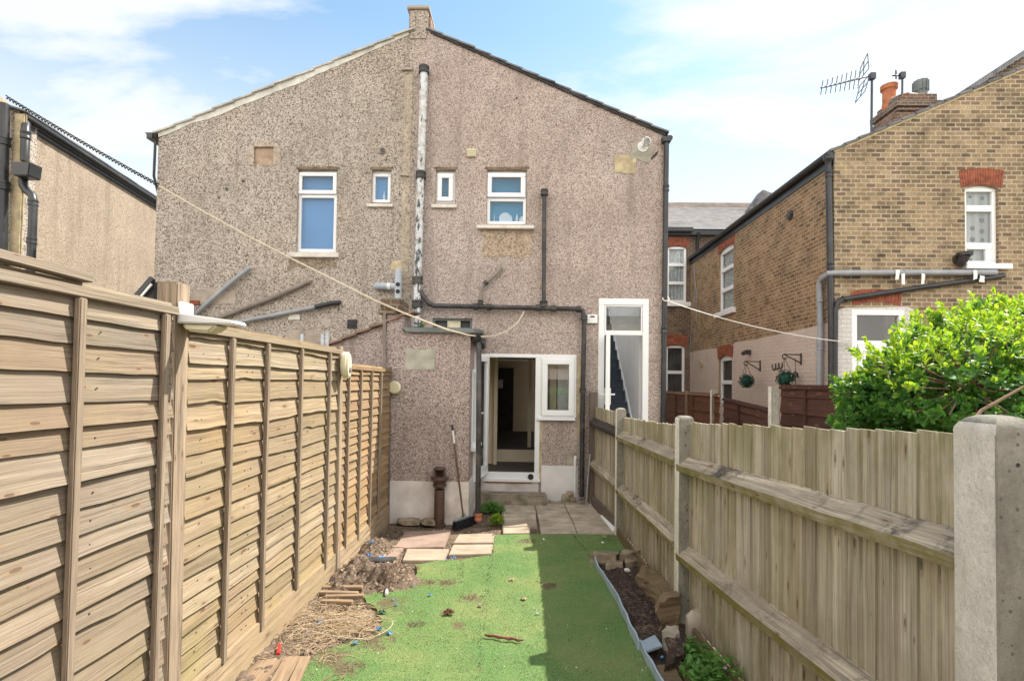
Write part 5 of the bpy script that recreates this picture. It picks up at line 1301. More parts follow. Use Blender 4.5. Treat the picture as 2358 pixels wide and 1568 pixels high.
# =================================================================== cream house on the left
lh = thing('cream_house', 'cream pebbledashed house side wall with black gutter and black downpipes', 'house', (-7.8, 8, 0))
Y1 = 7.9
lc = onY(52, 275, Y1); zle = lc.z
f2 = onZ(358, 468, zle); dirw = (f2 - lc); dirw.z = 0; Lw = dirw.length * 1.35; dirw.normalize()
nin = Vector((-dirw.y, dirw.x, 0)); nin = nin if nin.x < 0 else -nin
m = MB(); m.plate([(0, -.1), (Lw, -.1), (Lw, zle), (0, zle)], [], (lc.x, lc.y, 0), dirw, (0, 0, 1), nin, .3); m.build('side_wall', M_DASH_C, lh, smooth=False)
# return wall towards the garden with pilaster
m = MB(); m.box(lc.x - 3.2, lc.x - .001, Y1 - .05, Y1 + .25, -.1, zle + .12); m.build('end_wall', M_DASH_L, lh, smooth=False)
a = rectY(22, 290, 50, 700, Y1 - .1); m = MB(); m.box(a[0], a[2], Y1 - .10, Y1 - .051, -.1, zle + .05); m.build('pilaster', M_SAND, lh, bevel=.02)
Q = lambda s, z, off: lc + dirw * s - nin * off + Vector((0, 0, z - zle))
m = MB(); m.bar(Q(-.1, zle + .02, .09), Q(Lw, zle + .02, .09), .10, .08); m.bar(Q(-.1, zle - .07, .02), Q(Lw, zle - .07, .02), .03, .09)
m.build('gutter', M_BLKPIPE, lh, bevel=.02)
m = MB(); m.prism([tuple(Q(-.12, zle + .06, .15)), tuple(Q(-.12, zle + .085, .15)), tuple(Q(-.12, zle + .9, -2.6)), tuple(Q(-.12, zle + .85, -2.6))], dirw * Lw); m.build('roof', M_TILE, lh, smooth=False)
pp = lambda x, y, d=.12: tuple(onY(x, y, Y1 - d))
pipe('downpipe', [pp(60, 284, .02), pp(59, 300), pp(57, 372)], .055, M_BLKPIPE, 'upper black downpipe by the pilaster', [(pp(59, 312), (0, 0, 1))], 1.25, .12, parent=lh)
a = rectY(36, 379, 82, 410, Y1 - .2); m = MB(); m.prism([(a[0] + .05, Y1 - .30, a[1]), (a[2] - .02, Y1 - .30, a[1]), (a[2], Y1 - .30, a[3]), (a[0], Y1 - .30, a[3])], (0, .22, 0)); m.build('hopper', M_BLKPIPE, lh, bevel=.012)
pipe('downpipe', [pp(54, 408), pp(54, 428), pp(62, 440), pp(74, 450), pp(77, 464), pp(75, 520), pp(70, 640), tuple(onY(70, 640, Y1 - .12) - Vector((0, 0, 2.4)))], .058, M_BLKPIPE, 'lower swan-necked black downpipe', [(pp(76, 468), (0, 0, 1)), (pp(73, 555), (0, 0, 1))], 1.18, .10, parent=lh)
pipe('soil_pipe', [pp(8, 240, .2), pp(7, 330, .2), pp(4, 500, .2), pp(2, 700, .2), tuple(onY(2, 700, Y1 - .2) - Vector((0, 0, 1.5)))], .075, M_BLKPIPE, 'thick black soil pipe', [(pp(7.5, 325, .2), (0, 0, 1)), (pp(6, 428, .2), (0, 0, 1)), (pp(3, 600, .2), (0, 0, 1))], 1.3, .14, parent=lh)
a = rectY(-160, 185, -72, 275, Y1 + .1); m = MB(); m.box(a[0], a[2], Y1 + .1, Y1 + .6, a[1] - .3, a[3] - .24); m.box(a[0], a[2] + .03, Y1 + .06, Y1 + .64, a[3] - .24, a[3] - .14); m.box(a[0], a[2] + .06, Y1 + .03, Y1 + .67, a[3] - .14, a[3] - .05); m.box(a[0], a[2] + .02, Y1 + .06, Y1 + .64, a[3] - .05, a[3]); m.build('chimney', M_BRICKY, lh, bevel=.01)
# small lean-to roof tucked between the two houses
q0, q1, q2 = onY(312, 684, 7.6), onY(351, 640, 7.6), onY(352, 690, 7.6)
lt_ = thing('lean_to', 'small black lean-to roof with white edge between the cream house and the grey wall', 'shed', (q0.x, 7.6, 0))
m = MB(); m.prism([(q0.x - .35, 7.62, q0.z - .52), (q1.x + .02, 7.62, q1.z - .05), (q1.x + .02, 7.62, .0), (q0.x - .35, 7.62, .0)], (0, 1.4, 0)); m.build('wall', M_DARKPLATE, lt_, smooth=False)
m = MB(); m.bar((q0.x - .4, 7.58, q0.z - .50), (q1.x + .02, 7.58, q1.z - .01), .06, .07, (0, 0, 1)); m.build('roof_edge', M_BLKPIPE, lt_)
m = MB(); m.bar((q0.x - .3, 7.56, q0.z - .50), (q1.x + .02, 7.56, q1.z - .10), .02, .03, (0, 0, 1)); m.build('trim', M_WHITEP, lt_)
# =================================================================== left fence
XF = -1.745
def wavy_strip(mb, s, X, ya, yb, zlo, zhi, tilt, th, seed, amp, seg):
    """one lapped board: bottom edge waney, leaning out at the bottom"""
    n = max(3, int(abs(yb - ya) / seg)); f0 = len(mb.v)
    L = yb - ya; vs = []
    for i in range(n + 1):
        y = ya + L * i / n
        w = amp * (noise.noise(Vector((y * 1.3 + seed * 5.7, seed, 0))) * 1.5 + .45 * noise.noise(Vector((y * 7 + seed, seed * 3, 0))))
        notch = max(0, noise.noise(Vector((y * 3.1 + seed * 11, 7, seed))) - .42) * amp * 4
        zb = zlo + w + notch
        bow = .006 * noise.noise(Vector((y * 2.2, seed, 3)))
        xo = X + s * (tilt + bow); xi = X + s * (.002 + bow * .3)
        vs += [(xo, y, zb), (xi, y, zhi), (xo - s * th, y, zb + .002), (xi - s * th, y, zhi)]
    fs, uvs = [], []
    for i in range(n):
        a, b = i * 4, i * 4 + 4; u0, u1 = ya + L * i / n, ya + L * (i + 1) / n
        fs += [(a, b, b+1, a+1), (a+2, b+2, b, a), (a+3, b+3, b+2, a+2), (a+1, b+1, b+3, a+3)]
        h = zhi - zlo; v0 = seed * .37
        uvs += [[(u0, v0), (u1, v0), (u1, v0 + h), (u0, v0 + h)]] + [[(u0, v0), (u1, v0), (u1, v0 + th), (u0, v0 + th)]] * 3
    fs += [(0, 1, 3, 2), (n*4, n*4+2, n*4+3, n*4+1)]; uvs += [None, None]
    mb.add(vs, fs, uvs)
def lap_panel(X, Y0, Y1, z0, z1, nb, bats, label, mat, s=1, group=None, cap_mat=None, bat_mat=None, amp=.012, top2=None, name='fence_panel', seg=.05, slope=0.0, wob=.0):
    t = thing(name, label, 'fence panel', (X, (Y0 + Y1) / 2, z0), group)
    hs = [U(.72, 1.3) for _ in range(nb)]; tot = sum(hs); z = z0; mb = MB()
    for i in range(nb):
        h = hs[i] / tot * (z1 - z0)
        wavy_strip(mb, s, X - s * .012, Y0, Y1, z, z + h + .022, .025 + U(-.005, .006), .009, i + abs(Y0) * 3.3 + 1, amp * U(.6, 1.5), seg)
        z += h
    if slope:
        mb.v = [(x, y, zz + slope * (y - Y0)) for x, y, zz in mb.v]
    cols_ = [Y0 + (Y1 - Y0) * f for f in (.06, .27, .30, .52, .75, .94)]
    zz = z0
    for i in range(nb):      # rusty nail heads, two columns to each batten behind
        h = hs[i] / tot * (z1 - z0)
        for y in cols_:
            if rnd() < .75:
                q = Vector((X + s * (-.012 + .015), y + U(-.012, .012), zz + slope * (y - Y0) + h * U(.35, .6)))
                mb.lathe(q, [(.0, 0), (.0038, .001), (.0038, .004), (0, .0045)], 6, (s, 0, 0), 1)
        zz += h
    mb.build('slats', [mat, M_NAIL], t, angle=25)
    for y in bats:
        m = MB(); dy = U(-.008, .008); zo = slope * (y - Y0)
        m.bar((X + s * .026, y + dy, z0 - U(.0, .06) + zo), (X + s * .026, y - dy, z1 - .045 + zo), .026, .036, (0, 1, 0)); m.build('batten', bat_mat or M_BATTEN, t, bevel=.004)
    m = MB(); m.bar((X + s * .010, Y0, z1 - .02), (X + s * .010, Y1, z1 - .02 + slope * (Y1 - Y0)), .044, .042, (0, 0, 1)); m.build('top_rail', cap_mat or mat, t, bevel=.004)
    return t
lf = lambda x, y, X=XF: onX(x, y, X)
p_a, p_b = lf(40, 616), lf(368, 712)
zt1 = (p_a.z + p_b.z) / 2
pan1 = lap_panel(XF, .72, 2.545, .18, zt1, 19, [lf(174, 1100, XF + .03).y, lf(174, 1100, XF + .03).y - .46, lf(372, 1100, XF + .03).y], 'weathered larch lap fence panel nearest the viewer, with a split extra capping strip', M_FENCE, group='larch lap fence panels', amp=.0075)
# extra capping strip, split at its far end
m = MB(); q0, q1 = lf(0, 580), lf(198, 644)
m.bar((XF + .005, .75, q0.z + .004), (XF + .005, q1.y, q1.z + .004), .06, .034, (0, 0, 1)); m.build('capping_strip', M_FENCE, pan1, bevel=.004)
z2 = (lf(440, 742).z + lf(750, 803).z) / 2
pan2 = lap_panel(XF, 2.66, 4.835, .245, z2, 18, [lf(v, 1000, XF + .03).y for v in (531, 614, 692, 757)], 'weathered larch lap fence panel between the two tall timber posts', M_FENCEM, group='larch lap fence panels', amp=.010)
z3 = (lf(790, 836).z + lf(875, 852).z) / 2
pan3 = lap_panel(XF, 4.95, 6.74, .235, z3, 20, [lf(v, 1000, XF + .03).y for v in (802, 830, 855, 876)], 'orange stained larch lap fence panel beside the outhouse', M_FENCE2, group='larch lap fence panels', amp=.007)
for y0_, y1_, zt_, lab in ((2.66, 4.84, .245, 'long pale gravel board under the middle fence panel'), (4.93, 6.76, .235, 'dirty gravel board under the orange fence panel'), (.6, 2.56, .175, 'gravel board under the nearest fence panel')):
    m = MB(); n = 12
    m.bar((XF + .010, y0_, zt_ / 2 - .07), (XF + .010, y1_, zt_ / 2 - .07), .034, zt_ + .14, (0, 0, 1)); tag(m.build('gravel_board', M_GRAVEL, bevel=.005), lab, 'board')
# timber posts
t0, t1 = onY(378, 655, 2.56), onY(410, 1500, 2.56)
m = MB(); m.bar((XF - .03, 2.615, -.25), (XF - .05, 2.615, onY(390, 650, 2.58).z), .105, .105, (0, 1, 0)); tag(m.build('timber_post', M_POSTW, bevel=.006), 'thick square timber fence post with a white flat lamp on its side', 'fence post', 'timber fence posts')
m = MB(); m.bar((XF + .0, 4.885, -.2), (XF - .02, 4.885, onY(777, 797, 4.88).z), .085, .09, (0, 1, 0)); tag(m.build('timber_post', M_POSTW, bevel=.006), 'narrower timber fence post carrying a round cream lamp', 'fence post', 'timber fence posts')
m = MB(); m.bar((XF - .02, 6.79, -.1), (XF - .035, 6.79, onY(872, 846, 6.79).z), .08, .08, (0, 1, 0)); tag(m.build('timber_post', M_GREYPOST, bevel=.005), 'dark grey timber post where the fence meets the outhouse', 'fence post', 'timber fence posts')
# white flat lamp on the near post
YL = 2.615
p = onX(412, 722, XF + .005)
fl = thing('flood_lamp', 'white flat solar floodlight angled out from the nearest tall timber post', 'lamp', (XF + .01, YL, p.z), 'lamps on the left fence')
m = MB(); m.box(XF + .006, XF + .022, YL - .05, YL + .055, p.z - .05, p.z + .06); m.build('back_plate', M_WHITEP, fl, bevel=.004)
m = MB(); m.prism([(XF + .022, YL - .07, p.z - .05), (XF + .30, YL - .07, p.z - .055), (XF + .30, YL - .07, p.z - .035), (XF + .022, YL - .07, p.z + .0)], (0, .13, 0)); m.build('panel', M_WHITEP, fl, bevel=.006)
m = MB(); m.prism([(XF + .03, YL - .06, p.z - .052), (XF + .22, YL - .06, p.z - .057), (XF + .17, YL - .06, p.z - .095), (XF + .06, YL - .06, p.z - .09)], (0, .11, 0)); m.build('lens', M_CREAM, fl, bevel=.01)
p = onX(786, 840, XF + .05)
ll = thing('round_lamp', 'rounded cream lamp fixed to the narrower timber post', 'lamp', (XF + .05, 4.88, p.z), 'lamps on the left fence')
m = MB(); pts = [(XF + .045 + .0, 4.84 + .075 * math.cos(a) , p.z + .13 * math.sin(a)) for a in [k * math.pi / 8 for k in range(16)]]; m.prism(pts, (.075, -.01, 0)); m.build('housing', M_CREAM, ll, bevel=.02)
m = MB(); m.lathe((XF + .118, 4.84, p.z - .045), [(0, 0), (.026, 0), (.026, .012), (.015, .016)], 12, (1, 0, 0)); m.build('sensor', M_BRNPIPE, ll)
# galvanised brackets behind the middle panel
for k, (px, lab) in enumerate(((697, 'single galvanised bracket standing behind the fence top'), (744, 'galvanised bracket pair standing behind the fence beside the narrower post'))):
    q = onY(px, 780, 6.4); m = MB()
    for j in range(1 + k): m.box(q.x - .03 + j * .06, q.x + .01 + j * .06, 6.4, 6.41 , 1.4, q.z + .06 + j * .03); m.box(q.x - .03 + j * .06, q.x + .01 + j * .06, 6.411, 6.46, q.z + .05 + j * .03, q.z + .06 + j * .03)
    tag(m.build('metal_bracket', M_GALV, bevel=.003), lab, 'bracket')

# =================================================================== right fence
def G0(x, y): return onZ(x, y, 0.0)
A0 = Vector((1.055, 8.05, 0)); A1 = Vector((onZ(1419, 1226, 0).x, 6.43, 0)); A2 = Vector((onZ(1566, 1432, 0).x, onZ(1566, 1432, 0).y, 0)); A3 = Vector((1.45, 1.65, 0)); A4 = Vector((1.66, -.75, 0))
def onSeg(x, y, A, B):
    d = ray(x, y); e = B - A
    # plane through the vertical of A-B
    n = Vector((e.y, -e.x, 0)); t = n.dot(A - C0) / n.dot(d); return C0 + d * t
zat = lambda x, y, A, B: onSeg(x, y, A, B).z
def pale_section(A, B, ztA, ztB, zb, rails, label, nb=None, dark=False, railskip=()):
    t = thing('board_fence', label, 'fence', tuple((A + B) / 2), 'feather edge fence sections between concrete posts')
    e = B - A; L = e.length; d = e.normalized(); n = Vector((d.y, -d.x, 0))
    if n.x < 0: n = -n          # n points away from this garden
    mb = MB(); s_ = 0.0; k = 0
    while s_ < L - .02:
        w = min(U(.085, .115), L - s_ + .01)
        t0, t1 = s_, min(s_ + w + .012, L)
        zt0 = ztA + (ztB - ztA) * (s_ + w / 2) / L + random.choice((0, .003, -.004, .005, -.006)) + U(-.002, .002)
        off0, off1 = .052 + U(0, .004), .038
        P = []
        tw = U(-.004, .004)
        for z, o in ((zb, 0), (zt0, 1)):
            for tt, of in ((t0, off0), (t1, off1)):
                p = A + d * (tt + tw * o) + n * of; P.append((p.x, p.y, z))
            for tt, of in ((t1, off1 + .016), (t0, off0 + .008)):
                p = A + d * (tt + tw * o) + n * of; P.append((p.x, p.y, z))
        H = zt0 - zb; v0 = k * 1.73
        mb.add(P, [(0,1,5,4), (1,2,6,5), (2,3,7,6), (3,0,4,7), (4,5,6,7), (3,2,1,0)], [[(0, v0), (0, v0 + w), (H, v0 + w), (H, v0)], [(0, v0), (0, v0 + .016), (H, v0 + .016), (H, v0)]] * 2 + [[(0, v0), (0, v0 + w), (.02, v0 + w), (.02, v0)]] * 2)
        s_ += w; k += 1
    mb.build('boards', M_PALE, t, smooth=False)
    for (za, zb_), mt in rails:
        m = MB(); p0, p1 = A + d * .0, B - d * .075
        q = []
        n_ = 14; vs = []; fs = []; uvs = []
        for i in range(n_ + 1):
            tt = i / n_; c_ = p0.lerp(p1, tt); z = za + (zb_ - za) * tt + .006 * noise.noise(Vector((tt * 6, za * 9, 0)))
            w_ = 1 + .08 * noise.noise(Vector((tt * 5, 3, za)))
            for (of, dz) in ((.045, -.060), (-.036, -.056), (-.042, -.006), (.0, .028), (.045, .064)):
                r = c_ + n * of * w_; vs.append((r.x, r.y, z + dz * w_))
        m_ = 5; Ls = (p1 - p0).length
        for i in range(n_):
            for j in range(m_):
                j2 = (j + 1) % m_; fs.append((i*m_+j, i*m_+j2, (i+1)*m_+j2, (i+1)*m_+j))
                uvs.append([(Ls*i/n_, j*.05+za), (Ls*i/n_, j*.05+.045+za), (Ls*(i+1)/n_, j*.05+.045+za), (Ls*(i+1)/n_, j*.05+za)])
        fs += [tuple(range(m_)), tuple(n_*m_ + j for j in range(m_))]; uvs += [None, None]
        m.add(vs, fs, uvs); m.build('rail', mt, t, angle=30)
    return t
pale_section(A0, A1, zat(1368, 938, A0, A1), zat(1415, 949, A0, A1), .10, [((zat(1366, 972, A0, A1), zat(1415, 995, A0, A1)), M_ARRISD), ((zat(1364, 1068, A0, A1), zat(1415, 1112, A0, A1)), M_ARRIS)], 'far fence section of upright boards by the house, its upper rail stained black')
pale_section(A1, A2, zat(1434, 963, A1, A2), zat(1548, 977, A1, A2), .06, [((zat(1436, 1008, A1, A2), zat(1545, 1050, A1, A2)), M_ARRIS), ((zat(1432, 1132, A1, A2), zat(1545, 1232, A1, A2)), M_ARRIS)], 'middle fence section of upright boards between two concrete posts, green near the soil')
pale_section(A2, A3, zat(1600, 979, A2, A3), zat(2190, 993, A2, A3), .05, [((zat(1580, 1072, A2, A3), zat(2190, 1262, A2, A3)), M_ARRIS), ((zat(1580, 1282, A2, A3), zat(1985, 1585, A2, A3)), M_ARRIS)], 'nearest wide fence section of upright boards with a broad mossy upper rail')
pale_section(A3 + Vector((.04, -.19, 0)), A4, 1.64, 1.66, .05, [((1.30, 1.30), M_ARRIS), ((.6, .6), M_ARRIS)], 'fence section right of the big concrete post, only a rail end in view')
def conc_post(p, w, ztop, label, r=.03, ang=0.0, wy=None):
    bm = bmesh.new(); h = w / 2; hy = (wy or w) / 2
    vs = [bm.verts.new((sx * h, sy * hy, z)) for z in (-.3, ztop) for sx, sy in ((-1,-1),(1,-1),(1,1),(-1,1))]
    for f in ((3,2,1,0),(4,5,6,7),(0,1,5,4),(1,2,6,5),(2,3,7,6),(3,0,4,7)): bm.faces.new([vs[i] for i in f])
    bmesh.ops.bevel(bm, geom=[e for e in bm.edges if all(v.co.z > 0 for v in e.verts)], offset=r, segments=5, affect='EDGES', profile=.5)
    bmesh.ops.bevel(bm, geom=[e for e in bm.edges if abs(e.verts[0].co.z - e.verts[1].co.z) > .5], offset=.004, segments=1, affect='EDGES')
    bmesh.ops.rotate(bm, verts=bm.verts, cent=(0, 0, 0), matrix=Matrix.Rotation(ang, 3, 'Z')); bmesh.ops.translate(bm, verts=bm.verts, vec=p)
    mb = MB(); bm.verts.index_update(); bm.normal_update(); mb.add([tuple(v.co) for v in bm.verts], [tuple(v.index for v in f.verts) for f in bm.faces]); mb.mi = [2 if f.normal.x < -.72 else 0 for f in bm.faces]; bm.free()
    # bolt holes on the face towards the viewer
    for zz in (.92, .86, .55, .5, .12):
        q = Matrix.Rotation(ang, 3, 'Z') @ Vector((U(-.01, .02), -hy - .0006, 0)); ax = Matrix.Rotation(ang, 3, 'Z') @ Vector((0, 1, 0))
        mb.lathe(Vector(p) + q + Vector((0, 0, ztop * zz)), [(0, 0), (.0065, 0), (.0065, .004), (0, .004)], 8, ax, 1)
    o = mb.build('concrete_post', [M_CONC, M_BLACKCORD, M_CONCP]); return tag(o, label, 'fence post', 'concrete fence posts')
conc_post((A1.x + .02, A1.y, 0), .11, onY(1425, 939, A1.y).z, 'slim concrete fence post nearest the house, its base by the white plank', .035, .02)
conc_post((A2.x + .025, A2.y, 0), .115, onY(1570, 957, A2.y).z, 'concrete fence post beside the soil bed with an upright offcut at its foot', .035, .02)
e3 = onSeg(2196, 1000, A2, A3)
pc = Vector((onY(2195, 1250, 1.7175).x, 1.64, 0))
conc_post((pc.x + .07, pc.y, 0), .14, onY(2260, 957, pc.y - .06).z, 'big square concrete fence post at the right edge with a pale garden face', .06, .0, .155)
m = MB(); m.bar((A0.x + .03, 8.10, -.1), (A0.x + .03, 8.10, onY(1360, 903, 8.1).z), .115, .10, (0, 1, 0)); tag(m.build('timber_post', M_GREYPOST, bevel=.006), 'grey timber fence post against the house beside the black pipe', 'fence post')
# base boards along the foot of the right fence
def base_board(A, B, off, z0, z1, label, mat):
    d = (B - A).normalized(); n = Vector((-d.y, d.x, 0)); n = n if n.x < 0 else -n
    m = MB(); m.bar(A + n * off + Vector((0, 0, (z0 + z1) / 2)), B + n * off + Vector((0, 0, (z0 + z1) / 2 - .01)), .03, z1 - z0, (0, 0, 1)); tag(m.build('base_board', mat, bevel=.005), label, 'board')
base_board(A0 + Vector((0, -.1, 0)), A1 + Vector((0, .1, 0)), -.01, -.05, .17, 'dark base board under the fence by the house', M_GREYPOST)
base_board(A1 + Vector((.0, -.1, 0)), A2 + Vector((0, .45, 0)), .02, -.05, .12, 'mossy base board under the middle fence section', M_SLEEPER)
base_board(A2 + Vector((.04, -.3, 0)), A3, .03, -.05, .10, 'base board at the foot of the nearest fence section', M_SLEEPER)

# =================================================================== brown panels in the next garden
XB = onX(1780, 935, 3.72).x
bf = lambda x, y: onX(x, y, XB)
ya, yb = bf(1957, 930).y, bf(1790, 930).y
lap_panel(XB, 5.72, 7.62, .1, bf(1870, 890).z, 9, [bf(1858, 900).y, bf(1953, 900).y], 'dark brown lap fence panel beside the bush, taller than its neighbours', M_BROWNF, -1, 'brown fence panels in the next garden', None, M_BROWNF, .008)
lap_panel(XB, 7.82, 9.78, .1, bf(1772, 944).z, 8, [bf(1703, 940).y], 'dark brown lap fence panel with a raked low top between grey posts', M_BROWNF, -1, 'brown fence panels in the next garden', None, M_BROWNF, .008, slope=.062)
lap_panel(XB, 9.98, 11.86, .1, bf(1595, 905).z, 9, [bf(1597, 920).y, bf(1558, 920).y], 'orange brown lap fence panel with a pale frame near the house corner', M_BROWNL, -1, 'brown fence panels in the next garden', M_OFFCUT, M_BROWNL, .008)
lap_panel(XB, 11.9, 13.7, .1, bf(1542, 902).z, 9, [], 'furthest orange brown fence panel half hidden by the black downpipe', M_BROWNL, -1, 'brown fence panels in the next garden', M_OFFCUT, M_BROWNL, .008)
for px, w_, zt_, lab in ((1781, .11, bf(1781, 890).z, 'grey concrete post at the tall end of the dark brown panels'), (1643, .10, bf(1643, 897).z, 'pale concrete post between the brown panels and the orange panels')):
    q = bf(px, 930); conc_post((XB + .0, q.y, 0), w_, zt_, lab, .006)
q = bf(1553, 925); m = MB(); m.bar((XB - .02, 11.88, -.1), (XB - .02, 11.88, bf(1551, 899).z), .07, .07, (0, 1, 0)); tag(m.build('timber_post', M_OFFCUT, bevel=.004), 'thin pale timber post between the orange brown panels', 'fence post')

# =================================================================== ground
m = MB(); n = 24
m.quad((-150, -150, -.075), (150, -150, -.075), (150, 250, -.075), (-150, 250, -.075)); tag(m.build('ground', M_GROUND), kind='structure')
def hill(x, y, cx, cy, rx, ry, h): return h * math.exp(-((x - cx) / rx) ** 2 - ((y - cy) / ry) ** 2)
hc = onZ(850, 1325, 0.05)
hc2 = onZ(865, 1262, 0.02)
def soil_z(x, y):
    z = -.022 + .014 * noise.noise(Vector((x * 3, y * 3, 0))) + .010 * noise.noise(Vector((x * 11, y * 11, 2)))
    hp_ = hill(x, y, hc.x, hc.y, .28, .26, .13) + hill(x, y, hc.x + .26, hc.y - .03, .17, .15, .10) + hill(x, y, hc2.x, hc2.y, .16, .2, .09) + hill(x, y, -1.65, 4.6, .22, 1.6, .06) + hill(x, y, -1.6, 3.2, .2, .5, .03)
    z += hp_ * (1 + .45 * noise.noise(Vector((x * 16, y * 16, 5))) + .3 * noise.noise(Vector((x * 40, y * 40, 5))))
    return z + hp_ * .5 * max(0, noise.noise(Vector((x * 9, y * 9, 9))))
mb = MB(); nx, ny = 210, 420; x0_, x1_, y0_, y1_ = -1.9, 1.75, .6, 8.25
xs = [x0_ + (x1_ - x0_) * i / nx for i in range(nx + 1)]; ys_ = [y0_ + (y1_ - y0_) * j / ny for j in range(ny + 1)]
vs = [(x, y, soil_z(x, y)) for y in ys_ for x in xs]
fs = [(j*(nx+1)+i, j*(nx+1)+i+1, (j+1)*(nx+1)+i+1, (j+1)*(nx+1)+i) for j in range(ny) for i in range(nx)]
mb.add(vs, fs); tag(mb.build('soil', M_SOIL, recalc=False, angle=180), kind='structure')
# --- artificial turf
tp = [(1140, 1231), (1290, 1229), (1422, 1228), (1436, 1246), (1452, 1266), (1408, 1272), (1364, 1280), (1382, 1312), (1405, 1352), (1432, 1402), (1462, 1460), (1496, 1520), (1526, 1578), (1560, 1640), (1560, 1700),
      (640, 1700), (668, 1600), (702, 1548), (712, 1522), (738, 1500), (770, 1492), (800, 1480), (838, 1466), (868, 1458), (880, 1430), (868, 1402), (848, 1388), (836, 1370), (872, 1356), (915, 1345), (950, 1338), (962, 1318), (958, 1300), (1010, 1290), (1060, 1288), (1100, 1282), (1134, 1278)]
TURF = [onZ(x, y, .008) for x, y in tp]
TP = np.array([(p.x, p.y) for p in TURF])
def in_poly(X, Y, poly):
    c_ = np.zeros(X.shape, bool); n_ = len(poly); j = n_ - 1
    for i in range(n_):
        xi, yi = poly[i]; xj, yj = poly[j]
        k = ((yi > Y) != (yj > Y)) & (X < (xj - xi) * (Y - yi) / (yj - yi + 1e-12) + xi)
        c_ ^= k; j = i
    return c_
def turf_z(x, y): return .010 + .006 * noise.noise(Vector((x * 1.7, y * 1.7, 4))) + .002 * noise.noise(Vector((x * 9, y * 9, 4)))
dense = []
for i in range(len(TURF)):
    a, b = TURF[i], TURF[(i + 1) % len(TURF)]; k = max(1, int((b - a).length / .06))
    for j in range(k):
        p = a.lerp(b, j / k); w = .018 if (p.x < .0 and p.y > 1.6) else .004
        dense.append(Vector((p.x + w * noise.noise(Vector((p.x * 9, p.y * 9, 1))), p.y + w * noise.noise(Vector((p.x * 9, p.y * 9, 8))), 0)))
bm = bmesh.new()
vv = [bm.verts.new(p) for p in dense]; bm.faces.new(vv)
bmesh.ops.triangulate(bm, faces=bm.faces)
for ax, lo, hi, st in ((0, -1.7, 1.4, .14), (1, .6, 7, .14)):
    s_ = lo
    while s_ < hi:
        no = Vector((1, 0, 0)) if ax == 0 else Vector((0, 1, 0)); bmesh.ops.bisect_plane(bm, geom=bm.verts[:] + bm.edges[:] + bm.faces[:], plane_co=no * s_, plane_no=no); s_ += st
for v in bm.verts: v.co.z = turf_z(v.co.x, v.co.y)
bm.verts.index_update(); mb = MB(); mb.add([tuple(v.co) for v in bm.verts], [tuple(v.index for v in f.verts) for f in bm.faces])
edge = [(tuple(p + Vector((0, 0, turf_z(p.x, p.y)))), tuple(p + Vector((0, 0, -.03)))) for p in dense]
for i in range(len(edge)):
    a, b = edge[i], edge[(i + 1) % len(edge)]; mb.quad(a[0], b[0], b[1], a[1])
bm.free(); tag(mb.build('turf', M_TURF, recalc=False, angle=60), kind='structure')
# blades: short pile standing on the turf
rs = np.random.RandomState(5)
# worn spots keep no pile: round bald patches and seams
bald = [(*onZ(x, y, 0).xy, r) for x, y, r in ((1215, 1250, .16), (1265, 1352, .13), (1090, 1380, .12), (1030, 1410, .10), (1040, 1345, .10), (985, 1345, .08), (1160, 1240, .08), (1400, 1240, .10), (800, 1530, .10), (1175, 1470, .05), (960, 1440, .07))]
seams = [(onZ(1138, 1232, 0), onZ(1093, 1600, 0)), (onZ(1316, 1230, 0), onZ(1364, 1290, 0)), (onZ(960, 1338, 0), onZ(1065, 1345, 0)), (onZ(1065, 1290, 0), onZ(1062, 1350, 0))]
def blades(N, ymax, h0, h1, w, seed):
    r_ = np.random.RandomState(seed)
    X = r_.uniform(-1.75, 1.5, N); Y = 1.9 + (ymax - 1.9) * r_.uniform(0, 1, N) ** 1.25
    k = in_poly(X, Y, TP)
    for bx, by, br in bald:
        d = np.hypot(X - bx, (Y - by)); k &= ~((d < br) & (r_.uniform(0, 1, N) < 1.15 * (1 - d / br)))
    for a, b in seams:
        ex, ey = b.x - a.x, b.y - a.y; t = np.clip(((X - a.x) * ex + (Y - a.y) * ey) / (ex * ex + ey * ey), 0, 1)
        d = np.hypot(X - a.x - t * ex, Y - a.y - t * ey); k &= d > .012 + .008 * r_.uniform(0, 1, N)
    return X[k], Y[k], r_
def tri_mesh(name, X, Y, Z, r_, h0, h1, w, mat):
    n_ = len(X); an = r_.uniform(0, 2 * np.pi, n_); hh = r_.uniform(h0, h1, n_); tl = r_.uniform(.2, 1.1, n_) * hh; ta = r_.uniform(0, 2 * np.pi, n_)
    V = np.empty((n_, 3, 3), np.float32); dx, dy = np.cos(an) * w / 2, np.sin(an) * w / 2
    V[:, 0] = np.stack([X - dx, Y - dy, Z], 1); V[:, 1] = np.stack([X + dx, Y + dy, Z], 1); V[:, 2] = np.stack([X + np.cos(ta) * tl, Y + np.sin(ta) * tl, Z + hh], 1)
    me = bpy.data.meshes.new(name); me.vertices.add(n_ * 3); me.loops.add(n_ * 3); me.polygons.add(n_)
    me.vertices.foreach_set('co', V.ravel()); me.loops.foreach_set('vertex_index', np.arange(n_ * 3, dtype=np.int32)); me.polygons.foreach_set('loop_start', np.arange(0, n_ * 3, 3, dtype=np.int32))
    me.update(); me.validate(); me.materials.append(mat); o = bpy.data.objects.new(name, me); COL.objects.link(o); return o
X, Y, r_ = blades(300000, 6.6, .01, .02, .006, 5)
Z = np.array([turf_z(x, y) for x, y in zip(X, Y)]) - .002
tag(tri_mesh('turf_pile', X, Y, Z, r_, .004, .009, .0050, M_BLADE), 'short green pile of the worn artificial lawn', 'artificial grass', kind='stuff')

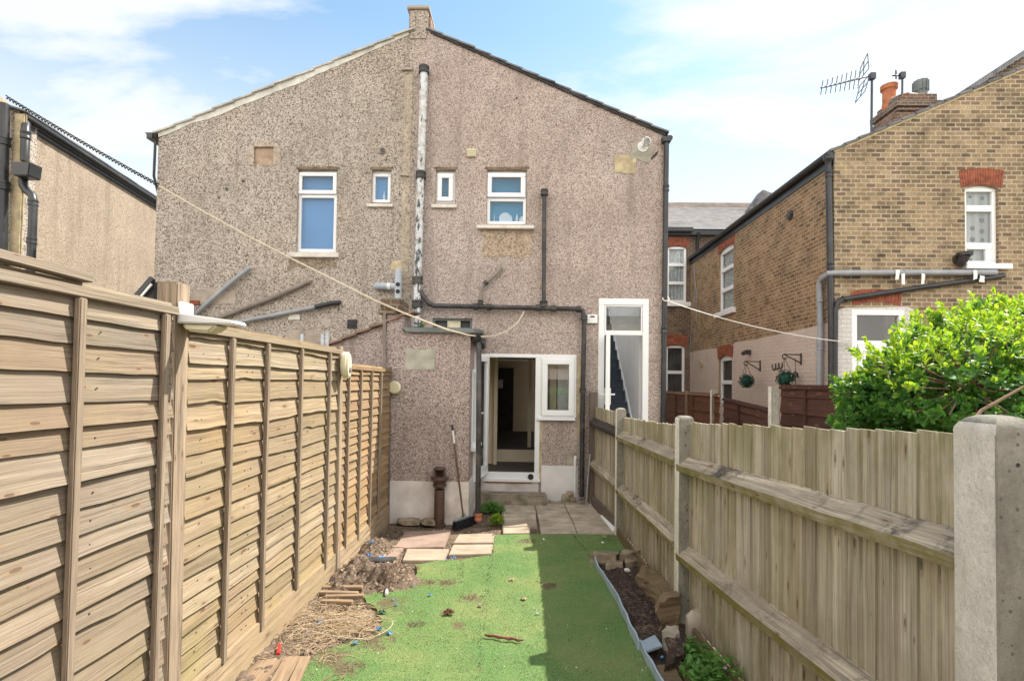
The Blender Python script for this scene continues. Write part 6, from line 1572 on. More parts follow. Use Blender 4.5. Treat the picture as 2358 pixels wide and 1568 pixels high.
# --- paving slabs
def slab(pts, z, th, mat, label, group=None, gap=.008):
    P = [onZ(x, y, z) for x, y in pts]; c_ = sum(P, Vector()) / len(P)
    P = [c_ + (p - c_) * (1 - gap / max(.05, (p - c_).length)) for p in P]
    m = MB(); m.prism([(p.x, p.y, z - th) for p in P], (0, 0, th)); o = m.build('paving_slab', mat, bevel=.006)
    o.rotation_euler = (0, 0, 0)
    return tag(o, label, 'paving slab', group)
ry = [1157, 1180, 1198, 1229]
cols = [(1160, 1154, 1152, 1150), (1230, 1236, 1240, 1245), (1298, 1308, 1318, 1330), (1372, 1392, 1410, 1432)]
rown = ('nearest the house wall', 'in the middle row', 'in the row next to the turf')
coln = ('left', 'middle', 'right')
for j in range(3):
    for i in range(3):
        if i == 0 and j > 0:
            continue
        a, b = cols[i], cols[i + 1]
        slab([(a[j+1], ry[j+1]), (b[j+1], ry[j+1]), (b[j], ry[j]), (a[j], ry[j])], .012 + U(-.002, .004), .05, M_SLABG, f'grey paving slab of the shaded patio, {coln[i]} slab {rown[j]}', 'grey patio slabs')
slab([(1156, 1197), (1236, 1195), (1234, 1181), (1158, 1183)], .012, .05, M_SLABG, 'grey patio slab just behind the two buff slabs at the weeds', 'grey patio slabs')
slab([(1155, 1213), (1238, 1211), (1236, 1196), (1158, 1198)], .014, .05, M_SLABY, 'narrow buff slab strip beside the weeds, behind its twin', 'buff paving slabs')
slab([(1157, 1228), (1222, 1227), (1222, 1212), (1157, 1214)], .02, .05, M_SLABY, 'buff slab in front of the weeds, touching the turf', 'buff paving slabs')
slab([(906, 1262), (1024, 1259), (1040, 1219), (932, 1223)], .012, .05, M_SLABR, 'rose brown paving slab in front of the iron vent stack', 'paving slabs on the soil')
slab([(1042, 1250), (1138, 1249), (1142, 1227), (1056, 1229)], .016, .05, M_SLABY, 'buff paving slab in front of the broom head', 'paving slabs on the soil')
slab([(1031, 1277), (1133, 1275), (1138, 1252), (1042, 1253)], .018, .05, M_SLABY, 'buff paving slab between the turf strip and the patchy lawn', 'paving slabs on the soil')
slab([(925, 1290), (1024, 1290), (1036, 1263), (936, 1262)], .014, .05, M_SLABY, 'buff paving slab in front of the rose brown one', 'paving slabs on the soil')
slab([(815, 1283), (914, 1282), (932, 1259), (838, 1257)], .012, .05, M_SLABR, 'half buried brown paving slab strewn with blue plastic by the fence', 'paving slabs on the soil')
q = [onZ(x, y, .03) for x, y in ((812, 1292), (905, 1294), (912, 1284), (828, 1282))]
m = MB(); m.prism([(p.x, p.y, .028) for p in q], (0, 0, .008)); tag(m.build('felt_strip', M_DARKPLATE, bevel=.002), 'black felt strip lying at the front of the half buried slab', 'felt strip')
# =================================================================== planting bed on the right
bp = [(1364, 1284), (1462, 1272), (1482, 1300), (1546, 1372), (1600, 1450), (1700, 1568), (1760, 1700), (1580, 1700), (1530, 1580), (1500, 1520), (1466, 1460), (1436, 1402), (1408, 1352), (1385, 1312)]
BP = [onZ(x, y, 0) for x, y in bp]
bm = bmesh.new(); bm.faces.new([bm.verts.new(p) for p in BP]); bmesh.ops.triangulate(bm, faces=bm.faces)
for ax, lo, hi in ((0, .3, 1.6), (1, 1.2, 6)):
    s_ = lo
    while s_ < hi:
        no = Vector((1, 0, 0)) if ax == 0 else Vector((0, 1, 0)); bmesh.ops.bisect_plane(bm, geom=bm.verts[:] + bm.edges[:] + bm.faces[:], plane_co=no * s_, plane_no=no); s_ += .025
for v in bm.verts:
    x, y = v.co.x, v.co.y; v.co.z = .006 + .022 * noise.noise(Vector((x * 9, y * 9, 0))) + .02 * noise.noise(Vector((x * 27, y * 27, 1))) + .01 * noise.noise(Vector((x * 70, y * 70, 1)))
bm.verts.index_update(); mb = MB(); mb.add([tuple(v.co) for v in bm.verts], [tuple(v.index for v in f.verts) for f in bm.faces]); bm.free()
tag(mb.build('bed_soil', M_SOILD, recalc=False, angle=180), kind='structure')
# wavy blue-grey edging strip, two lengths
def strip(pts, h, th, label):
    P = [onZ(x, y, 0) for x, y in pts]; Q_ = []
    for i in range(len(P) - 1):
        for k in range(6): Q_.append(P[i].lerp(P[i + 1], k / 6))
    Q_.append(P[-1]); n_ = len(Q_); vs, fs = [], []
    for i, p in enumerate(Q_):
        d = (Q_[min(i + 1, n_ - 1)] - Q_[max(i - 1, 0)]).normalized(); nn_ = Vector((-d.y, d.x, 0)) * th / 2
        wob = nn_.normalized() * .010 * noise.noise(p * 6); ln_ = nn_.normalized() * .018 * noise.noise(p * 3 + Vector((4, 4, 4)))
        hz = h * (1 + .25 * noise.noise(p * 2.5))
        for s_, z in ((-1, -.05), (1, -.05), (1, hz), (-1, hz)): r = p + wob + nn_ * s_ + (ln_ if z > 0 else Vector()); vs.append((r.x, r.y, z))
    for i in range(n_ - 1):
        for j in range(4): fs.append((i*4+j, i*4+(j+1)%4, (i+1)*4+(j+1)%4, (i+1)*4+j))
    fs += [(0, 1, 2, 3), ((n_-1)*4+3, (n_-1)*4+2, (n_-1)*4+1, (n_-1)*4)]
    m = MB(); m.add(vs, fs); return tag(m.build('lawn_edging', M_BLUEEDGE, angle=50), label, 'edging', 'blue grey edging along the turf')
strip([(1364, 1290), (1376, 1312), (1385, 1328), (1405, 1360), (1420, 1388), (1432, 1412), (1452, 1458), (1470, 1500)], .075, .014, 'long wavy blue grey edging strip between the turf and the soil bed')
strip([(1474, 1496), (1490, 1530), (1514, 1572), (1560, 1650), (1590, 1700)], .07, .014, 'short blue grey edging strip at the bottom, past the grey slab')
def hewn(pts, z0, z1, mat, name, label, cat, group=None, seed=1, amp=.012, lean=(0, 0, 0)):
    """rough-hewn stone or timber: prism subdivided and roughened"""
    bm = bmesh.new(); lo = [bm.verts.new((p.x, p.y, z0)) for p in pts]; hi = [bm.verts.new((p.x + lean[0], p.y + lean[1], z1)) for p in pts]
    n_ = len(pts); bm.faces.new(lo[::-1]); bm.faces.new(hi)
    for i in range(n_): bm.faces.new((lo[i], lo[(i+1)%n_], hi[(i+1)%n_], hi[i]))
    bmesh.ops.triangulate(bm, faces=bm.faces); bmesh.ops.subdivide_edges(bm, edges=bm.edges, cuts=5, use_grid_fill=True)
    for v in bm.verts:
        q = v.co * 9 + Vector((seed, seed * 2, 0)); q2 = v.co * 34 + Vector((seed, 0, seed)); v.co += Vector((noise.noise(q), noise.noise(q + Vector((9, 0, 0))), noise.noise(q + Vector((0, 9, 0))))) * amp * 1.8 + Vector((noise.noise(q2), noise.noise(q2 + Vector((9, 0, 0))), noise.noise(q2 + Vector((0, 9, 0))))) * amp * .6
    bm.verts.index_update(); m = MB(); m.add([tuple(v.co) for v in bm.verts], [tuple(v.index for v in f.verts) for f in bm.faces]); bm.free()
    return tag(m.build(name, mat, angle=30), label, cat, group)
def quadZ(x0, y0, x1, y1, z): return [onZ(x0, y1, z), onZ(x1, y1, z), onZ(x1, y0, z), onZ(x0, y0, z)]
Zq = lambda pts, z: [onZ(x, y, z) for x, y in pts]
hewn(Zq([(1360, 1276), (1422, 1278), (1424, 1269), (1366, 1268)], .10), .0, .10, M_STONE, 'edging_stone', 'flat topped sandstone block heading the bed, on the left', 'stone', 'stones at the head of the bed', 1)
hewn(Zq([(1428, 1278), (1474, 1270), (1472, 1262), (1430, 1268)], .11), .05, .115, M_STONE, 'edging_stone', 'sandstone block heading the bed, on the right by the fence', 'stone', 'stones at the head of the bed', 5)
hewn(Zq([(1394, 1302), (1432, 1300), (1434, 1290), (1396, 1290)], .04), -.03, .05, M_STONE, 'edging_stone', 'small lower sandstone under the left block', 'stone', 'stones at the head of the bed', 9)
hewn(Zq([(1440, 1298), (1474, 1292), (1472, 1282), (1440, 1286)], .05), -.03, .06, M_STONE, 'edging_stone', 'small lower sandstone by the base board', 'stone', 'stones at the head of the bed', 13)
hewn(Zq([(1464, 1318), (1478, 1306), (1500, 1304), (1556, 1366), (1536, 1392)], .11), -.02, .12, M_SLEEPER, 'timber_sleeper', 'rotten timber sleeper lying along the bed below the fence', 'timber', None, 3, .03)
hewn(Zq([(1514, 1458), (1556, 1452), (1560, 1438), (1520, 1440)], .0), -.04, .24, M_SLEEPER, 'log_stump', 'upright split log end leaning on the concrete post', 'log', None, 17, .026, (.02, .03, 0))
q = onZ(1596, 1470, .0); m = MB(); m.blob((q.x + .03, q.y + .02, .07), (.085, .055, .15), 5, 3, .35, 1.7, flat=.85); tag(m.build('boulder', M_STONEP), 'pale rounded stone standing at the foot of the near fence beside the concrete post', 'stone')
hewn(Zq([(1530, 1502), (1568, 1506), (1570, 1490), (1536, 1486)], .0), -.03, .13, M_STONEP, 'broken_block', 'broken block with a pale pointed top in the bed', 'stone', None, 23, .018, (-.01, .02, 0))
hewn(Zq([(1534, 1560), (1576, 1548), (1572, 1520), (1538, 1518)], .0), -.03, .13, M_SOILD, 'dark_clod', 'dark clod of soil in front of the broken block', 'soil clod', None, 29, .02)
m = MB(); P_ = Zq([(1476, 1478), (1508, 1466), (1526, 1496), (1492, 1512)], .05); m.prism([(p.x, p.y, .04 + .012 * i) for i, p in enumerate(P_)], (0, 0, .018)); tag(m.build('grey_slab_offcut', M_BLUEEDGE, bevel=.004), 'thin grey slab offcut bridging the blue edging and the soil', 'slab')
for k, (pts, lab) in enumerate((([(1510, 1530), (1552, 1526), (1610, 1640), (1560, 1650)], 'mossy plank in the bed beside the blue edging'), ([(1556, 1526), (1578, 1526), (1660, 1640), (1625, 1650)], 'second mossy plank in the bed under the wild geranium'))):
    m = MB(); m.prism([(p.x, p.y, .02) for p in Zq(pts, .04)], (0, 0, .022)); tag(m.build('bed_plank', M_SLEEPER, bevel=.004), lab, 'plank')
m = MB(); q = onZ(1444, 1312, .03); m.blob((q.x, q.y, .03), (.03, .022, .02), 2, 2, .5, 2); tag(m.build('white_lump', M_WHITEP), 'white lump lying at the head of the soil bed', 'rubble')
q = onZ(1500, 1515, .05); m = MB(); m.blob((q.x + .07, q.y + .0, .06), (.014, .010, .010), 3, 1, .5); tag(m.build('bottle_cap', M_BLUEPL), 'bright blue scrap at the end of the grey slab offcut', 'plastic scrap')
# dry roots in the bed
m = MB()
for k in range(60):
    t = rnd(); cx_, cy_ = 1415 + 110 * t + U(-35, 35), 1330 + 170 * t + U(-15, 15); p = onZ(cx_, cy_, .02); an = U(0, 6.28); l_ = U(.04, .14); pts = []
    if not in_poly(np.array([p.x]), np.array([p.y]), [(v.x, v.y) for v in BP])[0]: continue
    for i in range(5): pts.append((p.x + math.cos(an) * l_ * (i / 4 - .5) + U(-.01, .01), p.y + math.sin(an) * l_ * (i / 4 - .5) + U(-.01, .01), .028 + .02 * math.sin(i * .8) + U(0, .01)))
    m.tube(pts, U(.0007, .0016), 4)
tag(m.build('dry_roots', M_ROOT), 'tangle of thin dry roots over the dark soil of the bed', 'dry roots', kind='stuff')

# =================================================================== wild plants
def leafy(name, base, n, spread, h, size, mat, label, cat, lobes=False, petals=(), stemmat=None):
    t = thing(name, label, cat, tuple(base)); mb = MB(); st = MB(); base = Vector(base)
    for k in range(n):
        an = U(0, 6.28); r = spread * math.sqrt(rnd()); hz = h * U(.25, 1.0) * (1 - .5 * (r / spread) ** 2)
        tip = base + Vector((math.cos(an) * r, math.sin(an) * r * .8, hz))
        if k % 3 == 0: st.tube([tuple(base + Vector((math.cos(an) * r * .25, math.sin(an) * r * .2, 0))), tuple(base.lerp(tip, .55) + Vector((0, 0, hz * .15))), tuple(tip)], .002, 4)
        up = Vector((U(-.6, .6), U(-.6, .6), 1)).normalized(); s_ = size * U(.6, 1.2)
        e1 = up.cross(Vector((math.cos(an), math.sin(an), .2))).normalized(); e2 = up.cross(e1)
        if lobes:
            for j in range(5):
                a0 = (j - 2) * .72; dv = e1 * math.sin(a0) + e2 * math.cos(a0); sv = e1 * math.cos(a0) - e2 * math.sin(a0)
                mb.add([tip, tip + dv * s_ * .6 + sv * s_ * .2, tip + dv * s_, tip + dv * s_ * .6 - sv * s_ * .2], [(0, 1, 2, 3)])
        else:
            mb.add([tip, tip + e2 * s_ * .5 + e1 * s_ * .3, tip + e2 * s_, tip + e2 * s_ * .5 - e1 * s_ * .3], [(0, 1, 2, 3)])
    mb.build('foliage', mat, t, recalc=False, smooth=False); st.build('stems', stemmat or mat, t)
    for (dx, dy, dz) in petals:
        m = MB(); c_ = base + Vector((dx, dy, dz))
        for j in range(5):
            a0 = j * 1.257; dv = Vector((math.cos(a0), -.25, math.sin(a0))); sv = Vector((-math.sin(a0), 0, math.cos(a0)))
            m.add([c_, c_ + dv * .008 + sv * .004, c_ + dv * .012, c_ + dv * .008 - sv * .004], [(0, 1, 2, 3)])
        m.build('flower', M_PETAL, t, recalc=False)
    return t
q = onZ(1628, 1568, .0)
leafy('wild_geranium', (q.x + .03, q.y - .05, .0), 260, .22, .22, .028, M_LEAFW, 'wild geranium with lobed leaves and tiny pink flowers at the foot of the near fence', 'plant', True, ((.0, -.16, .20), (.22, -.08, .17)))
q = onZ(1575, 1520, 0); leafy('wild_geranium', (q.x + .05, q.y - .05, .02), 90, .12, .17, .028, M_LEAFW, 'smaller wild geranium sprig against the pale boulder', 'plant', True)
q = onZ(1130, 1180, 0); leafy('weed_clump', (q.x + .02, q.y + .02, 0), 380, .20, .17, .045, M_LEAFW, 'dark green weed clump behind the downpipe foot by the step', 'weed')
q = onZ(1144, 1208, 0); leafy('weed_clump', (q.x, q.y, 0), 300, .12, .18, .035, M_LEAFN, 'bright yellow green weed clump in the sun beside the buff slabs', 'weed')
q = onZ(1072, 1196, 0); leafy('weed_clump', (q.x, 6.80, 0), 40, .05, .22, .03, M_LEAFW, 'thin weed sprig growing behind the broom head', 'weed')
q = onZ(1408, 1240, 0); leafy('moss_tuft', (q.x - .0, q.y, 0), 500, .13, .05, .018, M_BLADE, 'dark green tuft of turf at the foot of the slim concrete post', 'grass tuft')
q = onY(968, 752, YO + .25); leafy('roof_weed', (q.x, YO + .3, q.z - .02), 60, .07, .14, .03, M_LEAFW, 'small weed growing on the outhouse roof at the soil pipe', 'weed')

# =================================================================== loose things by the house
# cast iron vent stack
q = onZ(1011, 1209, 0); sx_, sy_ = q.x, YO - .10
vs_ = thing('vent_stack', 'rusty brown cast iron vent stack with an open hooded top against the outhouse', 'vent pipe', (sx_, sy_, 0))
zt = onY(1012, 1079, sy_).z; zc1 = onY(1012, 1103, sy_).z
m = MB(); m.lathe((sx_, sy_, -.03), [(.085, 0), (.085, .045), (.068, .05), (.066, zc1 - .10), (.068, zc1 - .10)], 20); m.build('pipe', M_IRON, vs_)
m = MB(); m.lathe((sx_, sy_, zc1 - .10), [(.066, 0), (.088, .012), (.088, .035), (.074, .045), (.092, .085), (.115, .10), (.115, .125), (.066, .135)], 20); m.build('collar', M_IRON, vs_)
m = MB(); hh = zt - zc1 - .02
for i in range(13):
    a0, a1 = RAD(-40 + i * 20), RAD(-40 + (i + 1) * 20)
    m.prism([(sx_ + .072 * math.cos(a0), sy_ + .072 * math.sin(a0), zc1 + .03), (sx_ + .072 * math.cos(a1), sy_ + .072 * math.sin(a1), zc1 + .03), (sx_ + .054 * math.cos(a1), sy_ + .054 * math.sin(a1), zc1 + .03), (sx_ + .054 * math.cos(a0), sy_ + .054 * math.sin(a0), zc1 + .03)], (0, 0, hh))
m.lathe((sx_, sy_, zt - .01), [(.076, 0), (.080, .012), (.064, .03), (.0, .036)], 20); m.build('hood', M_IRON, vs_)
# broom
b0, b1 = onY(1041, 978, YO - .04), onZ(1066, 1195, .07)
b1 = Vector((b1.x, YO - .30, .09)); q = onZ(1066, 1207, 0); b1.x = q.x; b1.y = q.y + .03
br = thing('broom', 'broom with a brown stick and black bristles leaning on the outhouse wall', 'broom', (b1.x, b1.y, 0))
d = (b0 - b1)
m = MB(); m.tube([tuple(b1), tuple(b1 + d * .80)], .012, 8); m.build('handle', M_BROWNSTICK, br)
m = MB(); m.tube([tuple(b1 + d * .80), tuple(b1 + d * .94)], .0135, 8); m.build('white_sleeve', M_WHITEP, br)
m = MB(); m.tube([tuple(b1 + d * .94), tuple(b1 + d)], .0135, 8); m.build('grip', M_BLACKCORD, br)
h0, h1 = onZ(1046, 1212, .03), onZ(1088, 1198, .03)
hd = (h1 - h0); hd.normalize(); hs = hd.cross(Vector((0, 0, 1)))
m = MB(); m.bar(h0 + Vector((0, 0, .068)), h1 + Vector((0, 0, .068)), .055, .024, (0, 0, 1)); m.build('head', M_GALV, br, bevel=.008)
m = MB()
for k in range(900):
    t = rnd(); w_ = U(-.028, .028); p = h0.lerp(h1, t) + hs * w_ + Vector((0, 0, .056)); fl_ = hs * (w_ * .9 + .012) + hd * (t - .5) * .05
    m.add([p, p + hd * .006, p + fl_ + Vector((0, 0, -.092 + U(0, .010))), p + fl_ + hd * -.004 + Vector((0, 0, -.090))], [(0, 1, 2, 3)])
m.build('bristles', M_BRISTLE, br, recalc=False)
# white plank leaning on the fence, and a thin pole
P_ = [onZ(1384.5, 1184, .02), onZ(1414, 1222, .0)]
m = MB(); a_, b_ = onZ(1386, 1190, 0), onZ(1413, 1226, 0); m.prism([tuple(a_ + Vector((-.03, 0, .01))), tuple(b_ + Vector((-.02, 0, .01))), tuple(b_ + Vector((.06, .02, .10))), tuple(a_ + Vector((.05, .02, .10)))], (.012, .0, -.006)); tag(m.build('white_plank', M_UPVC, bevel=.003), 'short white board leaning on the fence foot by the slim concrete post', 'plank')
p0, p1 = onZ(1341, 1148, 0), onY(1359, 1045, 8.0); p0.y = 7.95
m = MB(); m.tube([tuple(p0), tuple(p1)], .012, 8); tag(m.build('metal_pole', M_GALV), 'thin grey metal pole leaning against the black pipe', 'pole')
for k, (px, py, r, lab) in enumerate(((1302, 1148, (.075, .06, .09), 'lower left stone of the small heap beside the back step'), (1318, 1150, (.07, .05, .055), 'lower right stone of the small heap beside the back step'), (1312, 1136, (.07, .05, .05), 'topmost stone of the small heap beside the back step'))):
    q = onY(px, py, 8.08); m = MB(); m.blob((q.x, 8.08, max(.03, q.z)), r, k * 3 + 1, 2, .35, 1.8, flat=.78); tag(m.build('stone', M_STONE), lab, 'stone', 'stones beside the back step')
q0, q1 = onZ(1262, 1158, 0), onZ(1362, 1158, 0); hewn([Vector((q0.x, 7.98, 0)), Vector((q1.x - .1, 7.98, 0)), Vector((q1.x - .1, 8.12, 0)), Vector((q0.x, 8.12, 0))], -.04, .03, M_CONCSTEP, 'kerb_stone', 'low dark kerb along the foot of the white painted wall', 'kerb', None, 31, .012)

# =================================================================== clothes lines
r0, r1 = onY(1207, 713, YW - .06), onY(935, 722, YO + .1)
lo_ = onY(1117, 776, 7.55)
pts = [tuple(r0)]
def bez(a, b, c_, n=14): return [a.lerp(b, t / n).lerp(b.lerp(c_, t / n), t / n) for t in range(1, n + 1)]
c1 = onY(1196, 742, 8.0); c2 = onY(1165, 772, 7.8); c3 = onY(1117, 776, 7.5); c4 = onY(1060, 769, 7.2)
path = [r0, onY(1204, 724, 8.05), onY(1190, 746, 7.75), onY(1165, 764, 7.35), onY(1140, 773, 7.0), onY(1117, 775.5, 6.78), onY(1080, 772, 6.71), onY(1030, 759, 6.69), onY(985, 742, 6.69), onY(930, 721, 6.70), onY(860, 690, 6.8), onY(780, 650, 7.05), onY(670, 595, 7.3), onY(560, 538, 7.45), onY(450, 477, 7.55), onY(366, 428, 7.6)]
m = MB(); m.tube([tuple(p) for p in path], [.0095] * 7 + [.0135] * 9, 6); tag(m.build('clothes_line', M_ROPE), 'cream rope clothes line sagging across the pebbledash house front', 'rope', 'clothes lines')
# the line's twisted dark length to the cream house
m = MB(); far = [onY(366 + (14 - 366) * k / 40, 428 + (224 - 428) * k / 40 + 3 * math.sin(k / 40 * 3.14), 7.6) for k in range(41)]
for s_ in (0, 1):
    pts = []
    for k in range(401):
        t = k / 400; p = far[0].lerp(far[-1], t); i = min(39, int(t * 40)); p = far[i].lerp(far[i + 1], t * 40 - i)
        a0 = t * 150 + s_ * math.pi; pts.append(tuple(p + Vector((0, math.cos(a0) * .014, math.sin(a0) * .024))))
    m.tube(pts, .009, 4)
tag(m.build('twisted_cable', M_BLACKCORD), 'dark twisted cable from the cream house chimney to the grey wall corner', 'cable')
e0, e1 = onY(1531, 691, YW - .02), onY(1962, 789, YG - .05)
m = MB(); m.tube([tuple(p) for p in sag(e0, e1, .10, 30)], .009, 5)
m.tube(arc(e0 + Vector((.0, -.06, .01)), .05, 0, 360, 10, (1, 0, 0), (0, .6, .8)), .009, 5); tag(m.build('clothes_line', M_CORD), 'thin white line from the black corner downpipe to the brick house door', 'rope', 'clothes lines')

# =================================================================== bush over the fence
def grow_bush():
    root = thing('bush', 'large evergreen bush with glossy green leaves and bright yellow green new shoots behind the fence', 'bush', (2.6, 3.0, 0))
    old, new, tw = MB(), MB(), MB()
    YB = 2.95
    lobes = []
    # lobes placed from the outline of the crown: centre x, y (survey), depth, radius
    for px, py, Y, r in ((2060, 905, 2.9, .30), (2150, 880, 2.7, .36), (2010, 940, 3.0, .22), (2150, 812, 3.0, .21), (2250, 828, 3.0, .26), (2230, 900, 2.5, .36), (2340, 805, 3.0, .27), (2330, 860, 2.6, .40), (2420, 855, 2.9, .38), (2440, 920, 2.6, .42), (2100, 985, 2.8, .28), (2240, 1010, 2.6, .32), (2350, 1010, 2.5, .32),
                         (1985, 985, 2.8, .14), (2195, 755, 3.0, .13), (2340, 735, 3.0, .13), (2240, 740, 3.05, .12), (2120, 790, 2.9, .10), (2050, 860, 2.8, .11), (1975, 905, 2.9, .11), (2285, 720, 3.1, .10), (2030, 1030, 2.9, .25), (2500, 900, 3.2, .45), (2480, 1000, 3.0, .5)):
        lobes.append((onY(px, py, Y), r))
    def leaf(mb, p, dv, up, L):
        sv = dv.cross(up).normalized(); up = sv.cross(dv).normalized(); w = L * .24
        prof = ((0, .05), (.3, .62), (.62, 1.0), (.85, .75), (1.0, .0))
        mid = [p + dv * L * t + up * (L * .14 * math.sin(t * 2.6)) for t, _ in prof]
        vs, fs = [], []
        for (t, k), c_ in zip(prof, mid): vs += [c_ - sv * w * k + up * w * .22 * k, c_, c_ + sv * w * k + up * w * .22 * k]
        for i in range(4): a = i * 3; fs += [(a, a+1, a+4, a+3), (a+1, a+2, a+5, a+4)]
        mb.add(vs, fs)
    for ci, (c_, r) in enumerate(lobes):
        nros = int(135 * (r / .3) ** 2) + 12
        for k in range(nros):
            v = Vector((random.gauss(0, 1), random.gauss(0, 1), random.gauss(0, 1))).normalized()
            if v.z < -.6: v.z *= .3; v.normalize()
            rr = r * (U(.62, 1.04) if rnd() < .8 else U(.3, .7))
            p = c_ + v * rr
            # skip rosettes buried deep in other lobes
            deep = sum(1 for c2, r2 in lobes if (p - c2).length < r2 * .62)
            if deep > 2: continue
            ax = (v + Vector((U(-.4, .4), U(-.4, .4), U(.1, .9)))).normalized()
            e1 = ax.cross(Vector((.3, .2, .9))).normalized(); e2 = ax.cross(e1)
            top = noise.noise(p * 2.1) * .5 + (p.z - 1.75) * .9 + v.z * .4 + U(-.25, .25)
            young = top > .36 and rr > r * .72
            nl = random.randint(9, 14); L0 = U(.032, .045) * (1.0 if not young else .9)
            for j in range(nl):
                a0 = j * 2.4 + U(-.3, .3); el = .25 + 1.0 * j / nl + U(-.15, .15)
                dv = (e1 * math.cos(a0) + e2 * math.sin(a0)) * math.cos(el) + ax * math.sin(el)
                leaf(new if young or (top > .05 and j > nl * .75) else old, p - ax * .03 + ax * .055 * j / nl, dv.normalized(), ax, L0 * U(.75, 1.15))
            if k % 3 == 0: tw.tube([tuple(c_ + (p - c_) * .35), tuple(p - ax * .05)], [.005, .003], 5, False)
    old.build('foliage', M_LEAF, root, recalc=False); tag(new.build('new_shoots', M_LEAFN, root, recalc=False), 'bright yellow green young leaf rosettes')
    base = Vector((2.75, 3.0, -.07))
    for c_, r in lobes:
        if r < .2: continue
        p = base + Vector((U(-.2, .2), U(-.2, .2), 0)); mid = p.lerp(c_, .5) + Vector((U(-.1, .1), U(-.1, .1), .12))
        tw.tube([tuple(p), tuple(mid), tuple(c_)], [.022, .013, .006], 7)
    q0, q1, q2 = onY(2200, 1020, 2.05), onY(2260, 945, 2.1), onY(2358, 890, 2.15)
    tw.tube([tuple(onY(2175, 1080, 2.1)), tuple(q0), tuple(q1), tuple(q2)], [.010, .009, .007, .005], 6)
    tw.build('branches', M_TWIG, root)
grow_bush()

# =================================================================== rubbish on the ground
# boards at the lower left
gb = thing('pallet_boards', 'row of short pale pallet boards on the ground at the lower left', 'boards', tuple(onZ(640, 1540, .0)))
for i, ((xa, ya_), (xb, yb_), (xc, yc), (xd, yd)) in enumerate((((606, 1512), (655, 1512), (600, 1590), (520, 1590)), ((658, 1513), (690, 1513), (655, 1590), (605, 1590)), ((693, 1513), (714, 1513), (690, 1568), (662, 1580)))):
    P_ = [onZ(x, y, .03) for x, y in ((xa, ya_), (xb, yb_), (xc, yc), (xd, yd))]; m = MB(); L_ = (P_[0] - P_[3]).length; w_ = (P_[0] - P_[1]).length
    m.bar((P_[2] + P_[3]) / 2, (P_[0] + P_[1]) / 2, w_ * 1.1, .022, (0, 0, 1)); m.build('board', M_OFFCUT, gb, bevel=.003)
for k, (x0, y0, x1, y1, w_, lab) in enumerate(((745, 1352, 835, 1352, .055, 'long split wood offcut at the back of the small pile'), (735, 1364, 825, 1366, .05, 'middle split wood offcut of the small pile'), (748, 1374, 838, 1372, .045, 'front right split wood offcut of the small pile'), (740, 1384, 812, 1386, .05, 'front wood offcut of the small pile'))):
    a_, b_ = onZ(x0, y0, .055), onZ(x1, y1, .055); m = MB(); m.bar(a_, b_, w_, .028, (0.1 * k, 0, 1)); tag(m.build('wood_offcut', M_OFFCUT, bevel=.004), lab, 'wood offcut', 'split wood offcuts by the fence')
# straw and root tangle
m = MB()
for k in range(1000):
    t = rnd(); cx_ = random.gauss(800, 36) if t < .6 else random.gauss(705, 45); cy_ = random.gauss(1436, 17) if t < .6 else random.gauss(1455, 32)
    p = onZ(cx_, cy_, .0); 
    if p.x < XF + .06: continue
    bz = soil_z(p.x, p.y); an = random.gauss(0.1, .7) ; l_ = U(.04, .2); pts = []; cv = U(-2.2, 2.2); h_ = U(.0, .04)
    for i in range(6):
        s_ = i / 5 - .5; aa_ = an + cv * s_; q = (p.x + math.cos(aa_) * l_ * s_, p.y + math.sin(aa_) * l_ * s_, max(bz, -.005) + .012 + h_ * (1 - 3 * s_ * s_)); pts.append(q)
    m.tube(pts, U(.0009, .002), 3, False)
tag(m.build('straw_tangle', M_STRAW), 'tangle of dry straw and roots between the fence and the lawn', 'straw', kind='stuff')
m = MB(); p = onZ(800, 1440, .05); pts = []
for k in range(60):
    a0 = k / 59 * 5.2 + 2.2; pts.append((p.x + .32 * math.cos(a0) + .02 * math.sin(a0 * 3), p.y + .17 * math.sin(a0), .05 + .02 * math.sin(a0 * 2)))
m.tube(pts, .002, 5); m.tube([tuple(onZ(754, 1345, .3)), tuple(onZ(750, 1400, .12)), tuple(onZ(735, 1430, .05)), pts[-1]], .002, 5); tag(m.build('wire_loop', M_ROPE), 'loop of pale cord lying on the straw', 'cord')
# crumbs of bark, soil and chippings
def crumbs(name, N, poly, mat, label, s0, s1, seed, zf, kind='stuff', cat='rubble'):
    random.seed(seed); mb = MB(); pv = np.array([(p.x, p.y) for p in poly]); lo_, hi_ = pv.min(0), pv.max(0); k = 0
    while k < N:
        x, y = U(lo_[0], hi_[0]), U(lo_[1], hi_[1])
        if not in_poly(np.array([x]), np.array([y]), pv)[0]: k += .2; continue
        k += 1; s_ = U(s0, s1); z = zf(x, y); c_ = Vector((x, y, z + s_ * .3)); e = [Vector((U(-1, 1), U(-1, 1), U(-.6, .6))).normalized() * s_ * U(.5, 1) for _ in range(4)]
        mb.add([c_ + v for v in e], [(0, 1, 2), (0, 2, 3), (0, 3, 1), (1, 3, 2)])
    o = mb.build(name, mat, recalc=False, smooth=False); return tag(o, label, cat, kind=kind)
sp_ = Zq([(640, 1560), (690, 1560), (760, 1490), (870, 1455), (860, 1395), (950, 1335), (950, 1295), (1030, 1215), (880, 1225), (790, 1320), (740, 1380)], 0)
crumbs('soil_crumbs', 2600, sp_, M_SOIL, 'soil crumbs and small stones along the fence', .006, .02, 3, soil_z)
crumbs('wood_chips', 330, sp_, M_STRAW, 'pale wood chips and shreds on the soil by the fence', .010, .03, 4, soil_z)
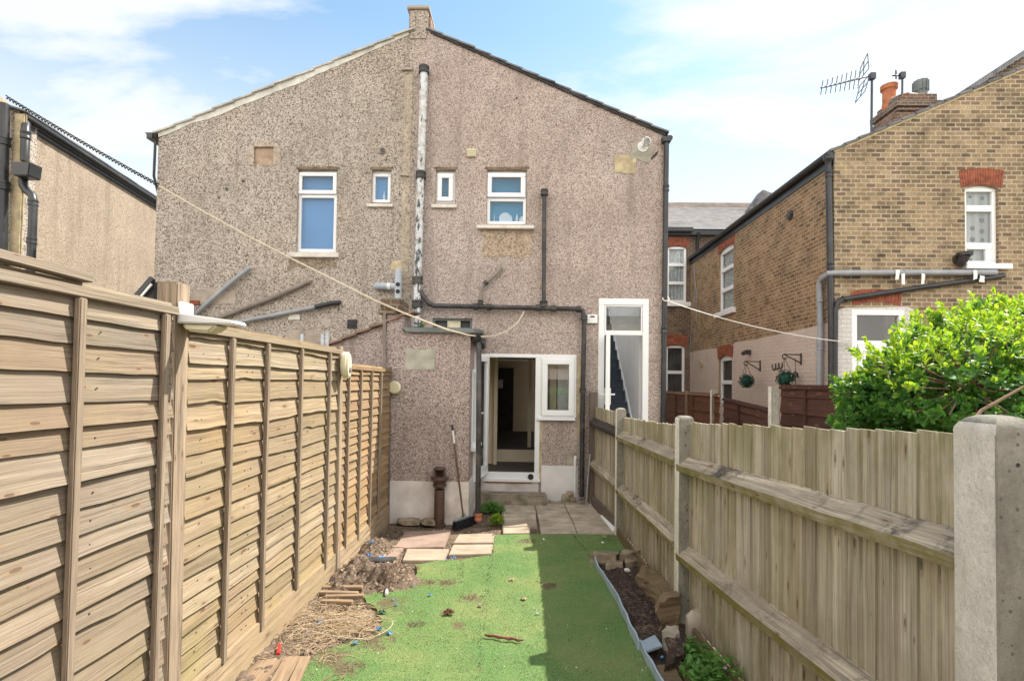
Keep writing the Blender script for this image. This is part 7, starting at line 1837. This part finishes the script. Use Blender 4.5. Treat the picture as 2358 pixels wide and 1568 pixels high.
crumbs('soil_crumbs', 260, Zq([(1090, 1225), (1150, 1200), (1240, 1230), (1130, 1245)], 0), M_SOIL, 'loose soil around the weeds', .006, .016, 6, soil_z)
tpz = lambda x, y: turf_z(x, y) + .008
crumbs('lawn_litter', 260, TURF, M_WHITEP, 'tiny white bits scattered over the lawn', .003, .008, 8, tpz)
crumbs('lawn_soil', 330, TURF, M_SOILD, 'dark soil specks scattered over the lawn', .004, .011, 9, tpz)
for k, (x, y) in enumerate(((1090, 1380), (1030, 1345), (985, 1345), (1215, 1250), (1265, 1352), (1400, 1243), (960, 1442), (1035, 1412), (810, 1540))):
    p = onZ(x, y, 0); rr = (.10, .09, .08, .12, .07, .07, .07, .05, .12)[k]
    crumbs('lawn_soil', 70, [Vector((p.x + rr * math.cos(a), p.y + rr * .7 * math.sin(a), 0)) for a in [j * .785 for j in range(8)]], (M_SOIL, M_SOILD)[k % 3 == 0], ('spilled soil on a worn patch of the lawn'), .004, .012, 20 + k, tpz)
crumbs('bed_crumbs', 800, BP, M_SOILD, 'dark crumbs of soil in the bed', .006, .02, 11, lambda x, y: .01)
for a_, b_ in seams:
    n_ = (b_ - a_).normalized(); q_ = Vector((-n_.y, n_.x, 0)) * .020
    crumbs('lawn_soil', int(230 * (b_ - a_).length), [a_ + q_, b_ + q_, b_ - q_, a_ - q_], M_SOILD, 'dark dirt caught in a joint of the lawn', .003, .010, 40, tpz)
random.seed(77)
def scrap(x, y, size, mat, label, group, z=None, name='plastic_scrap', cat='plastic scrap'):
    """crumpled scrap with a torn outline, lying on the ground"""
    p = onZ(x, y, .02); zz = max(soil_z(p.x, p.y), turf_z(p.x, p.y)) + .012 if z is None else z; n_ = 11; mb = MB(); vs = [(p.x, p.y, zz + size * .22)]
    a0 = U(0, 6); st_ = U(.5, .95)
    for ring, rr in ((1, .55), (2, 1.0)):
        for k in range(n_):
            an = a0 + 6.283 * k / n_; r_ = size * .62 * rr * U(.55, 1.15)
            vs.append((p.x + r_ * math.cos(an), p.y + r_ * st_ * math.sin(an), zz + (size * U(.0, .42) if ring == 1 else size * U(-.05, .16))))
    fs = []
    for k in range(n_):
        k2 = (k + 1) % n_; fs += [(0, 1 + k, 1 + k2), (1 + k, 1 + n_ + k, 1 + n_ + k2, 1 + k2)]
    mb.add(vs, fs); return tag(mb.build(name, mat, recalc=False, smooth=False), label, cat, group)
for x, y, s_, lab in ((855, 1270, .05, 'blue plastic scrap on the half buried slab, at its back'), (848, 1283, .06, 'blue plastic scrap on the half buried slab, at its front left'), (878, 1284, .07, 'blue plastic scrap on the half buried slab, at its front right'), (1044, 1284, .05, 'large blue plastic scrap on the turf in front of the buff slab'),
                      (1030, 1289, .03, 'small blue plastic scrap beside the large one at the buff slab'), (950, 1349, .025, 'blue plastic scrap on the lawn below the soil heap'), (905, 1380, .025, 'blue plastic scrap on the lawn right of the wood offcuts'), (912, 1393, .03, 'blue plastic scrap on the lawn above the green lump'),
                      (990, 1370, .03, 'blue plastic scrap near the worn seam of the lawn'), (735, 1436, .05, 'light blue plastic strip under the pale cord'), (872, 1448, .045, 'blue plastic scrap at the right end of the straw'), (896, 1458, .04, 'blue plastic scrap on the lawn right of the straw'), (818, 1480, .035, 'blue plastic scrap on the lawn in front of the straw'), (706, 1468, .03, 'blue plastic scrap in the straw near the fence')):
    scrap(x, y, s_, M_BLUEPL, lab, 'blue plastic scraps')
scrap(880, 1410, .06, simple('dark_green_plastic', (.015, .09, .07), .4, .4, 0, .2, 12), 'dark green crumpled plastic lump at the edge of the straw', None, None, 'plastic_lump')
scrap(684, 1456, .05, simple('teal_plastic', (.08, .22, .24), .4, .4, 0, .2, 12), 'teal crumpled plastic lump near the fence foot', None, None, 'plastic_lump')
scrap(1033, 1412, .09, simple('dead_leaf', (.13, .05, .03), .8, .2, 0, .3, 30), 'large brown dead leaf in the middle of the lawn', None, None, 'dead_leaf', 'leaf')
scrap(1252, 1242, .03, M_WHITEP, 'white scrap on the shaded turf by the patio', None, None, 'paper_scrap', 'scrap')
scrap(1388, 1250, .045, M_WHITEP, 'white strip on the shaded turf near the bed', None, None, 'paper_scrap', 'scrap')
scrap(1106, 1394, .04, M_STONEP, 'pale crumpled scrap on the turf seam', None, None, 'paper_scrap', 'scrap')
scrap(1237, 1412, .03, simple('lilac_plastic', (.45, .48, .68), .4, .4), 'lilac plastic scrap at the shadow edge of the turf', None, None, 'plastic_scrap')
for x, y, s_, lab in ((1178, 1334, .05, 'dry leaf on the sunlit turf strip, farther one'), (1206, 1378, .05, 'dry leaf on the sunlit turf strip, nearer one')): scrap(x, y, s_, M_STRAW, lab, 'dry leaves', None, 'dry_leaf', 'leaf')
p0, p1 = onZ(640, 1506, .05), onZ(643, 1482, .05); m = MB(); m.tube([tuple(p0), tuple(p0.lerp(p1, .85)), tuple(p1)], [.013, .013, .008], 10); tag(m.build('red_tube', M_REDPL), 'red plastic tube standing out of the soil by the fence foot', 'tube')
p0, p1 = onZ(890, 1368, .03), onZ(891, 1346, .03); m = MB(); m.tube([tuple(p0), tuple(p1)], [.014, .010], 10); o = tag(m.build('small_bottle', M_WHITEP), 'small dark banded white bottle lying below the soil heap', 'bottle')
m = MB(); m.tube([tuple(p0.lerp(p1, .45)), tuple(p0.lerp(p1, .75))], .0145, 10); m.build('band', M_IRON, o)
p0, p1 = onZ(1116, 1463, .03), onZ(1205, 1474, .03); m = MB(); pts = [p0.lerp(p1, k / 8) + Vector((0, U(-.012, .012), U(0, .01))) for k in range(9)]; m.tube([tuple(p) for p in pts], [.007, .010, .008, .011, .007, .012, .008, .008, .004], 6); tag(m.build('bark_stick', simple('red_bark', (.20, .075, .055), .9, .2, 0, .3, 25)), 'reddish bark stick lying across the turf seam strip', 'stick')
for (x0, y0, x1, y1, lab) in ((742, 1568, 795, 1550, 'dark twig at the bottom edge of the lawn'), (780, 1570, 800, 1548, 'short pale twig beside the dark twig')):
    a_, b_ = onZ(x0, y0, .03), onZ(x1, y1, .03); m = MB(); m.tube([tuple(a_), tuple(a_.lerp(b_, .5) + Vector((0, .01, .01))), tuple(b_)], .004, 5); tag(m.build('twig', M_TWIG), lab, 'twig')
# =================================================================== garden end behind the viewer, mirrored in the panes
def hedge():
    t = thing('hedge', 'clipped green hedge across the garden end behind the viewer', 'hedge', (.6, -5.2, 0)); mb = MB()
    for k in range(5200):
        x, y, z = U(-3, 5), U(-5.6, -4.8), U(.1, 1.55); z = min(z, 1.5 + .12 * noise.noise(Vector((x * 2, y, 0))))
        f = random.choice((0, 1, 2)); 
        if f == 0: y = -4.8 + U(-.05, .08)
        elif f == 1: z = 1.5 + .15 * noise.noise(Vector((x * 2, y, 0)))
        d1 = Vector((U(-1, 1), U(-1, 1), U(-.4, 1))).normalized(); d2 = d1.cross(Vector((rnd(), rnd(), rnd() + .1))).normalized(); p = Vector((x, y, z)); s_ = U(.05, .09)
        mb.add([p, p + d1 * s_ + d2 * s_ * .4, p + d1 * s_ * 2, p + d1 * s_ - d2 * s_ * .4], [(0, 1, 2, 3)])
    mb.build('foliage', M_LEAF, t, recalc=False)
hedge()
m = MB(); m.box(-6, 8, -6.3, -6.22, 0, 2.0); tag(m.build('back_fence', M_BROWNF), 'brown close boarded fence behind the hedge', 'fence')
rb = thing('opposite_house', 'yellow brick house across the gardens with a pale painted band', 'house', (3, -15, 0))
m = MB(); m.box(-9, 13, -16, -15, 2.7, 5.9); m.build('wall', M_BRICK, rb, smooth=False)
m = MB(); m.box(-9, 13, -16, -14.995, 0, 2.69); m.build('painted_band', M_PAINTBR, rb, smooth=False)
m = MB(); m.prism([(-9.2, -14.8, 5.9), (-9.2, -20, 8.6), (-9.2, -20, 5.9)], (22.4, 0, 0)); m.build('roof', M_TILE, rb, smooth=False)
bpy.context.view_layer.update()
